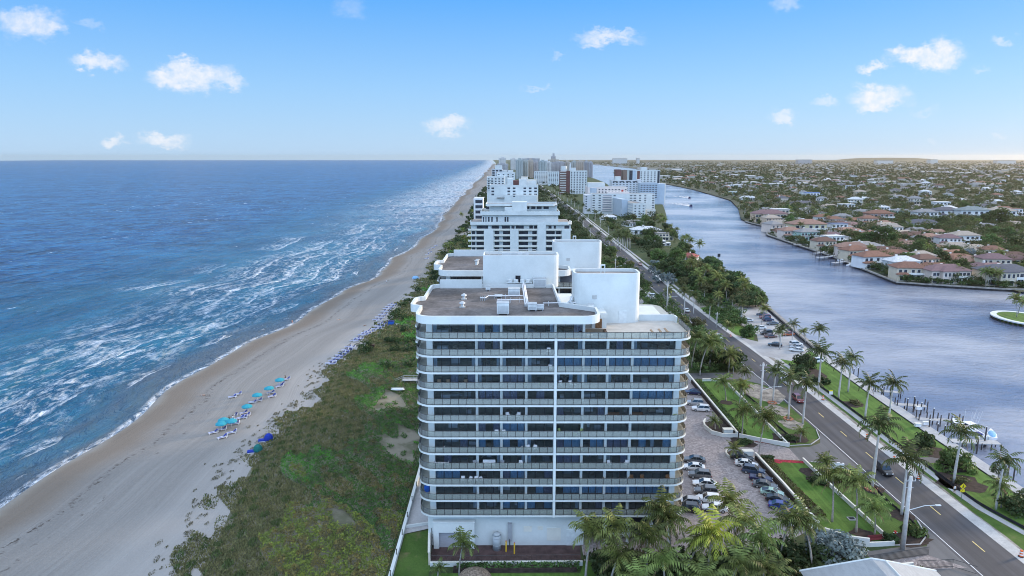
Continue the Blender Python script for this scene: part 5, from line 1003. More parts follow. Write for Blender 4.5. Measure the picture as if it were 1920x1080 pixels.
# near bank houses
house(1282,490,34,4,WHT,(.33,.10,.09),'red-roofed house with a cream dormer on the near bank point',-.5); house(1207,440,52,4,WHT,WHITE,'white pitched-roof house above the near lagoon bank',.1); house(1240,452,36,3,CREAM,GREY,'flat grey-roofed house beside the white pitched roofs',0); house(1232,462,40,3,WHT,WHITE,'flat white garage roofs above the red-roofed house',0,hs=.6); house(1190,424,40,2,WHT,GREY,'curved pale roofs below the slanted white wing',.2); house(1141,412,30,2,WHT,WHITE,'small white roof by the far road under the seven-storey block',0)
# rows of houses close behind the water
g = random.Random(8); RC2 = [(TERRA,'terracotta'),(CORAL,'coral'),(TAN,'tan'),(BROWN,'brown'),(GREY,'pale grey'),(MAUVE,'mauve'),(TAN,'tan'),(TERRA,'terracotta')]; PL = [G(h[0],h[1]) for h in HL]; ROWS = ['waterside','second','third','fourth']
for ri, off in enumerate((12,40,72,106)):
    y = 352.0 if ri == 0 else 372.0
    while y < 700:
        x = rbank(y)+off+g.uniform(-4,4); ok = not any(abs(x-a) < 17 and abs(y+3-b_) < 14 for a,b_ in PL) and x < y*.80
        if ok:
            rc, rn = g.choice(RC2); k = g.choice((1,2,4,5,1,0) if ri == 0 else (2,4,4,1)); PL.append((x,y)); wn, wc = g.choice((('white',WHT),('cream',CREAM),('pinkish',PINKW),('peach',PEACH)))
            place(HP[k], (x,y,0), g.uniform(-.25,.35), g.uniform(.95,1.15), f'{wn} house with {rn} roof in the {ROWS[ri]} row of the far bank', f'{wn} houses with {rn} roofs, {ROWS[ri]} row', {'wall':wc,'roof':rc})
        y += g.uniform(12,19) if ok else 6
# generated suburb: individual far houses
g = random.Random(21); placed = list(PL); RC = [(TERRA,'terracotta'),(GREY,'pale grey'),(WHITE,'white'),(BROWN,'brown'),(TAN,'tan'),(WHITE,'white'),(SLATE,'slate'),(GREY,'pale grey')]
cnt = 0
for i in range(4000):
    if cnt >= 150: break
    y = 640+ (g.random()**1.6)*2100; x = rbank(y)+25+g.random()*(y*.80-rbank(y)-25) if y*.80 > rbank(y)+30 else 0
    if not x or any((x-a)**2+((y-b)*.8)**2 < (30+y*.008)**2 for a,b in placed): continue
    placed.append((x,y)); cnt += 1; (rc, rn) = g.choice(RC); k = g.choice((1,2,2,4,4,3,1)); zone = 'nearer' if y < 1100 else 'middle' if y < 1800 else 'farther'
    side = 'left' if x/y < .42 else 'middle' if x/y < .60 else 'right'
    s = g.uniform(.9,1.35); place(HP[k], (x,y,0), g.choice((0,0,.4,-.4,1.57)), s, f'{rn}-roofed house among trees, {zone} suburb, {side} part', f'{rn}-roofed houses, {zone} suburb, {side} part', {'wall':g.choice((WHT,CREAM,WHT,PINKW)),'roof':rc})
# still farther roofs read as one mass
mb = MB(); fm = [M('far_white_roof', (.42,.41,.40), .9, .1, .1), M('far_grey_roof', GREY, .9, .1, .1), M('far_terracotta_roof', TERRA, .9, .1, .1), M('far_tan_roof', TAN, .9, .1, .1), M_hw]
for i in range(380):
    y = 1500+(g.random()**1.3)*7000; x = rbank(min(y,3300))+60+g.random()*(y*.9-rbank(min(y,3300))-60)
    if abs(x/y-.54) < .08 and y > 8000: continue
    w = g.uniform(9,20)*(1+y/5000*(g.random()<.2)*2); d = g.uniform(8,14); h = g.uniform(3.5,7); c = g.choice((0,0,0,1,1,2,3)); mb.box(x-w,x+w,y,y+d,0,h,4,'b')
    if g.random() < .6: hip(mb, x-w, x+w, y, y+d, h+.23, 2.2, .6, c)
    else: mb.box(x-w-.4,x+w+.4,y-.4,y+d+.4,h+.02,h+.6,c,'b')
struct(mb.build('distant_roofs', fm, color=(.42,.39,.35)), 'stuff')
# ---------------------------------------------------------------- seawall, docks, trees of the far bank
def bank(y0, y1, st): return [(rbank(q), q) for q in np.arange(y0, y1, st)]
pts = [(900,338.5),(300,338.5),(257,340)]+bank(342,720,6)
o = thing('seawall', 'long pale seawall with dark pile face edging the far bank', 'seawall'); MB().wall([(p[0],p[1]) for p in pts], -1.6, -.2, .42).build('cap', MT_seawall, o); MB().wall([(p[0]+.25,p[1]+.3) for p in pts], -1.0, -3, -.2).build('face', M('dark_wet_piling', (.045,.042,.045), .8, .4, .6), o)
pm = MB(); PILE = M('dark_pile', (.055,.050,.052), .85, .3, 1.5)
acc = 0
for a, b in zip(pts, pts[1:]):
    L = math.hypot(b[0]-a[0], b[1]-a[1]); n = max(1,int(L/4.5))
    for i in range(n):
        q = (i+.5)/n; x, y = a[0]+(b[0]-a[0])*q-.35, a[1]+(b[1]-a[1])*q-.35
        if y < 660 and x < 330: pm.cyl(x,y,-3,.1,.2,0,6)
pm.build('batter_pile', PILE, o)
def pile(x, y, h, label, mat=None, group=None):
    o = thing('mooring_pile', label, 'pile', (x,y,-3), 0, group); MB().cyl(0,0,0,h+2.6,.17,0,8,.14).build('shaft', mat or PILE, o); MB().cyl(0,0,h+2.6,h+2.8,.18,0,8,.05).build('cap', M_trim, o); return o
def dock(pts, w, label, n=4, z=.35, lift=False):
    P = [Vector((*p,0)) for p in pts]; o = thing('dock', label, 'dock', P[0]); m = MB(); m.wall([(p.x-P[0].x,p.y-P[0].y) for p in P], w, z-.18, z); m.build('deck', MT_walk, o)
    d = (P[-1]-P[0]); s = MB()
    for i in range(n+1):
        c = d*(i/n); nn = d.normalized(); r = Vector((nn.y,-nn.x,0))
        for q in (.1, w-.1): e = c+r*q; s.cyl(e.x,e.y,-3,z+(.0 if not lift else 1.5),.14,0,6)
    s.build('pile', PILE, o); return o
for i, (px,py,ln) in enumerate([(1462,437,18),(1478,445,16),(1497,453,18),(1512,462,20),(1530,468,14),(1548,478,16),(1560,486,22),(1586,496,18)]):
    x, y = G(px,py,-1.2); dock([(x+6,y+4),(x-ln*.5,y-ln*.25)], 3.2, f'wooden boat dock on the far bank, {ORD[i]} from its left tip', 4, .4, True)
for i in range(9):
    x, y = G(1468+i*17, 440+i*7.4, -1); o = thing('moored_boat', f'small white boat moored at the far bank docks, {ORD[i]} from the left', 'boat', (x-2,y+2,-1.25), rnd.uniform(0,3)); h = MB().loft([[(-3,-1,.1),(-3,1,.1),(-3,1,1),(-3,-1,1)],[(0,-1.1,0),(0,1.1,0),(0,1.2,1.05),(0,-1.2,1.05)],[(3.6,-.1,.5),(3.6,.1,.5),(3.7,.15,1.3),(3.7,-.15,1.3)]]); h.build('hull', M_plast if i % 3 else M_navy, o); MB().box(-1,.8,-.7,.7,1,2.1).build('cabin', M_trim, o)
# far trees: the largest ones singly, the rest as one wood
big = [(1655,462,1.9,'t3','large bright spreading tree in the middle of the far houses'),(1625,460,1.5,'t0','bright tree left of the largest spreading one'),(1770,425,1.6,'t4','wide dark tree before the white row'),(1870,425,2.2,'t3','broadest dome-shaped tree on the right, before the white row'),(1825,425,1.5,'t4','dark tree left of the broadest dome-shaped one'),(1735,455,1.3,'t1','dark oval tree between the coral roofs'),(1800,490,1.2,'t2','olive tree behind the mauve-roofed villa'),(1760,495,1.4,'t1','dark tree left behind the mauve-roofed villa'),(1815,485,1.3,'silver','pale silver tree behind the mauve-roofed villa'),(1860,478,1.4,'t2','pale tree between the two end villas'),(1640,440,1.3,'t2','purple-grey bare-looking tree over the docks'),(1480,398,1.3,'t0','tree at the rounded lagoon point'),(1700,500,1.2,'t0','tree behind the bright white house'),(1740,480,1.3,'t4','tree mass over the second coral bungalow'),(1905,470,1.4,'t0','tree at the right edge behind the maroon roof')]
for px,py,s,k,w in big: PP(k, px, py, w, s)
palm_xy = []
for i in range(60):
    y = 345+g.random()**1.5*480; x = rbank(y)+4+g.random()*min(210, y*.80-rbank(y)-5)
    if any(abs(x-a) < 9 and abs(y-b-4) < 9 for a,b in placed): continue
    P(g.choice(('coco0','coco1','coco3','royal0')), x, y, 'palm between the houses of the far bank', g.uniform(.8,1.1), group='palms between the houses of the far bank')
tn = 0
for i in range(600):
    if tn >= 100: break
    y = 350+g.random()**1.3*620; x = rbank(y)+10+g.random()*(y*.80-rbank(y)-10)
    if x > y*.80 or any(abs(x-a) < 11 and -14 < y-b < 6 for a,b in placed): continue
    tn += 1; P('t%d' % g.randrange(5), x, y, 'leafy garden tree between the houses of the far bank', g.uniform(.8,1.35), group='garden trees between the houses of the far bank')
def wood(name, mat, spots, seed):
    "many trees that read as one mass: clumps of leaf faces, fewer and larger with distance"
    q = np.random.default_rng(seed); cen, nor, sz = [], [], []
    for (x,y,R,H) in spots:
        n = int(np.clip(170*(700/max(y,300)), 14, 200)); s = np.clip(.55*(y/500), .5, 4.5)
        c = q.normal(size=(max(n//16,2),3))*np.array([R*.45,R*.45,H*.16])+np.array([x,y,H*.60]); k = q.integers(0,len(c),n); d = unit(q.normal(size=(n,3))); d[:,2] = d[:,2]*.8+.25
        p = c[k]+d*R*.36*np.array([1,1,.8]); p[:,2] = np.maximum(p[:,2], .4); cen.append(p); nor.append(unit(d+q.normal(size=(n,3))*.5)); sz.append(np.full(n, s)*q.uniform(.6,1.3,n))
    cen, nor, sz = map(np.concatenate, (cen,nor,sz)); return struct(put(name, quads(name, cen, nor, unit(q.normal(size=cen.shape)), sz, sz*1.1, [mat])), 'stuff')
def spots(n, y0, y1, pw, xf, avoid=True, hs=(6,9)):
    r = []
    while len(r) < n:
        y = y0+g.random()**pw*(y1-y0); x = xf(y)
        if x is None or (avoid and any(abs(x-a) < 10 and -16 < y-b < 7 for a,b in placed)): 
            n -= .2; continue
        r.append((x,y,g.uniform(3.2,5.6)*(1+y/6000),g.uniform(*hs)))
    return r
def xm(y): r = rbank(min(y,3300)) if y < 3300 else 900-(y-3300)*.05; r = max(r, 0) if y < 6000 else y*.02; hi = y*.86+40; return r+3+g.random()*(hi-r-3) if hi > r+10 else None
wood('suburb_woods', L_olive, spots(1900,420,2600,1.25,xm), 1); wood('dark_suburb_woods', L_dark, spots(1600,420,2600,1.25,xm), 2); wood('green_suburb_woods', L_broad, spots(800,420,2600,1.3,xm), 3)
wood('distant_woods', L_dark, spots(2600,2500,9500,1.3,xm,False,(7,11)), 4); wood('distant_olive_woods', L_olive, spots(1800,2500,9500,1.3,xm,False,(7,11)), 5)
wood('bank_shrubbery', L_broad, [(rbank(q_)+2.5+g.random()**1.5*min(260,q_*.8-rbank(q_)),q_,2.3,g.uniform(2.2,4.2)) for q_ in [342+g.random()**1.2*420 for _ in range(900)]], 11)
wood('bank_dark_shrubbery', L_dark, [(rbank(q_)+2.5+g.random()*min(260,q_*.8-rbank(q_)),q_,3.2,g.uniform(3.5,6.5)) for q_ in [350+g.random()**1.2*420 for _ in range(420)] if True], 12)
wood('strip_woods', L_dark, spots(420,440,2200,1.3,lambda y: (g.uniform(34,roadx(y)-9) if g.random() < .62 else g.uniform(roadx(y)+12, min(lbank(y)-5, roadx(y)+90)) if y < 760 or y > 860 else g.uniform(34,roadx(y)-9)),False), 6)
wood('roadside_undergrowth', L_broad, [(rnd.uniform(46,71),rnd.uniform(200,430),2.6,3.6) for _ in range(170)]+[(roadx(q)+rnd.uniform(11,36)*min(1,(q-250)/130+.3),q,2.2,3.2) for q in [rnd.uniform(262,420) for _ in range(190)]], 7)
wood('beach_scrub', L_dark, [(vegx(q)+rnd.uniform(2,26),q,2.4,3.0) for q in [rnd.uniform(205,1500) for _ in range(420)]], 8)
# ================================================================ the grounds of the nearest tower
def flat(name, mat, poly, z): return struct(MB().face([(p[0],p[1],z) for p in poly]).build(name, mat))
flat('parking_court', MT_pav, [(12,103),(40,103),(54.3,113.0),(54.3,142.2),(63.8,141.2),(63.8,147.8),(54.2,153.6),(53.8,240),(27,240),(27,112),(12,111.6)], .012)
flat('driveway', MT_drive, [(63.8,141.2),(70.5,137.6),(74.85,131.5),(74.85,156.4),(72.4,150.6),(69,148.4),(63.8,147.8)], .016)
flat('driveway_far', MT_drive, [(54,197.5),(63,197),(69,197.5),(74.85,191.5),(74.85,212),(70,204),(54,203)], .016)
flat('driveway_near', MT_drive, [(66.2,106.9),(71.5,107.2),(74.0,110.5),(74.85,114),(74.85,80),(60,80),(60,105.6)], .016)
flat('lawn_upper', MT_lawn, [(54.5,195.6),(63.5,195.6),(64.1,148.6),(54.6,153.2)], .02); flat('lawn_lower', MT_lawn, [(54.7,142.0),(64.4,141.0),(65.9,107.8),(57.0,111.5),(55.6,115)], .02)
flat('verge_upper', MT_verge, [(64.2,195.4),(70.5,196),(74.6,190),(74.75,158.5),(73.2,153.5),(69.8,150.2),(64.6,149.2)], .03); flat('verge_lower', MT_verge, [(65.0,140.4),(69.5,139.8),(73.0,135.2),(74.7,129),(74.6,115.5),(73.2,110.8),(70.6,108.2),(66.3,107.9)], .03)
flat('garden_left', MT_verge, [(-19.0,92),(-13.2,92),(-13.4,101.4),(-14.4,112.6),(-19.0,111.0)], .02); flat('garden_front', MT_lawn, [(-13,90),(60,90),(60,104),(40,103),(12,103),(11,99.5),(-13,99.5)], .006)
flat('side_walk', MT_walk, [(-19.3,111),(-14.6,113),(-14.2,150),(-19.3,150)], .10); flat('brown_deck_floor', M_deck, [(-13.7,101.8),(11.4,102.0),(11.8,107.58),(-13.7,107.55)], .02)
for i, (px,py,rx,ry,nm) in enumerate([(1432,738,5.0,7.5,'sandy_patch'),(1456,768,2.6,4.2,'sandy_patch'),(1484,795,2.8,3.6,'sandy_patch'),(1601,758,2.6,2.6,'mulch_bed'),(1520,700,4.5,6,'mulch_bed'),(1800,905,4.5,4.5,'mulch_bed'),(1737,846,4.2,3.6,'mulch_bed'),(1690,968,2.2,2.2,'mulch_bed'),(1636,917,2.2,2.2,'mulch_bed'),(1540,892,4,4.5,'mulch_bed'),(1482,822,4.5,3.2,'mulch_bed'),(1393,830,3.2,3,'mulch_bed'),(1361,755,1.8,1.8,'mulch_bed'),(1615,1000,2,1.6,'mulch_bed'),(1700,1012,4,2.2,'mulch_bed')]):
    x, y = G(px,py); flat(nm, MT_rubble if 'sand' in nm else MT_mulch, [(x+rx*math.cos(a*.45)*(1+.2*math.sin(a*2.1+i)), y+ry*math.sin(a*.45)*(1+.2*math.cos(a*1.7+i))) for a in range(14)], .045+.001*i)
flat('flower_bed', M('red_flowers', (.33,.02,.045), .9, .5, 2.5, fine=.4), [(55.8,142.3),(58.5,139.5),(59.6,140.2),(64.0,139.6),(64.2,140.8),(58.5,141.7)], .05); flat('flower_bed', M('rust_flowers', (.20,.045,.03), .9, .5, 2.5, fine=.4), [(56.5,153.2),(60,151.0),(64.0,149.6),(64.0,148.8),(57.5,151.0)], .05)
flat('lagoon_lot', MT_lot, [(84.6,222),(92,216),(103.5,228),(105,245),(107.6,262),(112.5,300),(113.5,318),(104,330),(93,318),(90,300),(92.5,250),(89.5,240),(85,246)], .022); flat('lot_divider', MT_lawn, [(83.4,296),(88.5,300),(91.8,250),(88.6,242),(84.6,250)], .026); flat('lot_left', MT_lot, [(50,262),(69.5,268),(68.5,345),(50,345)], .02)
flat('bare_strip', MT_rubble, [(84,262),(87.5,262),(87,330),(83.2,330)], .024)
# low walls
def lowwall(path, t, h, label, mat=None, cap=True, name='garden_wall', z0=0):
    c = Vector((sum(p[0] for p in path)/len(path), sum(p[1] for p in path)/len(path))); o = thing(name, label, 'wall', (c.x,c.y,0)); q = [(p[0]-c.x,p[1]-c.y) for p in path]
    MB().wall(q, t, z0, h).build('wall', mat or M_white, o)
    if cap: MB().wall([(a,b) for a,b in q], t+.06 if t > 0 else t-.06, h, h+.07).build('coping', M_white2, o)
    return o
lowwall([(53.7,238),(53.8,195),(54.1,160),(54.1,153.8)], .35, 1.35, 'white wall between the parking court and the upper lawn'); lowwall([(54.4,142.4),(55.1,128),(55.5,113.0)], .35, 1.35, 'white wall behind the right row of parked cars')
for i in range(11): y = 192-i*3.6; o = thing('wall_lamp', f'small dark step light on the upper court wall, {ORD[i]} from the far end', 'wall light', (53.72+.3*(192-y)/38,y,.8)); MB().box(-.08,0,-.18,.18,-.15,.15).build('housing', M_bronze, o); MB().box(-.10,-.08,-.12,.12,-.1,.1).build('lens', M_grey, o)
for i in range(8): y = 139.5-i*3.5; o = thing('wall_lamp', f'small dark step light on the lower court wall, {ORD[i]} from the far end', 'wall light', (54.42+.9*(140-y)/28,y,.8)); MB().box(-.08,0,-.18,.18,-.15,.15).build('housing', M_bronze, o); MB().box(-.10,-.08,-.12,.12,-.1,.1).build('lens', M_grey, o)
lowwall([(57,195.7),(63.5,195.7),(64.1,169),(64.2,148.4)], .28, .75, 'white kerb wall along the right edge of the upper lawn'); lowwall([(64.4,140.9),(65.0,126),(66.1,107.4),(61.5,107.0)], .28, .75, 'white kerb wall along the right edge of the lower lawn')
lowwall([(64.2,148.2),(58,151.4),(54.3,153.7)], .3, .9, 'white wall curving along the drive under the upper lawn'); lowwall([(54.0,154.0),(50.5,154.3),(48.6,156),(47.9,159.5),(48.3,162),(49.2,163.6)], -.3, .85, 'curved white planter wall in the parking court'); lowwall([(48.6,142.2)]+arc(50.4,144.0,2.0,200,30,8), -.22, .5, 'small rounded white planter ring at the car row')
lowwall([(61.5,107.0),(58.5,107.8),(55.2,110.5)], .3, 1.5, 'white wall bending behind the silver bushes')
flat('planter_soil', MT_mulch, [(54.0,154.4),(50.6,154.6),(48.8,156.2),(48.3,162),(54.0,163)], .5); flat('planter_soil', MT_mulch, arc(50.4,144.0,1.8,0,330,9), .3)
def kerb(path, label): return lowwall(path, .22, .14, label, MT_walk, False, 'kerb')
kerb([(64.6,149.0),(69.8,149.8),(73.3,153.2),(74.8,158.5)], 'rounded pale kerb at the tip of the upper verge'); kerb([(65.8,140.5),(69.6,139.9),(73.1,135.4),(74.8,129)], 'pale kerb along the driveway mouth by the entry sign'); kerb([(66.2,107.6),(70.7,107.9),(73.4,110.6),(74.7,115.6)], 'curved pale kerb round the tip of the lower verge')
for lab, xy in (('white cabinet box in the curved planter',(52.2,155.6)),('white cabinet box beside the small round planter',(52.8,143.2))): o = thing('utility_cabinet', lab, 'cabinet', (*xy,.3)); MB().box(-1.1,1.1,-.6,.6,0,1.1).build('housing', M_white, o); MB().box(-1.2,1.2,-.7,.7,1.1,1.2).build('lid', M_white2, o)
# hedges as strips of leaves
wood('grove_undergrowth', L_dark, [(rnd.uniform(13,50),rnd.uniform(93,102.5),1.5,2.6) for _ in range(150)], 21)
def hedge(name, path, w, h, mat, label, dens=46, size=.28, cat='hedge'):
    q = np.random.default_rng(len(label)); P = [np.array(p) for p in path]; cen, nor = [], []
    for a, b in zip(P, P[1:]):
        L = np.linalg.norm(b-a); d = (b-a)/L; r = np.array([d[1],-d[0]]); n = int(L*dens*(w+h)); u = q.uniform(0,L,n); side = q.integers(0,3,n); v = np.where(side == 0, q.uniform(-w/2,w/2,n), np.where(side == 1, -w/2, w/2))+q.normal(0,.06,n); z = np.where(side == 0, h, q.uniform(.05,h,n))+q.normal(0,.07,n)
        cen.append(np.column_stack([a[0]+d[0]*u+r[0]*v, a[1]+d[1]*u+r[1]*v, z])); N = np.where((side == 0)[:,None], np.array([0,0,1.]), np.where((side == 1)[:,None], np.array([-r[0],-r[1],0]), np.array([r[0],r[1],0]))); nor.append(unit(N+q.normal(size=(n,3))*.5))
    cen, nor = np.concatenate(cen), np.concatenate(nor); s = size*q.uniform(.6,1.3,len(cen)); o = thing(name, label, cat, (0,0,0)); put('foliage', quads(name, cen, nor, unit(q.normal(size=cen.shape)), s, s, [mat]), o)
    m = MB(); m.wall([(p[0]-w*.4,p[1]) for p in path], w*.8, 0, h*.8); m.build('stem', MT_mulch, o); return o
hedge('hedge', [(55.0,194),(55.1,160),(55.6,154.6)], 1.5, 1.25, L_broad, 'bright green hedge on top of the upper court wall'); hedge('hedge', [(55.8,141.6),(56.2,128),(57.2,116)], 1.6, 1.2, L_olive, 'yellow-green hedge behind the row of parked cars')
DK = leafmat('black_green_leaves', (.030,.048,.020), .4, .5, .1)
o = thing('silt_fence', 'low black silt fence snaking along the lagoon lawn sidewalk', 'fence', (0,0,0)); yl = [q for q in np.arange(101,214,3.0)]; MB().wall([(swx(q)+1.75,q) for q in yl], .05, .05, .65).build('fabric', M_dark, o); st = MB(); [st.box(swx(q)+1.80,swx(q)+1.86,q-.03,q+.03,0,.85) for q in yl]; st.build('stake', M_wood, o)
o = thing('silt_fence', 'low black silt fence on the upper verge beside the kerb wall', 'fence', (0,0,0)); yl = [q for q in np.arange(150,195,2.5)]; MB().wall([(66.2+.25*math.sin(q*.3),q) for q in yl], .05, .05, .6).build('fabric', M_dark, o); st = MB(); [st.box(66.27+.25*math.sin(q*.3),66.33+.25*math.sin(q*.3),q-.03,q+.03,0,.8) for q in yl]; st.build('stake', M_wood, o)
o = thing('silt_fence', 'low black silt fence on the lower verge near the road edge', 'fence', (0,0,0)); yl = [q for q in np.arange(110,137,2.0)]; MB().wall([(73.3-.9*sstep(128,137,q)+.2*math.sin(q*.5),q) for q in yl], .05, .05, .5).build('fabric', M_dark, o); st = MB(); [st.box(73.37-.9*sstep(128,137,q)+.2*math.sin(q*.5),73.43-.9*sstep(128,137,q)+.2*math.sin(q*.5),q-.03,q+.03,0,.7) for q in yl]; st.build('stake', M_wood, o)
hedge('hedge', [(93.6,138.5),(98.5,138.9)], 1.0, .9, DK, 'upper clipped dark hedge by the dock path'); hedge('hedge', [(92.6,135.8),(97.6,136.2)], 1.0, .9, DK, 'lower clipped dark hedge by the dock path'); flat('dock_path', MT_drive, [(90.5,139.6),(101,141.2),(101,143.2),(90.5,142.6)], .04)
hedge('hedge', [(58.2,97.3),(66.5,98.9)], 1.6, 1.1, L_dark, 'clipped dark hedge beside the grey hip roof at the bottom'); hedge('hedge', [(-9,100.6),(2,100.7),(11,100.9)], 1.3, .8, L_broad, 'green hedge below the white deck wall at the bottom'); 
# lagoon side: seawall walk, docks, piles, boat
lw_y = [float(q) for q in range(96,262,4)]
o = thing('seawall', 'pale concrete seawall walk along the near lagoon lawn', 'seawall', (0,0,0)); MB().wall([(lbank(q)-2.6,q) for q in lw_y if q < 232], 3.1, .0, .12).build('cap', MT_walk, o); MB().wall([(lbank(q)+.3,q) for q in lw_y if q < 232], .25, -3, -.02).build('face', MT_seawall, o)
o = thing('seawall', 'brown rock-edged seawall behind the lagoon parking lot', 'seawall', (0,0,0)); lq = [float(q) for q in range(232,352,6)]; MB().wall([(lbank(q)-.9,q) for q in lq], 1.4, -.1, .5).build('cap', MT_seawall, o); MB().wall([(lbank(q)+.2,q) for q in lq], .5, -3, -.1).build('face', MT_mulch, o)
dock([(104.0,187.3),(110.5,185.8)], 1.7, 'short dock with bare piles left of the boat dock', 3, .3, True); dock([(104.2,176.6),(111.5,175.2)], 2.0, 'middle dock with lift frame left of the boat', 3, .3, True); dock([(103.8,166.0),(114.0,164.6)], 1.8, 'dock running out beside the white fishing boat', 4, .3, True); dock([(103.6,152.6),(114.2,151.4)], 2.4, 'wide dock in front of the white fishing boat', 5, .3)
for i, (px,py,h,w) in enumerate([(1748,795,3.4,'left of the fishing boat bow, blue-capped'),(1741,810,2.4,'at the near side of the boat dock'),(1757,815,2.0,'under the boat dock, first'),(1770,818,2.0,'under the boat dock, second'),(1845,838,4.2,'tallest dark one right of the boat'),(1831,850,3.2,'beside the wide dock end'),(1899,905,2.8,'by the round-headed palm, right one'),(1889,895,2.2,'by the round-headed palm, left one'),(1700,770,2.6,'in the middle dock, left'),(1712,772,3.4,'in the middle dock, tall centre one'),(1726,778,2.6,'in the middle dock, right'),(1608,712,3.0,'at the left short dock, tall'),(1600,708,2.0,'at the left short dock, low'),(1652,748,2.2,'between the short and the middle dock')]): x, y = G(px,py,-1.2); pile(x, y, h, 'mooring pile '+w)
o = thing('fishing_boat', 'white open fishing boat with hardtop and upright rods moored at the dock', 'boat', (112.6,159.0,-1.3), RD(96)); rings = []
for (x,w,zb_,zt_) in ((-5,1.55,.1,1.25),(-3,1.7,0,1.3),(0,1.75,-.05,1.45),(2.5,1.45,.05,1.7),(4.4,.75,.35,1.95),(5.4,.08,.9,2.1)): rings.append([(x,-w*.75,zb_),(x,w*.75,zb_),(x,w,zt_),(x,w*.85,zt_),(x,w*.8,zt_-.35 if x < 2.6 else zt_-.02),(x,-w*.8,zt_-.35 if x < 2.6 else zt_-.02),(x,-w*.85,zt_),(x,-w,zt_)])
MB().loft(rings).build('hull', M_plast, o); MB().box(-1.2,.9,-.8,.8,1.0,2.0).box(.9,2.4,-.9,.9,1.2,1.75).build('console', M_plast, o); MB().face([(.9,-.8,2.0),(.9,.8,2.0),(.3,.75,2.75),(.3,-.75,2.75)]).build('windscreen', M_pane, o); MB().box(-1.7,.7,-1.1,1.1,2.95,3.07).build('hardtop', M_plast, o)
p = MB(); [p.tube([(a,b,1.2),(a*.95,b*.95,2.95)],.04,0,4) for a in (-1.5,.5) for b in (-1,1)]; p.build('post', M_steel, o); p = MB(); [p.tube([(a,b,2.9),(a-.6,b*1.5,6.6)],.03,0,4) for a,b in ((-1.6,-.9),(-1.6,-.3),(-1.6,.3),(-1.6,.9),(.3,1.0),(.3,-1.0))]; p.build('fishing_rod', M_plast, o)
p = MB(); [p.box(-5.9,-5,b-.22,b+.22,.4,1.7) for b in (-.8,0,.8)]; p.build('outboard_motor', M_ac, o); MB().box(-3.6,-2.2,-.9,.9,1.0,1.5).build('seat', M_navy, o)
o = thing('boat_tender', 'small pale blue-covered skiff behind the fishing boat', 'boat', (117.2,157,-1.3), RD(60)); MB().loft([[(-2.6,-.8,.1),(-2.6,.8,.1),(-2.6,.9,.9),(-2.6,-.9,.9)],[(0,-.9,0),(0,.9,0),(0,1,.95),(0,-1,.95)],[(2.8,-.1,.4),(2.8,.1,.4),(2.9,.12,1.2),(2.9,-.12,1.2)]]).build('hull', M_plast, o); MB().ball(-.3,0,.95,2.2,.85,.5).build('cover', M_curt[0], o)
for i, (px,py,w) in enumerate([(1720,800,'white dock box by the middle dock'),(1735,797,'white power pedestal beside the boat dock'),(1722,768,'white dock box at the end of the middle dock')]): x, y = G(px,py,.2); o = thing('dock_box', w, 'box', (x,y,.3)); MB().box(-.7,.7,-.4,.4,0,.75).build('housing', M_plast, o); MB().box(-.75,.75,-.45,.45,.75,.85).build('lid', M_white2, o)
# round pier head at the right edge
xr, yr = 214, 276; o = thing('island_point', 'round lawn point with white cap and dark piles at the right edge of the lagoon', 'seawall', (xr,yr,0)); cp = [(9.5*math.cos(a*.29)*1.15-1, 14*math.sin(a*.29)) for a in range(22)]
MB().wall(cp, -2.2, -.1, .35, 0, True).build('cap', M_white, o); pm = MB(); [pm.cyl(p[0]*.97,p[1]*.97,-3,-.1,.28,0,6) for p in cp]; [pm.cyl((p[0]+q[0])*.485,(p[1]+q[1])*.485,-3,-.1,.28,0,6) for p,q in zip(cp,cp[1:])]; pm.build('pile', PILE, o); MB().prism([(p[0]*.85,p[1]*.85) for p in cp], -2.9, .2).build('lawn', MT_lawn, o)
P('coco1', 211, 278, 'palm on the round lawn point, front one', .9); P('coco2', 216, 284, 'palm on the round lawn point, rear one', .9)
# utility poles, signs, drums
def upole(px, py, top, arm, label, r=.3, side=1):
    x, y = G(px,py); zt = ZY(px, top, y)[1]; o = thing('utility_pole', label, 'utility pole', (x,y,0)); MB().cyl(0,0,-.1,zt,r,0,10,r*.62).build('shaft', M_royt, o, smooth=True)
    if arm: az, al = arm; MB().tube([(0,0,az),(side*al*.6,0,az+.9),(side*al,0,az+1.0)],.07,0,6).build('lamp_arm', M_steel, o); MB().box(side*al-.1,side*al+.8,-.15,.15,az+.92,az+1.06).build('lamp_head', M_ac, o)
    MB().box(-.9,.9,-.06,.06,zt-.9,zt-.78).box(-.6,.6,-.06,.06,zt-2.1,zt-1.98).build('crossarm', M_grey, o); i_ = MB(); [i_.cyl(q,0,zt-.78,zt-.45,.05,0,6) for q in (-.8,-.3,.3,.8)]; i_.build('insulator', M_ac, o); return o
upole(1692,1030,893,(7.2,4.8),'big pale concrete utility pole with lamp arm at the bottom right',.42); upole(1424,785,680,(7.6,4.2),'pale concrete pole with lamp arm beside the long sandy patch',.34); upole(1250,585,528,(6.0,3.5),'pole with yellow signals at the far crossing by the twin tower',.3); upole(1343,618,585,None,'short pole at the road edge before the twin tower',.2); upole(1153,520,485,(5.5,3),'slim pole behind the twin tower stair block',.22)
x, y = G(1252,565); o = thing('signal_mast', 'mast arm with yellow warning signals spanning the far crossing', 'traffic signal', (x,y-2,0)); MB().cyl(0,0,0,6.2,.14,0,8).tube([(0,0,5.2),(11,0,5.5)],.08,0,6).build('mast', M_steel, o); MB().box(.4,1.2,-.1,.1,4.6,5.6).box(.3,1.1,-.1,.1,2.2,3.0).build('sign_face', M('signal_yellow', (.62,.62,.08), .7), o)
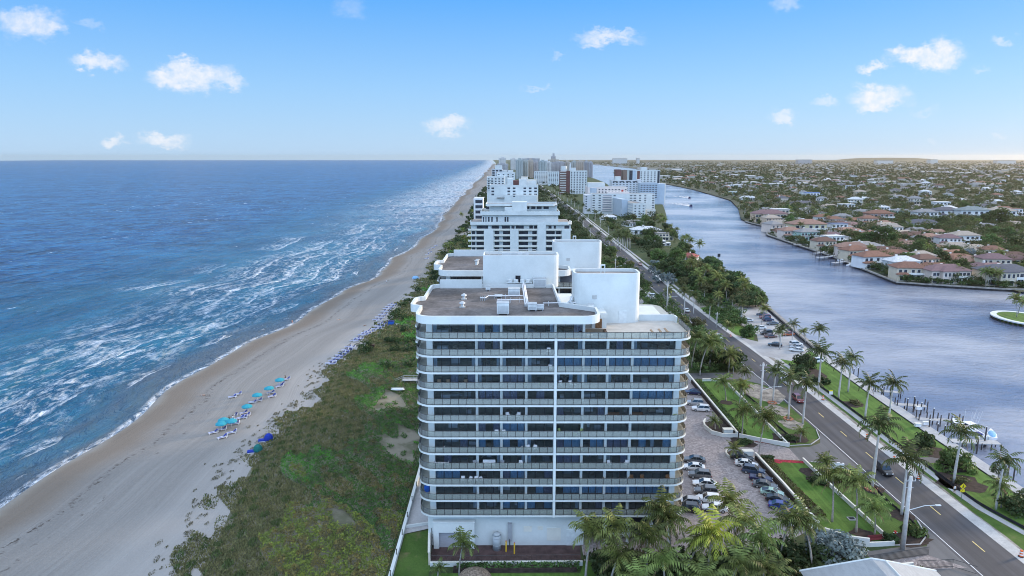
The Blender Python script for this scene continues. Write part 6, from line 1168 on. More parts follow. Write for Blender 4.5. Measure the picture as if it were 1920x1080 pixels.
x, y = G(1802,940); o = thing('pedestrian_sign', 'yellow diamond walking-person warning sign with small yellow plate on a green post', 'street sign', (x,y,0)); MB().box(-.04,.04,0,.06,0,3.6).build('post', M('post_green', (.10,.16,.12), .7), o)
yel = M('sign_yellow', (.78,.62,.02), .6, .05, 2); f = MB(); f.loft([[(0,-.03,2.55),(.62,-.03,3.17),(0,-.03,3.79),(-.62,-.03,3.17)],[(0,-.005,2.55),(.62,-.005,3.17),(0,-.005,3.79),(-.62,-.005,3.17)]]); f.build('diamond_plate', yel, o); MB().box(-.42,.42,-.03,-.005,1.95,2.5).build('lower_plate', yel, o)
MB().ball(.02,-.045,3.47,.08,.012,.08,0,8,4).box(-.07,.07,-.06,-.04,3.08,3.36).face([(-.06,-.05,3.1),(.03,-.05,3.1),(-.14,-.05,2.8),(-.2,-.05,2.82)]).face([(.0,-.05,3.1),(.07,-.05,3.1),(.18,-.05,2.82),(.11,-.05,2.8)]).face([(.05,-.05,3.34),(.08,-.05,3.26),(.22,-.05,3.14),(.2,-.05,3.2)]).face([(-.05,-.05,3.34),(-.08,-.05,3.26),(-.2,-.05,3.1),(-.17,-.05,3.17)]).build('walking_figure', M_dark, o)
a = MB(); a.face([(-.22,-.045,2.2),(.1,-.045,2.38),(.1,-.045,2.32),(-.2,-.045,2.14)]).face([(-.3,-.045,2.1),(-.12,-.045,2.1),(-.27,-.045,2.26)]); a.build('arrow', M_dark, o)
x, y = G(1557,748); o = thing('street_sign', 'white road sign with yellow head on the lagoon verge', 'street sign', (x,y,0)); MB().box(-.04,.04,0,.06,0,2.4).build('post', M_steel, o); MB().box(-.5,.5,-.03,-.005,1.3,2.2).build('white_plate', M_plast, o); MB().box(-.5,.5,-.03,-.005,2.22,2.6).build('yellow_plate', yel, o)
x, y = G(1566,880); o = thing('entry_sign', 'white scalloped entry sign standing in the mulch bed of the drive', 'sign', (x,y,0)); MB().box(-1.5,1.5,-.15,.15,.2,1.25).box(-.9,.9,-.15,.15,1.25,1.55).box(-1.75,-1.45,-.22,.22,0,1.4).box(1.45,1.75,-.22,.22,0,1.4).build('board', M_plast, o); MB().box(-1.2,1.2,-.18,-.15,.5,1.1).build('plaque', M_white2, o)
ORG = M('drum_orange', (.70,.13,.03), .6, .05, 2)
for i, (px,py,w) in enumerate([(1543,750,'beside the red car on the shoulder'),(1625,823,'beside the royal palm at the road edge'),(1676,865,'on the shoulder above the black jeep'),(1722,898,'on the shoulder right of the black jeep'),(1914,1044,'nearest, at the right edge of the road'),(1370,632,'far one at the lot divider')]):
    x, y = G(px,py); o = thing('traffic_drum', 'orange and white striped traffic drum '+w, 'traffic drum', (x,y,.02)); b = MB(); [b.tube([(0,0,.1+k*.22),(0,0,.1+k*.22+.22)],[.30-.02*k,.28-.02*k],0,12) for k in (0,2,4)]; b.build('orange_band', ORG, o); b = MB(); [b.tube([(0,0,.1+k*.22),(0,0,.1+k*.22+.22)],[.30-.02*k,.28-.02*k],0,12) for k in (1,3)]; b.build('white_band', M_plast, o); MB().cyl(0,0,0,.1,.42,0,10).build('base', M_dark, o)
for i, (px,py,w) in enumerate([(1678,1003,'near the round bush at the lower kerb'),(1404,728,'by the sandy patch, beside its orange wrap')]):
    x, y = G(px,py); o = thing('fire_hydrant', 'red and white hydrant '+w, 'hydrant', (x,y,0)); MB().cyl(0,0,0,.6,.18,0,8).cyl(0,0,.6,.75,.24,0,8).build('barrel', M_red, o); MB().tube([(-.35,0,.45),(.35,0,.45)],.1,0,8).build('outlet', M_plast, o)
for i, (px,py,w) in enumerate([(1478,786,'the palm right of the sandy patches'),(1448,756,'the palm beside the large sandy patch'),(1634,918,'the tallest road palm')]): x, y = G(px,py); o = thing('brick_ring', 'orange bricks round the foot of '+w, 'bricks', (x,y,.05)); b = MB(); [b.box(1.0*math.cos(k*.7)-.25,1.0*math.cos(k*.7)+.25,1.0*math.sin(k*.7)-.2,1.0*math.sin(k*.7)+.2,0,.22+.1*(k%2)) for k in range(9)]; b.build('brick', M('orange_brick', (.38,.17,.10), .9, .2, 2), o)
# channel mark and far lagoon boats
o = thing('channel_marker', 'dark leaning channel marker post standing in the lagoon', 'channel marker', (135,440,-1.5)); MB().tube([(0,0,-2),(-.5,0,5.0)],.25,0,8).build('post', PILE, o); MB().box(-1.3,.5,-.1,.1,3.6,5.6).build('board', M_dark, o)
for px, py, w in ((1293,372,'farther speedboat with white wake on the lagoon'),(1296,387,'nearer speedboat with white wake on the lagoon')):
    x, y = G(px,py,-1.2); o = thing('speedboat', w, 'boat', (x,y,-1.3)); MB().loft([[(-1.5,4,0),(1.5,4,0),(1.6,4,1.3),(-1.6,4,1.3)],[(-1.6,0,0),(1.6,0,0),(1.7,0,1.4),(-1.7,0,1.4)],[(-.1,-5,.6),(.1,-5,.6),(.15,-5.2,1.8),(-.15,-5.2,1.8)]]).build('hull', M_navy, o); MB().box(-1,1,-1,1.6,1.3,2.6).build('cabin', M_dark, o)
    q = np.random.default_rng(int(px)); wk = MB()
    for k in range(120):
        d = q.uniform(4,70); sx = q.choice((-1,1)); xx = sx*d*.22*q.uniform(.4,1.05) if k % 3 else q.uniform(-2,2); s = q.uniform(.7,2.0); wk.face([(xx-s,d-.5,.05+.0005*k),(xx+s,d-.5,.05+.0005*k),(xx+s*.8,d+s*1.4,.05+.0005*k),(xx-s*.8,d+s*1.4,.05+.0005*k)])
    w_ = wk.build('wake_foam', M('wake_foam', (.62,.64,.68), .9, .1, 1), None, (x,y,-1.3)); struct(w_, 'stuff')
# front of the nearest tower
lowwall([(-14.3,113.8),(-14.1,107.9),(-13.4,101.7)], .35, 2.3, 'tall beige side wall left of the brown deck', M_beige); o = thing('rail_fence', 'black railing on top of the beige side wall', 'railing', (0,0,0)); MB().tube([(-14.1,113.8,3.2),(-13.9,107.9,3.2),(-13.2,101.7,3.2)],.05,0,4).build('rail', M_bronze, o); m = MB(); [m.box(-14.1+.9*k/12-.02,-14.1+.9*k/12+.02,113.8-k-.02,113.8-k+.02,2.37,3.2) for k in range(13)]; m.build('post', M_bronze, o)
lowwall([(-13.4,101.6),(11.6,101.9)], .35, .75, 'long low white wall closing the brown deck at the front')
o = thing('rail_fence', 'long black picket railing above the low white deck wall', 'railing', (0,0,0)); MB().tube([(-13.2,101.5,1.85),(11.4,101.8,1.85)],.04,0,4).tube([(-13.2,101.5,.95),(11.4,101.8,.95)],.03,0,4).build('rail', M_bronze, o); m = MB(); [m.box(-13.2+k*.41-.015,-13.2+k*.41+.015,101.48+.0049*k,101.51+.0049*k,.82,1.85) for k in range(61)]; m.build('picket', M_bronze, o)
o = thing('storage_tank', 'upright grey-white tank standing on the brown deck', 'tank', (-2.6,106.4,.02)); MB().cyl(0,0,0,2.7,.72,0,14).tube([(0,0,2.7),(0,0,3.0),(0,0,3.1)],[.72,.55,.15],0,14).build('body', M('tank_paint', (.36,.39,.41), .6, .1, 1), o, smooth=True); MB().cyl(0,0,.9,.98,.75,0,14).cyl(0,0,2.2,2.28,.75,0,14).build('band', M_steel, o)
o = thing('gas_meter', 'dark metal service pipe box on the wall beside the yellow bollards', 'meter', (-.4,107.2,.02)); MB().box(-.3,.4,-.1,.35,1.0,4.3).build('housing', M_grey, o); MB().tube([(0,-.1,0),(0,-.1,1.4)],.08,0,6).build('pipe', M_bronze, o)
for x_, y_, w in ((-1.0,105.6,'left yellow bollard in front of the service box'),(.4,105.0,'right yellow bollard in front of the service box')): o = thing('bollard', w, 'bollard', (x_,y_,.02)); MB().cyl(0,0,0,2.0,.12,0,8).build('post', M_yel, o); MB().cyl(0,0,2.0,2.1,.13,0,8,.05).build('cap', M_red, o)
x, y = G(890,1072,3.5); o = thing('thatched_hut', 'round hut with scaly brown thatched roof at the bottom edge', 'hut', (x,y,0)); MB().tube([(0,0,2.3),(0,0,2.9),(0,0,3.6),(0,0,4.1)],[2.7,2.3,1.2,.15],0,20).build('roof', M('thatch', (.24,.185,.14), .95, .5, 2.5, stretch=(1,1,3), fine=.5), o); m = MB(); [m.cyl(1.9*math.cos(k*1.05),1.9*math.sin(k*1.05),0,2.5,.1,0,6) for k in range(6)]; m.build('post', M_wood, o)
lowwall([(-19.6,92),(-19.7,112),(-19.9,134),(-20.2,152)], .55, .85, 'long white coping wall between dune and tower walkway', None, False)
for i in range(7): o = thing('post_light', f'short dark post on the long white coping wall, {ORD[i]} from the bottom', 'post', (-19.25,97.5+i*6,.85)); MB().box(-.06,.06,-.06,.06,0,.9).build('post', M_bronze, o); MB().box(-.1,.1,-.1,.1,.9,.98).build('cap', M_bronze, o)
lowwall([(-19.3,113.2),(-14.4,114.6)], .3, .6, 'short white cross wall at the end of the side walkway', None, False)
# boardwalk over the dune
o = thing('boardwalk', 'grey timber boardwalk and stair crossing the dune beside the tower', 'boardwalk', (-29,192,0)); MB().box(-3,9,-1,1,1.55,1.7).build('deck', M_stain, o); s = MB(); [s.box(-3-.32*(k+1),-3-.32*k,-1,1,1.45-.16*k,1.58-.16*k) for k in range(10)]; s.build('stair', M_stain, o)
r = MB(); [r.tube([(9,b,2.6),(-3,b,2.6),(-6.2,b,1.1)],.07,0,4) for b in (-1,1)]; [r.box(a-.05,a+.05,b-.05,b+.05,1.6,2.6) for a in (-3,0,3,6,9) for b in (-1,1)]; r.build('handrail', M_stain, o); s = MB(); [s.box(a-.1,a+.1,b-.1,b+.1,0,1.55) for a in (-2.5,1,5,8.5) for b in (-.8,.8)]; s.build('post', M_grey, o)
x, y, _ = GB(747,733); o = thing('upturned_boat', 'small white upturned dinghy lying beside the boardwalk', 'boat', (x,y-1,zb(x,y)+.7)); MB().ball(0,0,.15,2.0,.7,.4).build('hull', M_plast, o); MB().box(-1.8,1.8,-.05,.05,.5,.62).build('keel', M_white2, o)
# foreground house with grey hip roof, fences, pool deck
hx, hy = G(1645,1047,7.3); o = thing('foreground_house', 'grey hip-roofed house cut by the bottom edge', 'house', (hx,hy,0)); MB().box(-9.2,10.2,-14,2.4,0,3.3).build('wall', M_white, o); r = MB(); A, B, D, E_, a_, b_ = (-10,3.0,3.3), (11,3.0,3.3), (11,-15,3.3), (-10,-15,3.3), (-.9,0,7.3), (.9,-.6,7.3)
c_, d_ = (.9,-9,7.3), (-.9,-9,7.3); r.face([B,A,a_,b_]).face([A,E_,d_,a_]).face([D,B,b_,c_]).face([E_,D,c_,d_]).face([a_,d_,c_,b_])
r.build('roof', M('standing_roof', (.33,.345,.36), .8, .08, .6, stretch=(3,1,1), fine=.1), o); rd = MB(); rd.tube([A,a_],.14,0,6).tube([a_,b_],.14,0,6).tube([B,b_],.14,0,6).tube([b_,c_],.14,0,6); rd.build('ridge', M_white, o); MB().box(-10,11,3.0,3.15,3.1,3.3).build('gutter', M_white, o)
o = thing('picket_fence', 'brown metal picket fence running behind the grey hip roof', 'fence', (0,0,0)); fx = [(57,101.6),(64,103.2),(70.2,104.6)]; MB().tube([(a,b,1.5) for a,b in fx],.05,0,4).tube([(a,b,.25) for a,b in fx],.05,0,4).build('rail', M_bronze, o); m = MB(); [m.box(57+13.2*k/60-.02,57+13.2*k/60+.02,101.6+3*k/60-.02,101.6+3*k/60+.02,0,1.6) for k in range(61)]; m.build('picket', M_bronze, o)
o = thing('picket_fence', 'second brown picket fence beyond the clipped hedge', 'fence', (0,0,0)); fx = [(66,100.6),(72,101.0),(74.6,99.0)]; MB().tube([(a,b,1.5) for a,b in fx],.05,0,4).tube([(a,b,.25) for a,b in fx],.05,0,4).build('rail', M_bronze, o); m = MB(); [m.box(66+6*k/30-.02,66+6*k/30+.02,100.6+.4*k/30-.02,100.6+.4*k/30+.02,0,1.6) for k in range(31)]; m.build('picket', M_bronze, o)
lowwall([(60,100.2),(65.5,101.2)], .3, .9, 'short white wall between the fences and the hedge'); flat('brown_court', MT_pav, [(57,101.7),(70.0,104.6),(74.5,101),(66,100.3),(60,99.8)], .03); flat('pool_terrace', MT_conc, [(58,93),(70,94.5),(70,97.6),(58,95.6)], .04)
o = thing('white_gate', 'small white rail gate at the corner of the silver bushes', 'gate', (52.8,103.4,0), RD(25)); MB().box(-1.5,1.5,-.05,.05,1.0,1.12).box(-1.5,1.5,-.05,.05,.5,.62).build('rail', M_plast, o); MB().box(-1.6,-1.45,-.08,.08,0,1.3).box(1.45,1.6,-.08,.08,0,1.3).build('post', M_plast, o)
o = thing('garden_bench', 'dark red bench at the tip of the lower lawn', 'bench', (63.6,108.9,0), RD(8)); MB().box(-1.4,1.4,-.3,.3,.4,.48).build('seat', M('dark_red_paint', (.16,.03,.035), .8), o); MB().box(-1.4,1.4,.28,.36,.48,1.0).build('backrest', bpy.data.materials['dark_red_paint'], o); MB().box(-1.3,-1.2,-.25,.25,0,.4).box(1.2,1.3,-.25,.25,0,.4).build('leg', bpy.data.materials['dark_red_paint'], o)
for px,py,w in ((1605,952,'round pale drain lid on the lower lawn beside the kerb wall'),(1597,973,'square dark drain pit on the lower lawn')): x, y = G(px,py); o = thing('drain_cover', w, 'drain', (x,y,.02)); (MB().cyl(0,0,0,.12,.9,0,12) if 'round' in w else MB().box(-.7,.7,-.6,.6,0,.1)).build('rim', MT_walk, o); (MB().cyl(0,0,.12,.14,.6,0,12) if 'round' in w else MB().box(-.5,.5,-.4,.4,.1,.12)).build('lid', MT_walk if 'round' in w else M_dark, o)
# ================================================================ vehicles (nose toward +Y)
M_paint = M('car_paint', (1,1,1), .28, .03, .5, .5, .1, obj_color=True, coat=.6); M_cgl = M('car_glass', (.015,.02,.028), .06, .2, .5, .7); M_tyre = M('tyre_rubber', (.02,.02,.02), .9, .1, 3); M_rim = M('wheel_rim', (.42,.43,.45), .4, .1, 3, .5, .6); M_lamp = M('headlamp_lens', (.65,.67,.70), .2, .05, 3, .6); M_tail = M('tail_lamp', (.30,.012,.012), .3, .05, 3, .5)
def car_proto(name, kind):
    o = thing(name, 'parked car', 'car'); L, Wd = {'sedan':(4.85,.93),'suv':(4.75,.97),'jeep':(4.6,.95),'convertible':(4.6,.93),'coupe':(4.5,.92),'truck':(5.6,1.0)}[kind]; h = L/2
    belt, hood, tail = {'sedan':(.92,.82,.95),'suv':(1.08,1.0,1.1),'jeep':(1.12,1.15,1.12),'convertible':(.90,.84,.92),'coupe':(.92,.82,.88),'truck':(1.15,1.1,1.1)}[kind]
    def ring(y, w, z0, z1, k=.12): return [(-w+k,y,z0),(w-k,y,z0),(w,y,z0+k),(w,y,(z0+z1)*.55),(w*.95,y,z1-k*.4),(w*.82,y,z1),(-w*.82,y,z1),(-w*.95,y,z1-k*.4),(-w,y,(z0+z1)*.55),(-w,y,z0+k)]
    st = [(-h,Wd*.82,.42,tail*.80),(-h+.18,Wd*.94,.30,tail),(-h*.6,Wd,.24,belt+.03),(0,Wd,.24,belt),(h*.42,Wd,.24,belt-.02),(h*.5,Wd,.24,hood+.03),(h-.45,Wd*.95,.26,hood-.06),(h-.1,Wd*.82,.32,hood*.82),(h,Wd*.70,.40,hood*.66)]
    MB().loft([ring(*q) for q in st]).build('body', M_paint, o, smooth=False)
    y0, y1, y2, y3, zt = {'sedan':(-h+.55,-h*.42,h*.10,h*.46,1.42),'suv':(-h+.12,-h+.55,h*.12,h*.46,1.68),'jeep':(-h+.10,-h+.22,h*.20,h*.34,1.86),'convertible':(.1,.2,h*.12,h*.40,1.30),'coupe':(-h+.35,-h*.30,h*.08,h*.46,1.34),'truck':(-.6,-.4,h*.20,h*.42,1.85)}[kind]
    wb, wt = Wd*.93, Wd*.74
    if kind != 'convertible':
        def gr(y, w, z): return [(-w,y,z),(w,y,z)]
        g = MB(); A = [(-wb,y0,belt-.02),(wb,y0,belt-.02),(wb,y3,belt-.04),(-wb,y3,belt-.04)]; B = [(-wt,y1,zt),(wt,y1,zt),(wt,y2,zt),(-wt,y2,zt)]
        g.loft([A,B]); g.build('windows', M_cgl, o)
        MB().loft([[(-wt-.02,y1-.05,zt-.03),(wt+.02,y1-.05,zt-.03),(wt+.02,y2+.04,zt-.03),(-wt-.02,y2+.04,zt-.03)],[(-wt*.9,y1+.06,zt+.06),(wt*.9,y1+.06,zt+.06),(wt*.9,y2-.06,zt+.06),(-wt*.9,y2-.06,zt+.06)]]).build('roof', M_paint, o)
        pm = MB()
        for sx in (-1,1):
            for (ya,yb) in ((y0,y1),(y3,y2),((y0+y3)/2,(y1+y2)/2)): pm.tube([(sx*(wb+.005),ya,belt),(sx*(wt+.01),yb,zt)],.045,0,4)
        pm.build('pillar', M_paint, o)
    else:
        MB().face([(-wb*.9,y3,belt),(wb*.9,y3,belt),(wt,y2,zt),(-wt,y2,zt)]).face([(-wt,y2-.03,zt),(wt,y2-.03,zt),(wb*.9,y3-.03,belt),(-wb*.9,y3-.03,belt)]).build('windscreen', M_cgl, o); MB().box(-wt,wt,-h*.55,h*.3,belt-.04,belt+.02).build('cabin', M_dark, o); MB().box(-.65,-.1,-.5,.1,belt,belt+.35).box(.1,.65,-.5,.1,belt,belt+.35).build('seat', M_cush, o)
    for sx in (-1,1):
        for yy in (-h*.60,h*.60):
            w = MB().tube([(sx*(Wd-.20),yy,.34),(sx*(Wd+.015),yy,.34)],.34,0,14).build('wheel', M_tyre, o); MB().tube([(sx*(Wd-.02),yy,.34),(sx*(Wd+.03),yy,.34)],.21,0,10).build('rim', M_rim, w)
        MB().box(sx*Wd*.62-.16,sx*Wd*.62+.16,h-.16,h+.005,hood*.66,hood*.80).build('headlight', M_lamp, o); MB().box(sx*Wd*.70-.17,sx*Wd*.70+.17,-h-.01,-h+.1,tail*.66,tail*.82).build('taillight', M_tail, o); MB().box(sx*(Wd+.12)-.1,sx*(Wd+.12)+.1,y3-.35,y3-.2,belt,belt+.14).build('mirror', M_paint, o)
    if kind == 'jeep': MB().box(-.4,.4,-h-.22,-h-.02,.7,1.4).build('spare_wheel', M_tyre, o)
    if kind == 'truck': MB().box(-Wd+.1,Wd-.1,-h+.1,-.7,belt-.4,belt+.04).build('bed', M_dark, o)
    return proto(o)
CP = {k: car_proto('jeep' if k == 'jeep' else 'pickup_truck' if k == 'truck' else k+'_car' if k != 'suv' else 'suv', k) for k in ('sedan','suv','jeep','convertible','coupe','truck')}
WH, BK, GR, SV, DB, NV, BL, BR, MI, RE = (.70,.70,.70), (.012,.012,.015), (.10,.105,.115), (.36,.37,.39), (.035,.055,.10), (.008,.012,.06), (.01,.035,.22), (.13,.055,.045), (.33,.50,.44), (.16,.02,.025)
cc = (('body',),)
def car(kind, px, py, ang, col, label, group=None, z=.03, s=1.0):
    x, y = G(px,py); return place(CP[kind], (x,y,z), ang, s, label, group, {k: col for k in ('body','roof','pillar','mirror')})
AR, AL = RD(-111), RD(78)      # nose to the wall on the right / to the tower on the left, slanted stalls
for k,px,py,c,w in (('sedan',1391,862,BK,'black sedan, first of the right row under the small planter'),('sedan',1399,874,WH,'white sedan, second of the right row'),('suv',1412,887,DB,'slate-blue crossover, third of the right row'),('convertible',1426,901,NV,'open navy convertible, fourth of the right row'),('sedan',1434,914,GR,'dark grey sedan, middle of the right row'),('coupe',1447,928,MI,'mint green coupe in the right row'),('coupe',1457,940,BK,'glossy black coupe right after the mint one'),('sedan',1465,954,BL,'bright blue sedan in the right row'),('coupe',1480,969,BR,'copper-brown coupe in the right row'),('sedan',1496,988,WH,'white sedan at the lower end of the right row, by the palms')): car(k, px, py, AR, c, w)
for k,px,py,c,w in (('sedan',1302,866,GR,'dark car half hidden by balconies, top of the left row'),('sedan',1300,880,WH,'white sedan half hidden by balconies in the left row'),('suv',1312,895,GR,'grey crossover in the left row'),('sedan',1321,911,WH,'white sedan in the middle of the left row'),('suv',1324,926,GR,'charcoal crossover with roof rails in the left row'),('suv',1328,941,WH,'white crossover in the lower left row'),('sedan',1340,957,WH,'white sedan at the lower end of the left row behind palm tops'),('suv',1291,947,SV,'silver car tucked under the tower corner'),('suv',1288,958,BK,'black crossover tucked under the tower corner'),('suv',1303,759,SV,'silver crossover beside the balcony ends, rear of two'),('suv',1314,770,WH,'white crossover parked beside the curved planter, front of two'),('sedan',1300,739,NV,'dark car behind the balcony ends at the upper wall'),('sedan',1150,1003,WH,'white car in the open ground floor bay behind the palms')): car(k, px, py, AL if px > 1200 else RD(80), c, w)
for k,px,py,a,c,w in (('suv',1496,752,3.14,RE,'dark red car driving down the road past the royal palms'),('jeep',1658,887,3.10,BK,'boxy black jeep driving down the road'),('truck',1474,718,0,WH,'white pickup on the far lane by the royal palm'),('sedan',1348,634,3.14,WH,'white car on the road beside the green belt'),('sedan',1287,584,0,WH,'white car on the road below the crossing'),('truck',1200,497,3.14,(.45,.28,.24),'pinkish box truck on the far road by the silver palms'),('sedan',1137,461,0,WH,'small white car on the far road beyond the twin tower'),('sedan',1092,426,3.14,BL,'small blue car on the far road, farthest visible')): car(k, px, py, a, c, w)
for i,(k,px,py,c,w) in enumerate((('sedan',1453,649,BK,'dark hatchback crossing the lagoon lot'),('suv',1437,627,BK,'black car by the lot hedge, left of two'),('sedan',1445,633,BR,'brownish car by the lot hedge, right of two'),('sedan',1425,617,WH,'white car beside the lot lamp'),('sedan',1429,592,DB,'blue car, first in the row along the lagoon wall'),('suv',1434,597,RE,'red car in the row along the lagoon wall'),('suv',1440,602,NV,'navy car in the row along the lagoon wall'),('sedan',1448,609,GR,'grey car, last in the row along the lagoon wall'),('suv',1357,569,NV,'dark navy car under the trees of the lot, upper'),('suv',1363,575,(.12,.03,.10),'plum-coloured car under the trees of the lot'),('sedan',1371,584,WH,'white car under the trees of the lot'),('sedan',1401,603,WH,'white car in the middle of the lot'),('suv',1382,594,SV,'silver car at the left kerb of the lot'),('sedan',1477,629,(.40,.10,.03),'orange-red car at the lagoon end of the lot'),('suv',1492,648,WH,'white car, upper of three by the lot palms'),('sedan',1493,653,SV,'silver car, middle of three by the lot palms'),('sedan',1494,659,WH,'white car, lower of three by the lot palms'),('suv',1529,680,WH,'white car behind the strip lawn palms'),('suv',1226,557,WH,'white crossover in the lot left of the road crossing'),('sedan',1207,557,WH,'white sedan in the lot left of the road crossing'),('sedan',1217,566,BK,'black sedan in the lot left of the road crossing'),('sedan',1206,579,SV,'silver car, upper of the slanted trio behind the terrace wall'),('sedan',1208,585,BK,'black car, middle of the slanted trio behind the terrace wall'),('sedan',1212,591,WH,'white car, lower of the slanted trio behind the terrace wall'))): car(k, px, py, RD((70,100,-80,90)[i%4]), c, w)
# ================================================================ beach
def lounge_proto():
    o = thing('beach_lounger', 'beach lounger', 'beach lounger'); f = MB(); f.box(-1.0,.95,-.36,-.28,.28,.38).box(-1.0,.95,.28,.36,.28,.38); [f.box(a-.05,a+.05,b*.33-.05,b*.33+.05,0,.3) for a in (-.85,.7) for b in (-1,1)]; f.box(.93,1.0,-.36,.36,.28,.9); f.build('frame', M_plast, o)
    MB().box(-.95,.3,-.28,.28,.36,.44).build('cushion', M('royal_blue_cushion', (.025,.045,.28), .85, .1, 2), o); MB().loft([[(.3,-.28,.40),(.3,.28,.40),(.3,.28,.46),(.3,-.28,.46)],[(.95,-.28,.86),(.95,.28,.86),(.93,.28,.93),(.93,-.28,.93)]]).build('backrest', bpy.data.materials['royal_blue_cushion'], o); MB().box(-.95,.3,-.13,.13,.44,.455).build('towel_stripe', M_plast, o); return proto(o)
LP = lounge_proto()
UM = M('turquoise_canvas', (.03,.27,.35), .85, .12, 1.5)
def umb(px, py, label):
    x, y, z = GB(px,py+9); o = thing('beach_umbrella', label, 'beach umbrella', (x,y,z)); MB().cyl(0,0,-.2,2.5,.035,0,6).build('pole', M_plast, o); r = []
    m = MB(); m.tube([(0,0,1.95),(0,0,2.25),(0,0,2.5),(0,0,2.58)],[1.45,1.05,.45,.05],0,8); m.build('canopy', UM, o); v = MB(); v.tube([(0,0,1.78),(0,0,1.96)],[1.45,1.46],0,8,cap=False); v.build('valance', UM, o); return o
near = [(400,813,'leftmost near the overlapping umbrellas'),(417,822,'nearest of all'),(435,813,'right of the nearest one'),(416,807,'half under the front umbrella'),(431,792,'behind the overlapping umbrellas'),(441,796,'right under the overlapping umbrellas'),(457,776,'in the dense middle cluster, rear'),(456,785,'in the dense middle cluster, front'),(461,781,'in the dense middle cluster, right'),(450,786,'in the dense middle cluster, left'),(474,756,'under the third umbrella from the front'),(484,753,'right of the third umbrella from the front'),(508,738,'under the fourth umbrella, upper'),(510,745,'under the fourth umbrella, lower'),(524,726,'below the farthest umbrella'),(527,722,'second below the farthest umbrella'),(537,713,'right of the farthest umbrella, dark'),(436,746,'alone toward the sea, left of two'),(446,741,'alone toward the sea, right of two')]
for i,(px,py,w) in enumerate(near): x, y, z = GB(px,py); place(LP, (x,y,z), RD(30+rnd.uniform(-14,14)), 1.15, 'blue lounger, '+w)
for px,py,w in ((420,792,'rear one of the three overlapping front umbrellas'),(435,794,'right one of the three overlapping front umbrellas'),(416,799,'front one of the three overlapping front umbrellas'),(464,766,'umbrella above the dense lounger cluster'),(483,744,'third umbrella counting from the farthest'),(505,731,'second umbrella counting from the farthest'),(525,715,'farthest of the near umbrella row')): umb(px,py,'turquoise canvas umbrella, '+w)
rows = [(624,684),(630,679),(636,674),(642,669),(648,664),(654,659),(660,653),(669,641),(676,637),(684,630),(690,627),(695,624),(709,619),(715,614),(720,609),(711,602),(716,597),(721,592),(726,586),(730,581),(734,577),(739,573)]
for i,(px,py) in enumerate(rows): x, y, z = GB(px,py); seg = 'first stretch, nearest' if i < 7 else 'second stretch' if i < 12 else 'third stretch by the blue hut' if i < 15 else 'last stretch, farthest'; n_ = i if i < 7 else i-7 if i < 12 else i-12 if i < 15 else i-15; place(LP, (x,y,z), RD(12+rnd.uniform(-6,6)), 1.3, f'dune row lounger, {seg}, {ORD[n_]} from near end'); x2, y2, z2 = GB(px-7,py-1); place(LP, (x2,y2,z2), RD(12+rnd.uniform(-6,6)), 1.25, f'dune row lounger, sea side, {seg}, {ORD[n_]} from near end')
for i,(px,py) in enumerate([(801,478),(806,474),(812,466),(800,486),(804,470),(817,462)]): x, y, z = GB(px,py); place(LP, (x,y,z), RD(15), 1.4, 'far blue lounger in the cluster before the twin tower dune', 1.0 and 'far loungers before the twin tower dune')
for px,py,c,w in ((502,826,'deep blue','M_blue'),(482,847,'dark green','M_gcab')):
    mat = M('blue_cabana_cloth', (.012,.035,.30), .85, .15, 2) if c == 'deep blue' else M('green_cabana_cloth', (.012,.13,.12), .85, .15, 2)
    x, y, z = GB(px,py); o = thing('beach_cabana', c+' clamshell cabana standing at the dune edge', 'cabana', (x,y,z), RD(15)); rg = []
    for k in range(9): t_ = math.pi*k/8*.60+.15; rg.append([(.9*math.cos(t_+1.1)-.1, 1.0*math.sin(a*math.pi/8-math.pi/2)*(1 if 1 else 0), max(0,1.75*math.sin(t_+.9)*math.cos(a*math.pi/8-math.pi/2))) for a in range(9)])
    s = MB(); s.ball(.25,0,.55,1.05,1.1,1.25,0,12,8); s.build('hood', mat, o); MB().box(-2.1,-.5,-.65,.65,.18,.42).build('seat', bpy.data.materials.get('blue_cabana_cloth') or mat, o); MB().box(-2.0,-.4,-.6,.6,0,.18).build('frame', M_plast, o)
x, y, z = GB(737,609); o = thing('beach_hut', 'blue rental box with white lid beside the dune', 'beach hut', (x,y,z)); MB().box(-1.8,.4,-.7,.7,0,1.5).build('housing', M_blue, o); MB().box(-1.9,.5,-.8,.8,1.5,1.62).build('lid', M_navy, o); MB().box(.5,2.6,-.6,.6,.2,.4).build('bench', M_plast, o)
x, y, z = GB(694,652); o = thing('storage_chest', 'brown wooden chest at the dune edge behind the loungers', 'chest', (x,y,z)); MB().box(-1.5,1.5,-.7,.7,0,1.1).build('chest', M_deck, o); MB().box(-1.6,1.6,-.8,.8,1.1,1.22).build('lid', M_wick, o)
x, y, z = GB(779,523); o = thing('covered_stack', 'pale blue tarp over stacked chairs beyond the near roof', 'tarp', (x,y,z)); MB().ball(0,0,.5,2.0,1.6,1.3,0,9,5).build('tarp', M_curt[0], o); MB().box(-1.6,1.6,-1.2,1.2,0,.3).build('base', M_plast, o)
for i,(px,py) in enumerate([(443,781)]): x, y, z = GB(px,py); o = thing('beach_chair', 'upright dark blue folding chair among the loungers', 'beach chair', (x,y,z)); chair_parts(o, M_plast, M_navy)
SK = M('skin', (.42,.26,.18), .6, .05, 3); HAIR = M('dark_hair', (.03,.02,.015), .8, .1, 5)
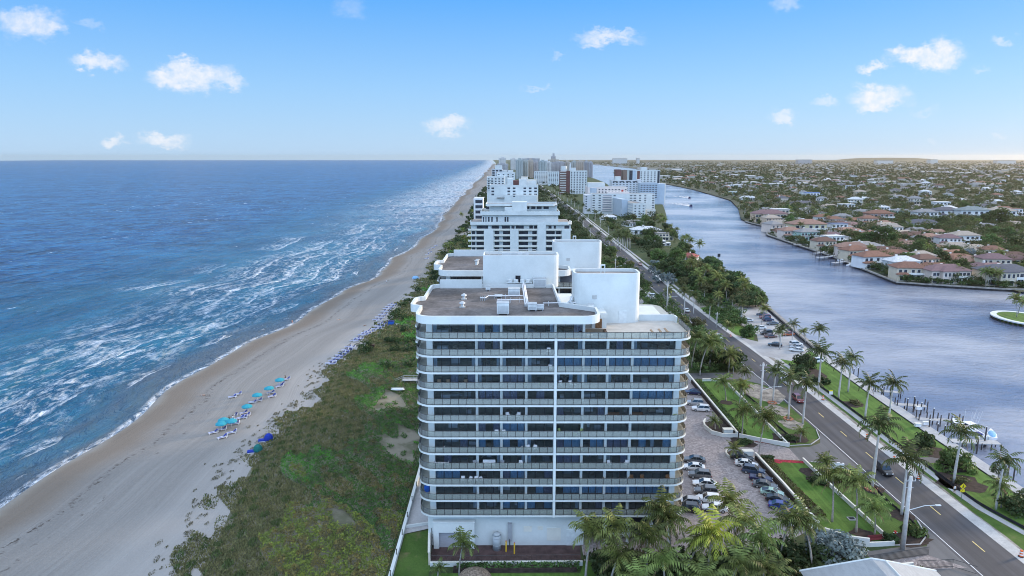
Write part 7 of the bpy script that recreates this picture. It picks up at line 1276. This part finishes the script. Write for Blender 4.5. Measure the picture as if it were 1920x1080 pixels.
def person(loc, pose, shirt, shorts, label, rz=0, s=1.0):
    o = thing('person', label, 'person', loc, rz); V, E, Rr = [], [], []
    def j(p, r, k=None): V.append(p); Rr.append(r); (E.append((k,len(V)-1)) if k is not None else None); return len(V)-1
    if pose == 'lie': W_ = lambda x,y,z: (z*1.0-.9, x, .18+y*.4)
    elif pose == 'sit': W_ = lambda x,y,z: (x, y-(.45 if z < .5 else 0)-(.25 if .45 < z < .55 else 0), (z-.48) if z > .8 else max(.12,(z-.35)*.3+.3))
    else: W_ = lambda x,y,z: (x,y,z)
    p = j(W_(0,0,.95),.15); c = j(W_(0,0,1.2),.14,p); n = j(W_(0,0,1.45),.10,c); nk = j(W_(0,0,1.52),.06,n); hd = j(W_(0,.02,1.63),.10,nk); j(W_(0,.02,1.74),.08,hd)
    for sx in (-1,1):
        sh = j(W_(sx*.19,0,1.42),.07,n); el_ = j(W_(sx*.27,-.04*sx,1.15),.05,sh); j(W_(sx*.27,.08,.9),.035,el_)
        hp = j(W_(sx*.10,0,.9),.10,p); kn = j(W_(sx*.12,.08*sx,.5),.07,hp); an = j(W_(sx*.12,-.10*sx,.09),.045,kn); j(W_(sx*.13,-.10*sx+.14,.03),.04,an)
    me = bpy.data.meshes.new('body'); me.from_pydata(V, E, []); b = bpy.data.objects.new('body', me); C.objects.link(b); me.materials.append(SK)
    sk = b.modifiers.new('skin','SKIN'); b.modifiers.new('sub','SUBSURF').levels = 1; b.modifiers['sub'].render_levels = 1
    for v, r in zip(me.skin_vertices[0].data, Rr): v.radius = (r,r)
    me.skin_vertices[0].data[0].use_root = True; b.parent = o
    up = lambda z, w, d, n=10: [W_(w*math.cos(2*math.pi*q/n), d*math.sin(2*math.pi*q/n), z) for q in range(n)]
    if shirt is not None: MB().loft([up(.92,.19,.15),up(1.15,.18,.15),up(1.40,.22,.14),up(1.49,.10,.09)]).build('shirt', shirt, o, smooth=True)
    MB().loft([up(.62,.22,.17),up(.80,.21,.16),up(.97,.18,.15)]).build('shorts', shorts, o, smooth=True); MB().loft([up(1.62,.115,.13),up(1.70,.12,.13),up(1.79,.07,.08)]).build('hair', HAIR, o, smooth=True); o.scale = (s,s,s); return o
x, y = G(1789,925); person((x,y,.06),'stand',M_plast,M_dark,'person in white shirt and dark shorts walking past the yellow sign',pi)
for px,py,ps,sh,so,w in ((548,607,'stand',None,M_red,'person in red swimwear standing at the edge of the surf'),(725,531,'stand',M_plast,M_grey,'person in white standing on the far open sand'),(684,611,'lie',None,M_dark,'sunbather in dark swimwear lying on the open sand'),(635,600,'lie',M_plast,M_plast,'sunbather on a pale towel, far out toward the water'),(430,788,'sit',M_cush,M_navy,'person seated behind the overlapping umbrellas, left one'),(437,787,'sit',M_plast,M_navy,'person seated behind the overlapping umbrellas, right one'),(535,711,'sit',M_dark,M_dark,'dark-dressed person seated by the farthest umbrella'),(380,742,'lie',M_plast,M_plast,'sunbather on a white towel near the weed line')): x, y, z = GB(px,py); person((x,y,z+.02),ps,sh,so,w,rnd.uniform(0,3))
# ---------------------------------------------------------------- dune plants: sea oats toward the sand, sea grape and scrub toward the tower
q = np.random.default_rng(9)
def dune_leaves(name, n, y0, y1, size, seed):
    q = np.random.default_rng(seed); y = y0+(y1-y0)*q.uniform(0,1,n)**1.15; v = np.array([vegx(a) for a in y]); x = v-4+q.uniform(0,1,n)**.9*(-20.3-v+4)
    ed = x-v+2.2*np.sin(y*.31)+1.8*np.sin(y*.113+x*.4)+1.2*np.sin(y*.9+x*1.3); keep = (ed > 0) | (q.uniform(0,1,n) < np.clip(.42+ed*.09,0,1)*(np.sin(y*.7+x*.9)+np.sin(y*.33-x*.5) > .35))
    f1 = np.sin(x*.23+y*.09)+np.sin(y*.19-x*.11+2)+.6*np.sin(x*.71+y*.53); f2 = np.sin(x*.9+y*.8)+np.sin(y*1.3-x*.7+1)+np.sin(x*2.1+y*.3); d = np.clip((x-v)/np.maximum(-20.5-v,5),0,1)
    bare = (f1 > 1.0) & (d > .58) & (y < 215) & (f2 > -1.6) & ~((y < 112)); keep &= ~bare
    grape = (d+.16*f1 > .46); low = (y < 122+f1*7-d*6) & (d > .25)
    A = np.array
    c = np.where(grape[:,None], A([.052,.098,.030]), A([.135,.118,.060])); c = np.where((grape & (f2 > .9))[:,None], A([.085,.075,.035]), c); c = np.where((grape & (f1+f2*.4 > 1.3))[:,None], A([.060,.150,.030]), c); c = np.where((low & grape)[:,None], A([.135,.150,.042]), c); c = np.where((low & grape & (f2 > .5))[:,None], A([.135,.105,.045]), c); c = np.where((~grape & (f2 > 1.1))[:,None], A([.075,.090,.035]), c); c = np.where((~grape & (f2 < -1.2))[:,None], A([.17,.14,.075]), c)
    c = c*q.uniform(.65,1.6,(n,1))*A([1.05,1.18,1.0])
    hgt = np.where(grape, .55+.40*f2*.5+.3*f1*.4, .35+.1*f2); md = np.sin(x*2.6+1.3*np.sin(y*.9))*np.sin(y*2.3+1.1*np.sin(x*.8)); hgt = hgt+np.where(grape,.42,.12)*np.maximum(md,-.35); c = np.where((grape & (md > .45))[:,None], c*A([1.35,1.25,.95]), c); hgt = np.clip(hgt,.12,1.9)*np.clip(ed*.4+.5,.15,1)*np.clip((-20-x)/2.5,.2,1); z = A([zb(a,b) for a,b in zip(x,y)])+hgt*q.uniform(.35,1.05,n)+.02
    nor = unit(np.column_stack([q.normal(0,.75,n),q.normal(-.25,.75,n),np.where(grape,.9,.35)+q.normal(0,.3,n)])); s = size*np.where(grape,1.0,.75)*q.uniform(.6,1.35,n); h = s*np.where(grape,1.0,2.2)
    k = keep; up = np.where(grape[:,None], unit(q.normal(size=(n,3))), A([.1,.1,1.0])+q.normal(size=(n,3))*.25)
    return struct(put(name, quads(name, np.column_stack([x,y,z])[k], nor[k], up[k], s[k], h[k], [L_dune], c[k])), 'stuff')
L_dune = leafmat('dune_leaves', (.1,.1,.05), attr=True)
dune_leaves('dune_plants', 190000, 90, 240, .27, 1); dune_leaves('dune_plants_far', 60000, 238, 560, .55, 2)
# low grass of the lawn beside the tower, and tufts scattered on the sand
tq = np.random.default_rng(4); cen = []; 
for _ in range(230):
    y0 = tq.uniform(92,260); x0 = vegx(y0)-abs(tq.normal(0,3.2))-.5; r = tq.uniform(.15,.9); n = int(40*r)+8; a = tq.uniform(0,6.3,n); rr_ = r*np.sqrt(tq.uniform(0,1,n)); xs = x0+rr_*np.cos(a)*.7; ys = y0+rr_*np.sin(a)*1.4; cen.append(np.column_stack([xs,ys,[zb(i,j)+.12 for i,j in zip(xs,ys)]]))
cen = np.concatenate(cen); n = len(cen); struct(put('sand_tufts', quads('sand_tufts', cen, unit(np.column_stack([tq.normal(size=n),tq.normal(size=n),.4+0*tq.normal(size=n)])), np.tile([.1,.1,1.],(n,1)),   .11*tq.uniform(.6,1.3,n), .34*tq.uniform(.6,1.3,n), [L_dune], np.array([.15,.14,.085])*tq.uniform(.5,1.4,(n,1)))), 'stuff')
# prototypes that were never placed are removed
for k, (r, parts) in list(T.items())+[(None,x) for x in HP]+list(CP.items())+[('l',LP)]:
    if r.name not in USED:
        for p, sub in parts:
            for s_ in sub: bpy.data.objects.remove(s_)
            bpy.data.objects.remove(p)
        bpy.data.objects.remove(r)

# ---------------------------------------------------------------- the air: far land fades to a warm haze
mb = MB().box(-9800,15800,-260,15600,-8,98); hz = mb.build('haze', M_glass); hz['kind'] = 'stuff'
m = bpy.data.materials.new('haze_air'); m.use_nodes = True; nt_ = m.node_tree; nt_.nodes.remove(nt_.nodes['Principled BSDF'])
pv = nt_.nodes.new('ShaderNodeVolumePrincipled'); pv.inputs['Color'].default_value = (*HAZE_COL,1); pv.inputs['Density'].default_value = HAZE_D; pv.inputs['Anisotropy'].default_value = HAZE_A
nt_.links.new(pv.outputs[0], nt_.nodes['Material Output'].inputs['Volume']); hz.data.materials.clear(); hz.data.materials.append(m)
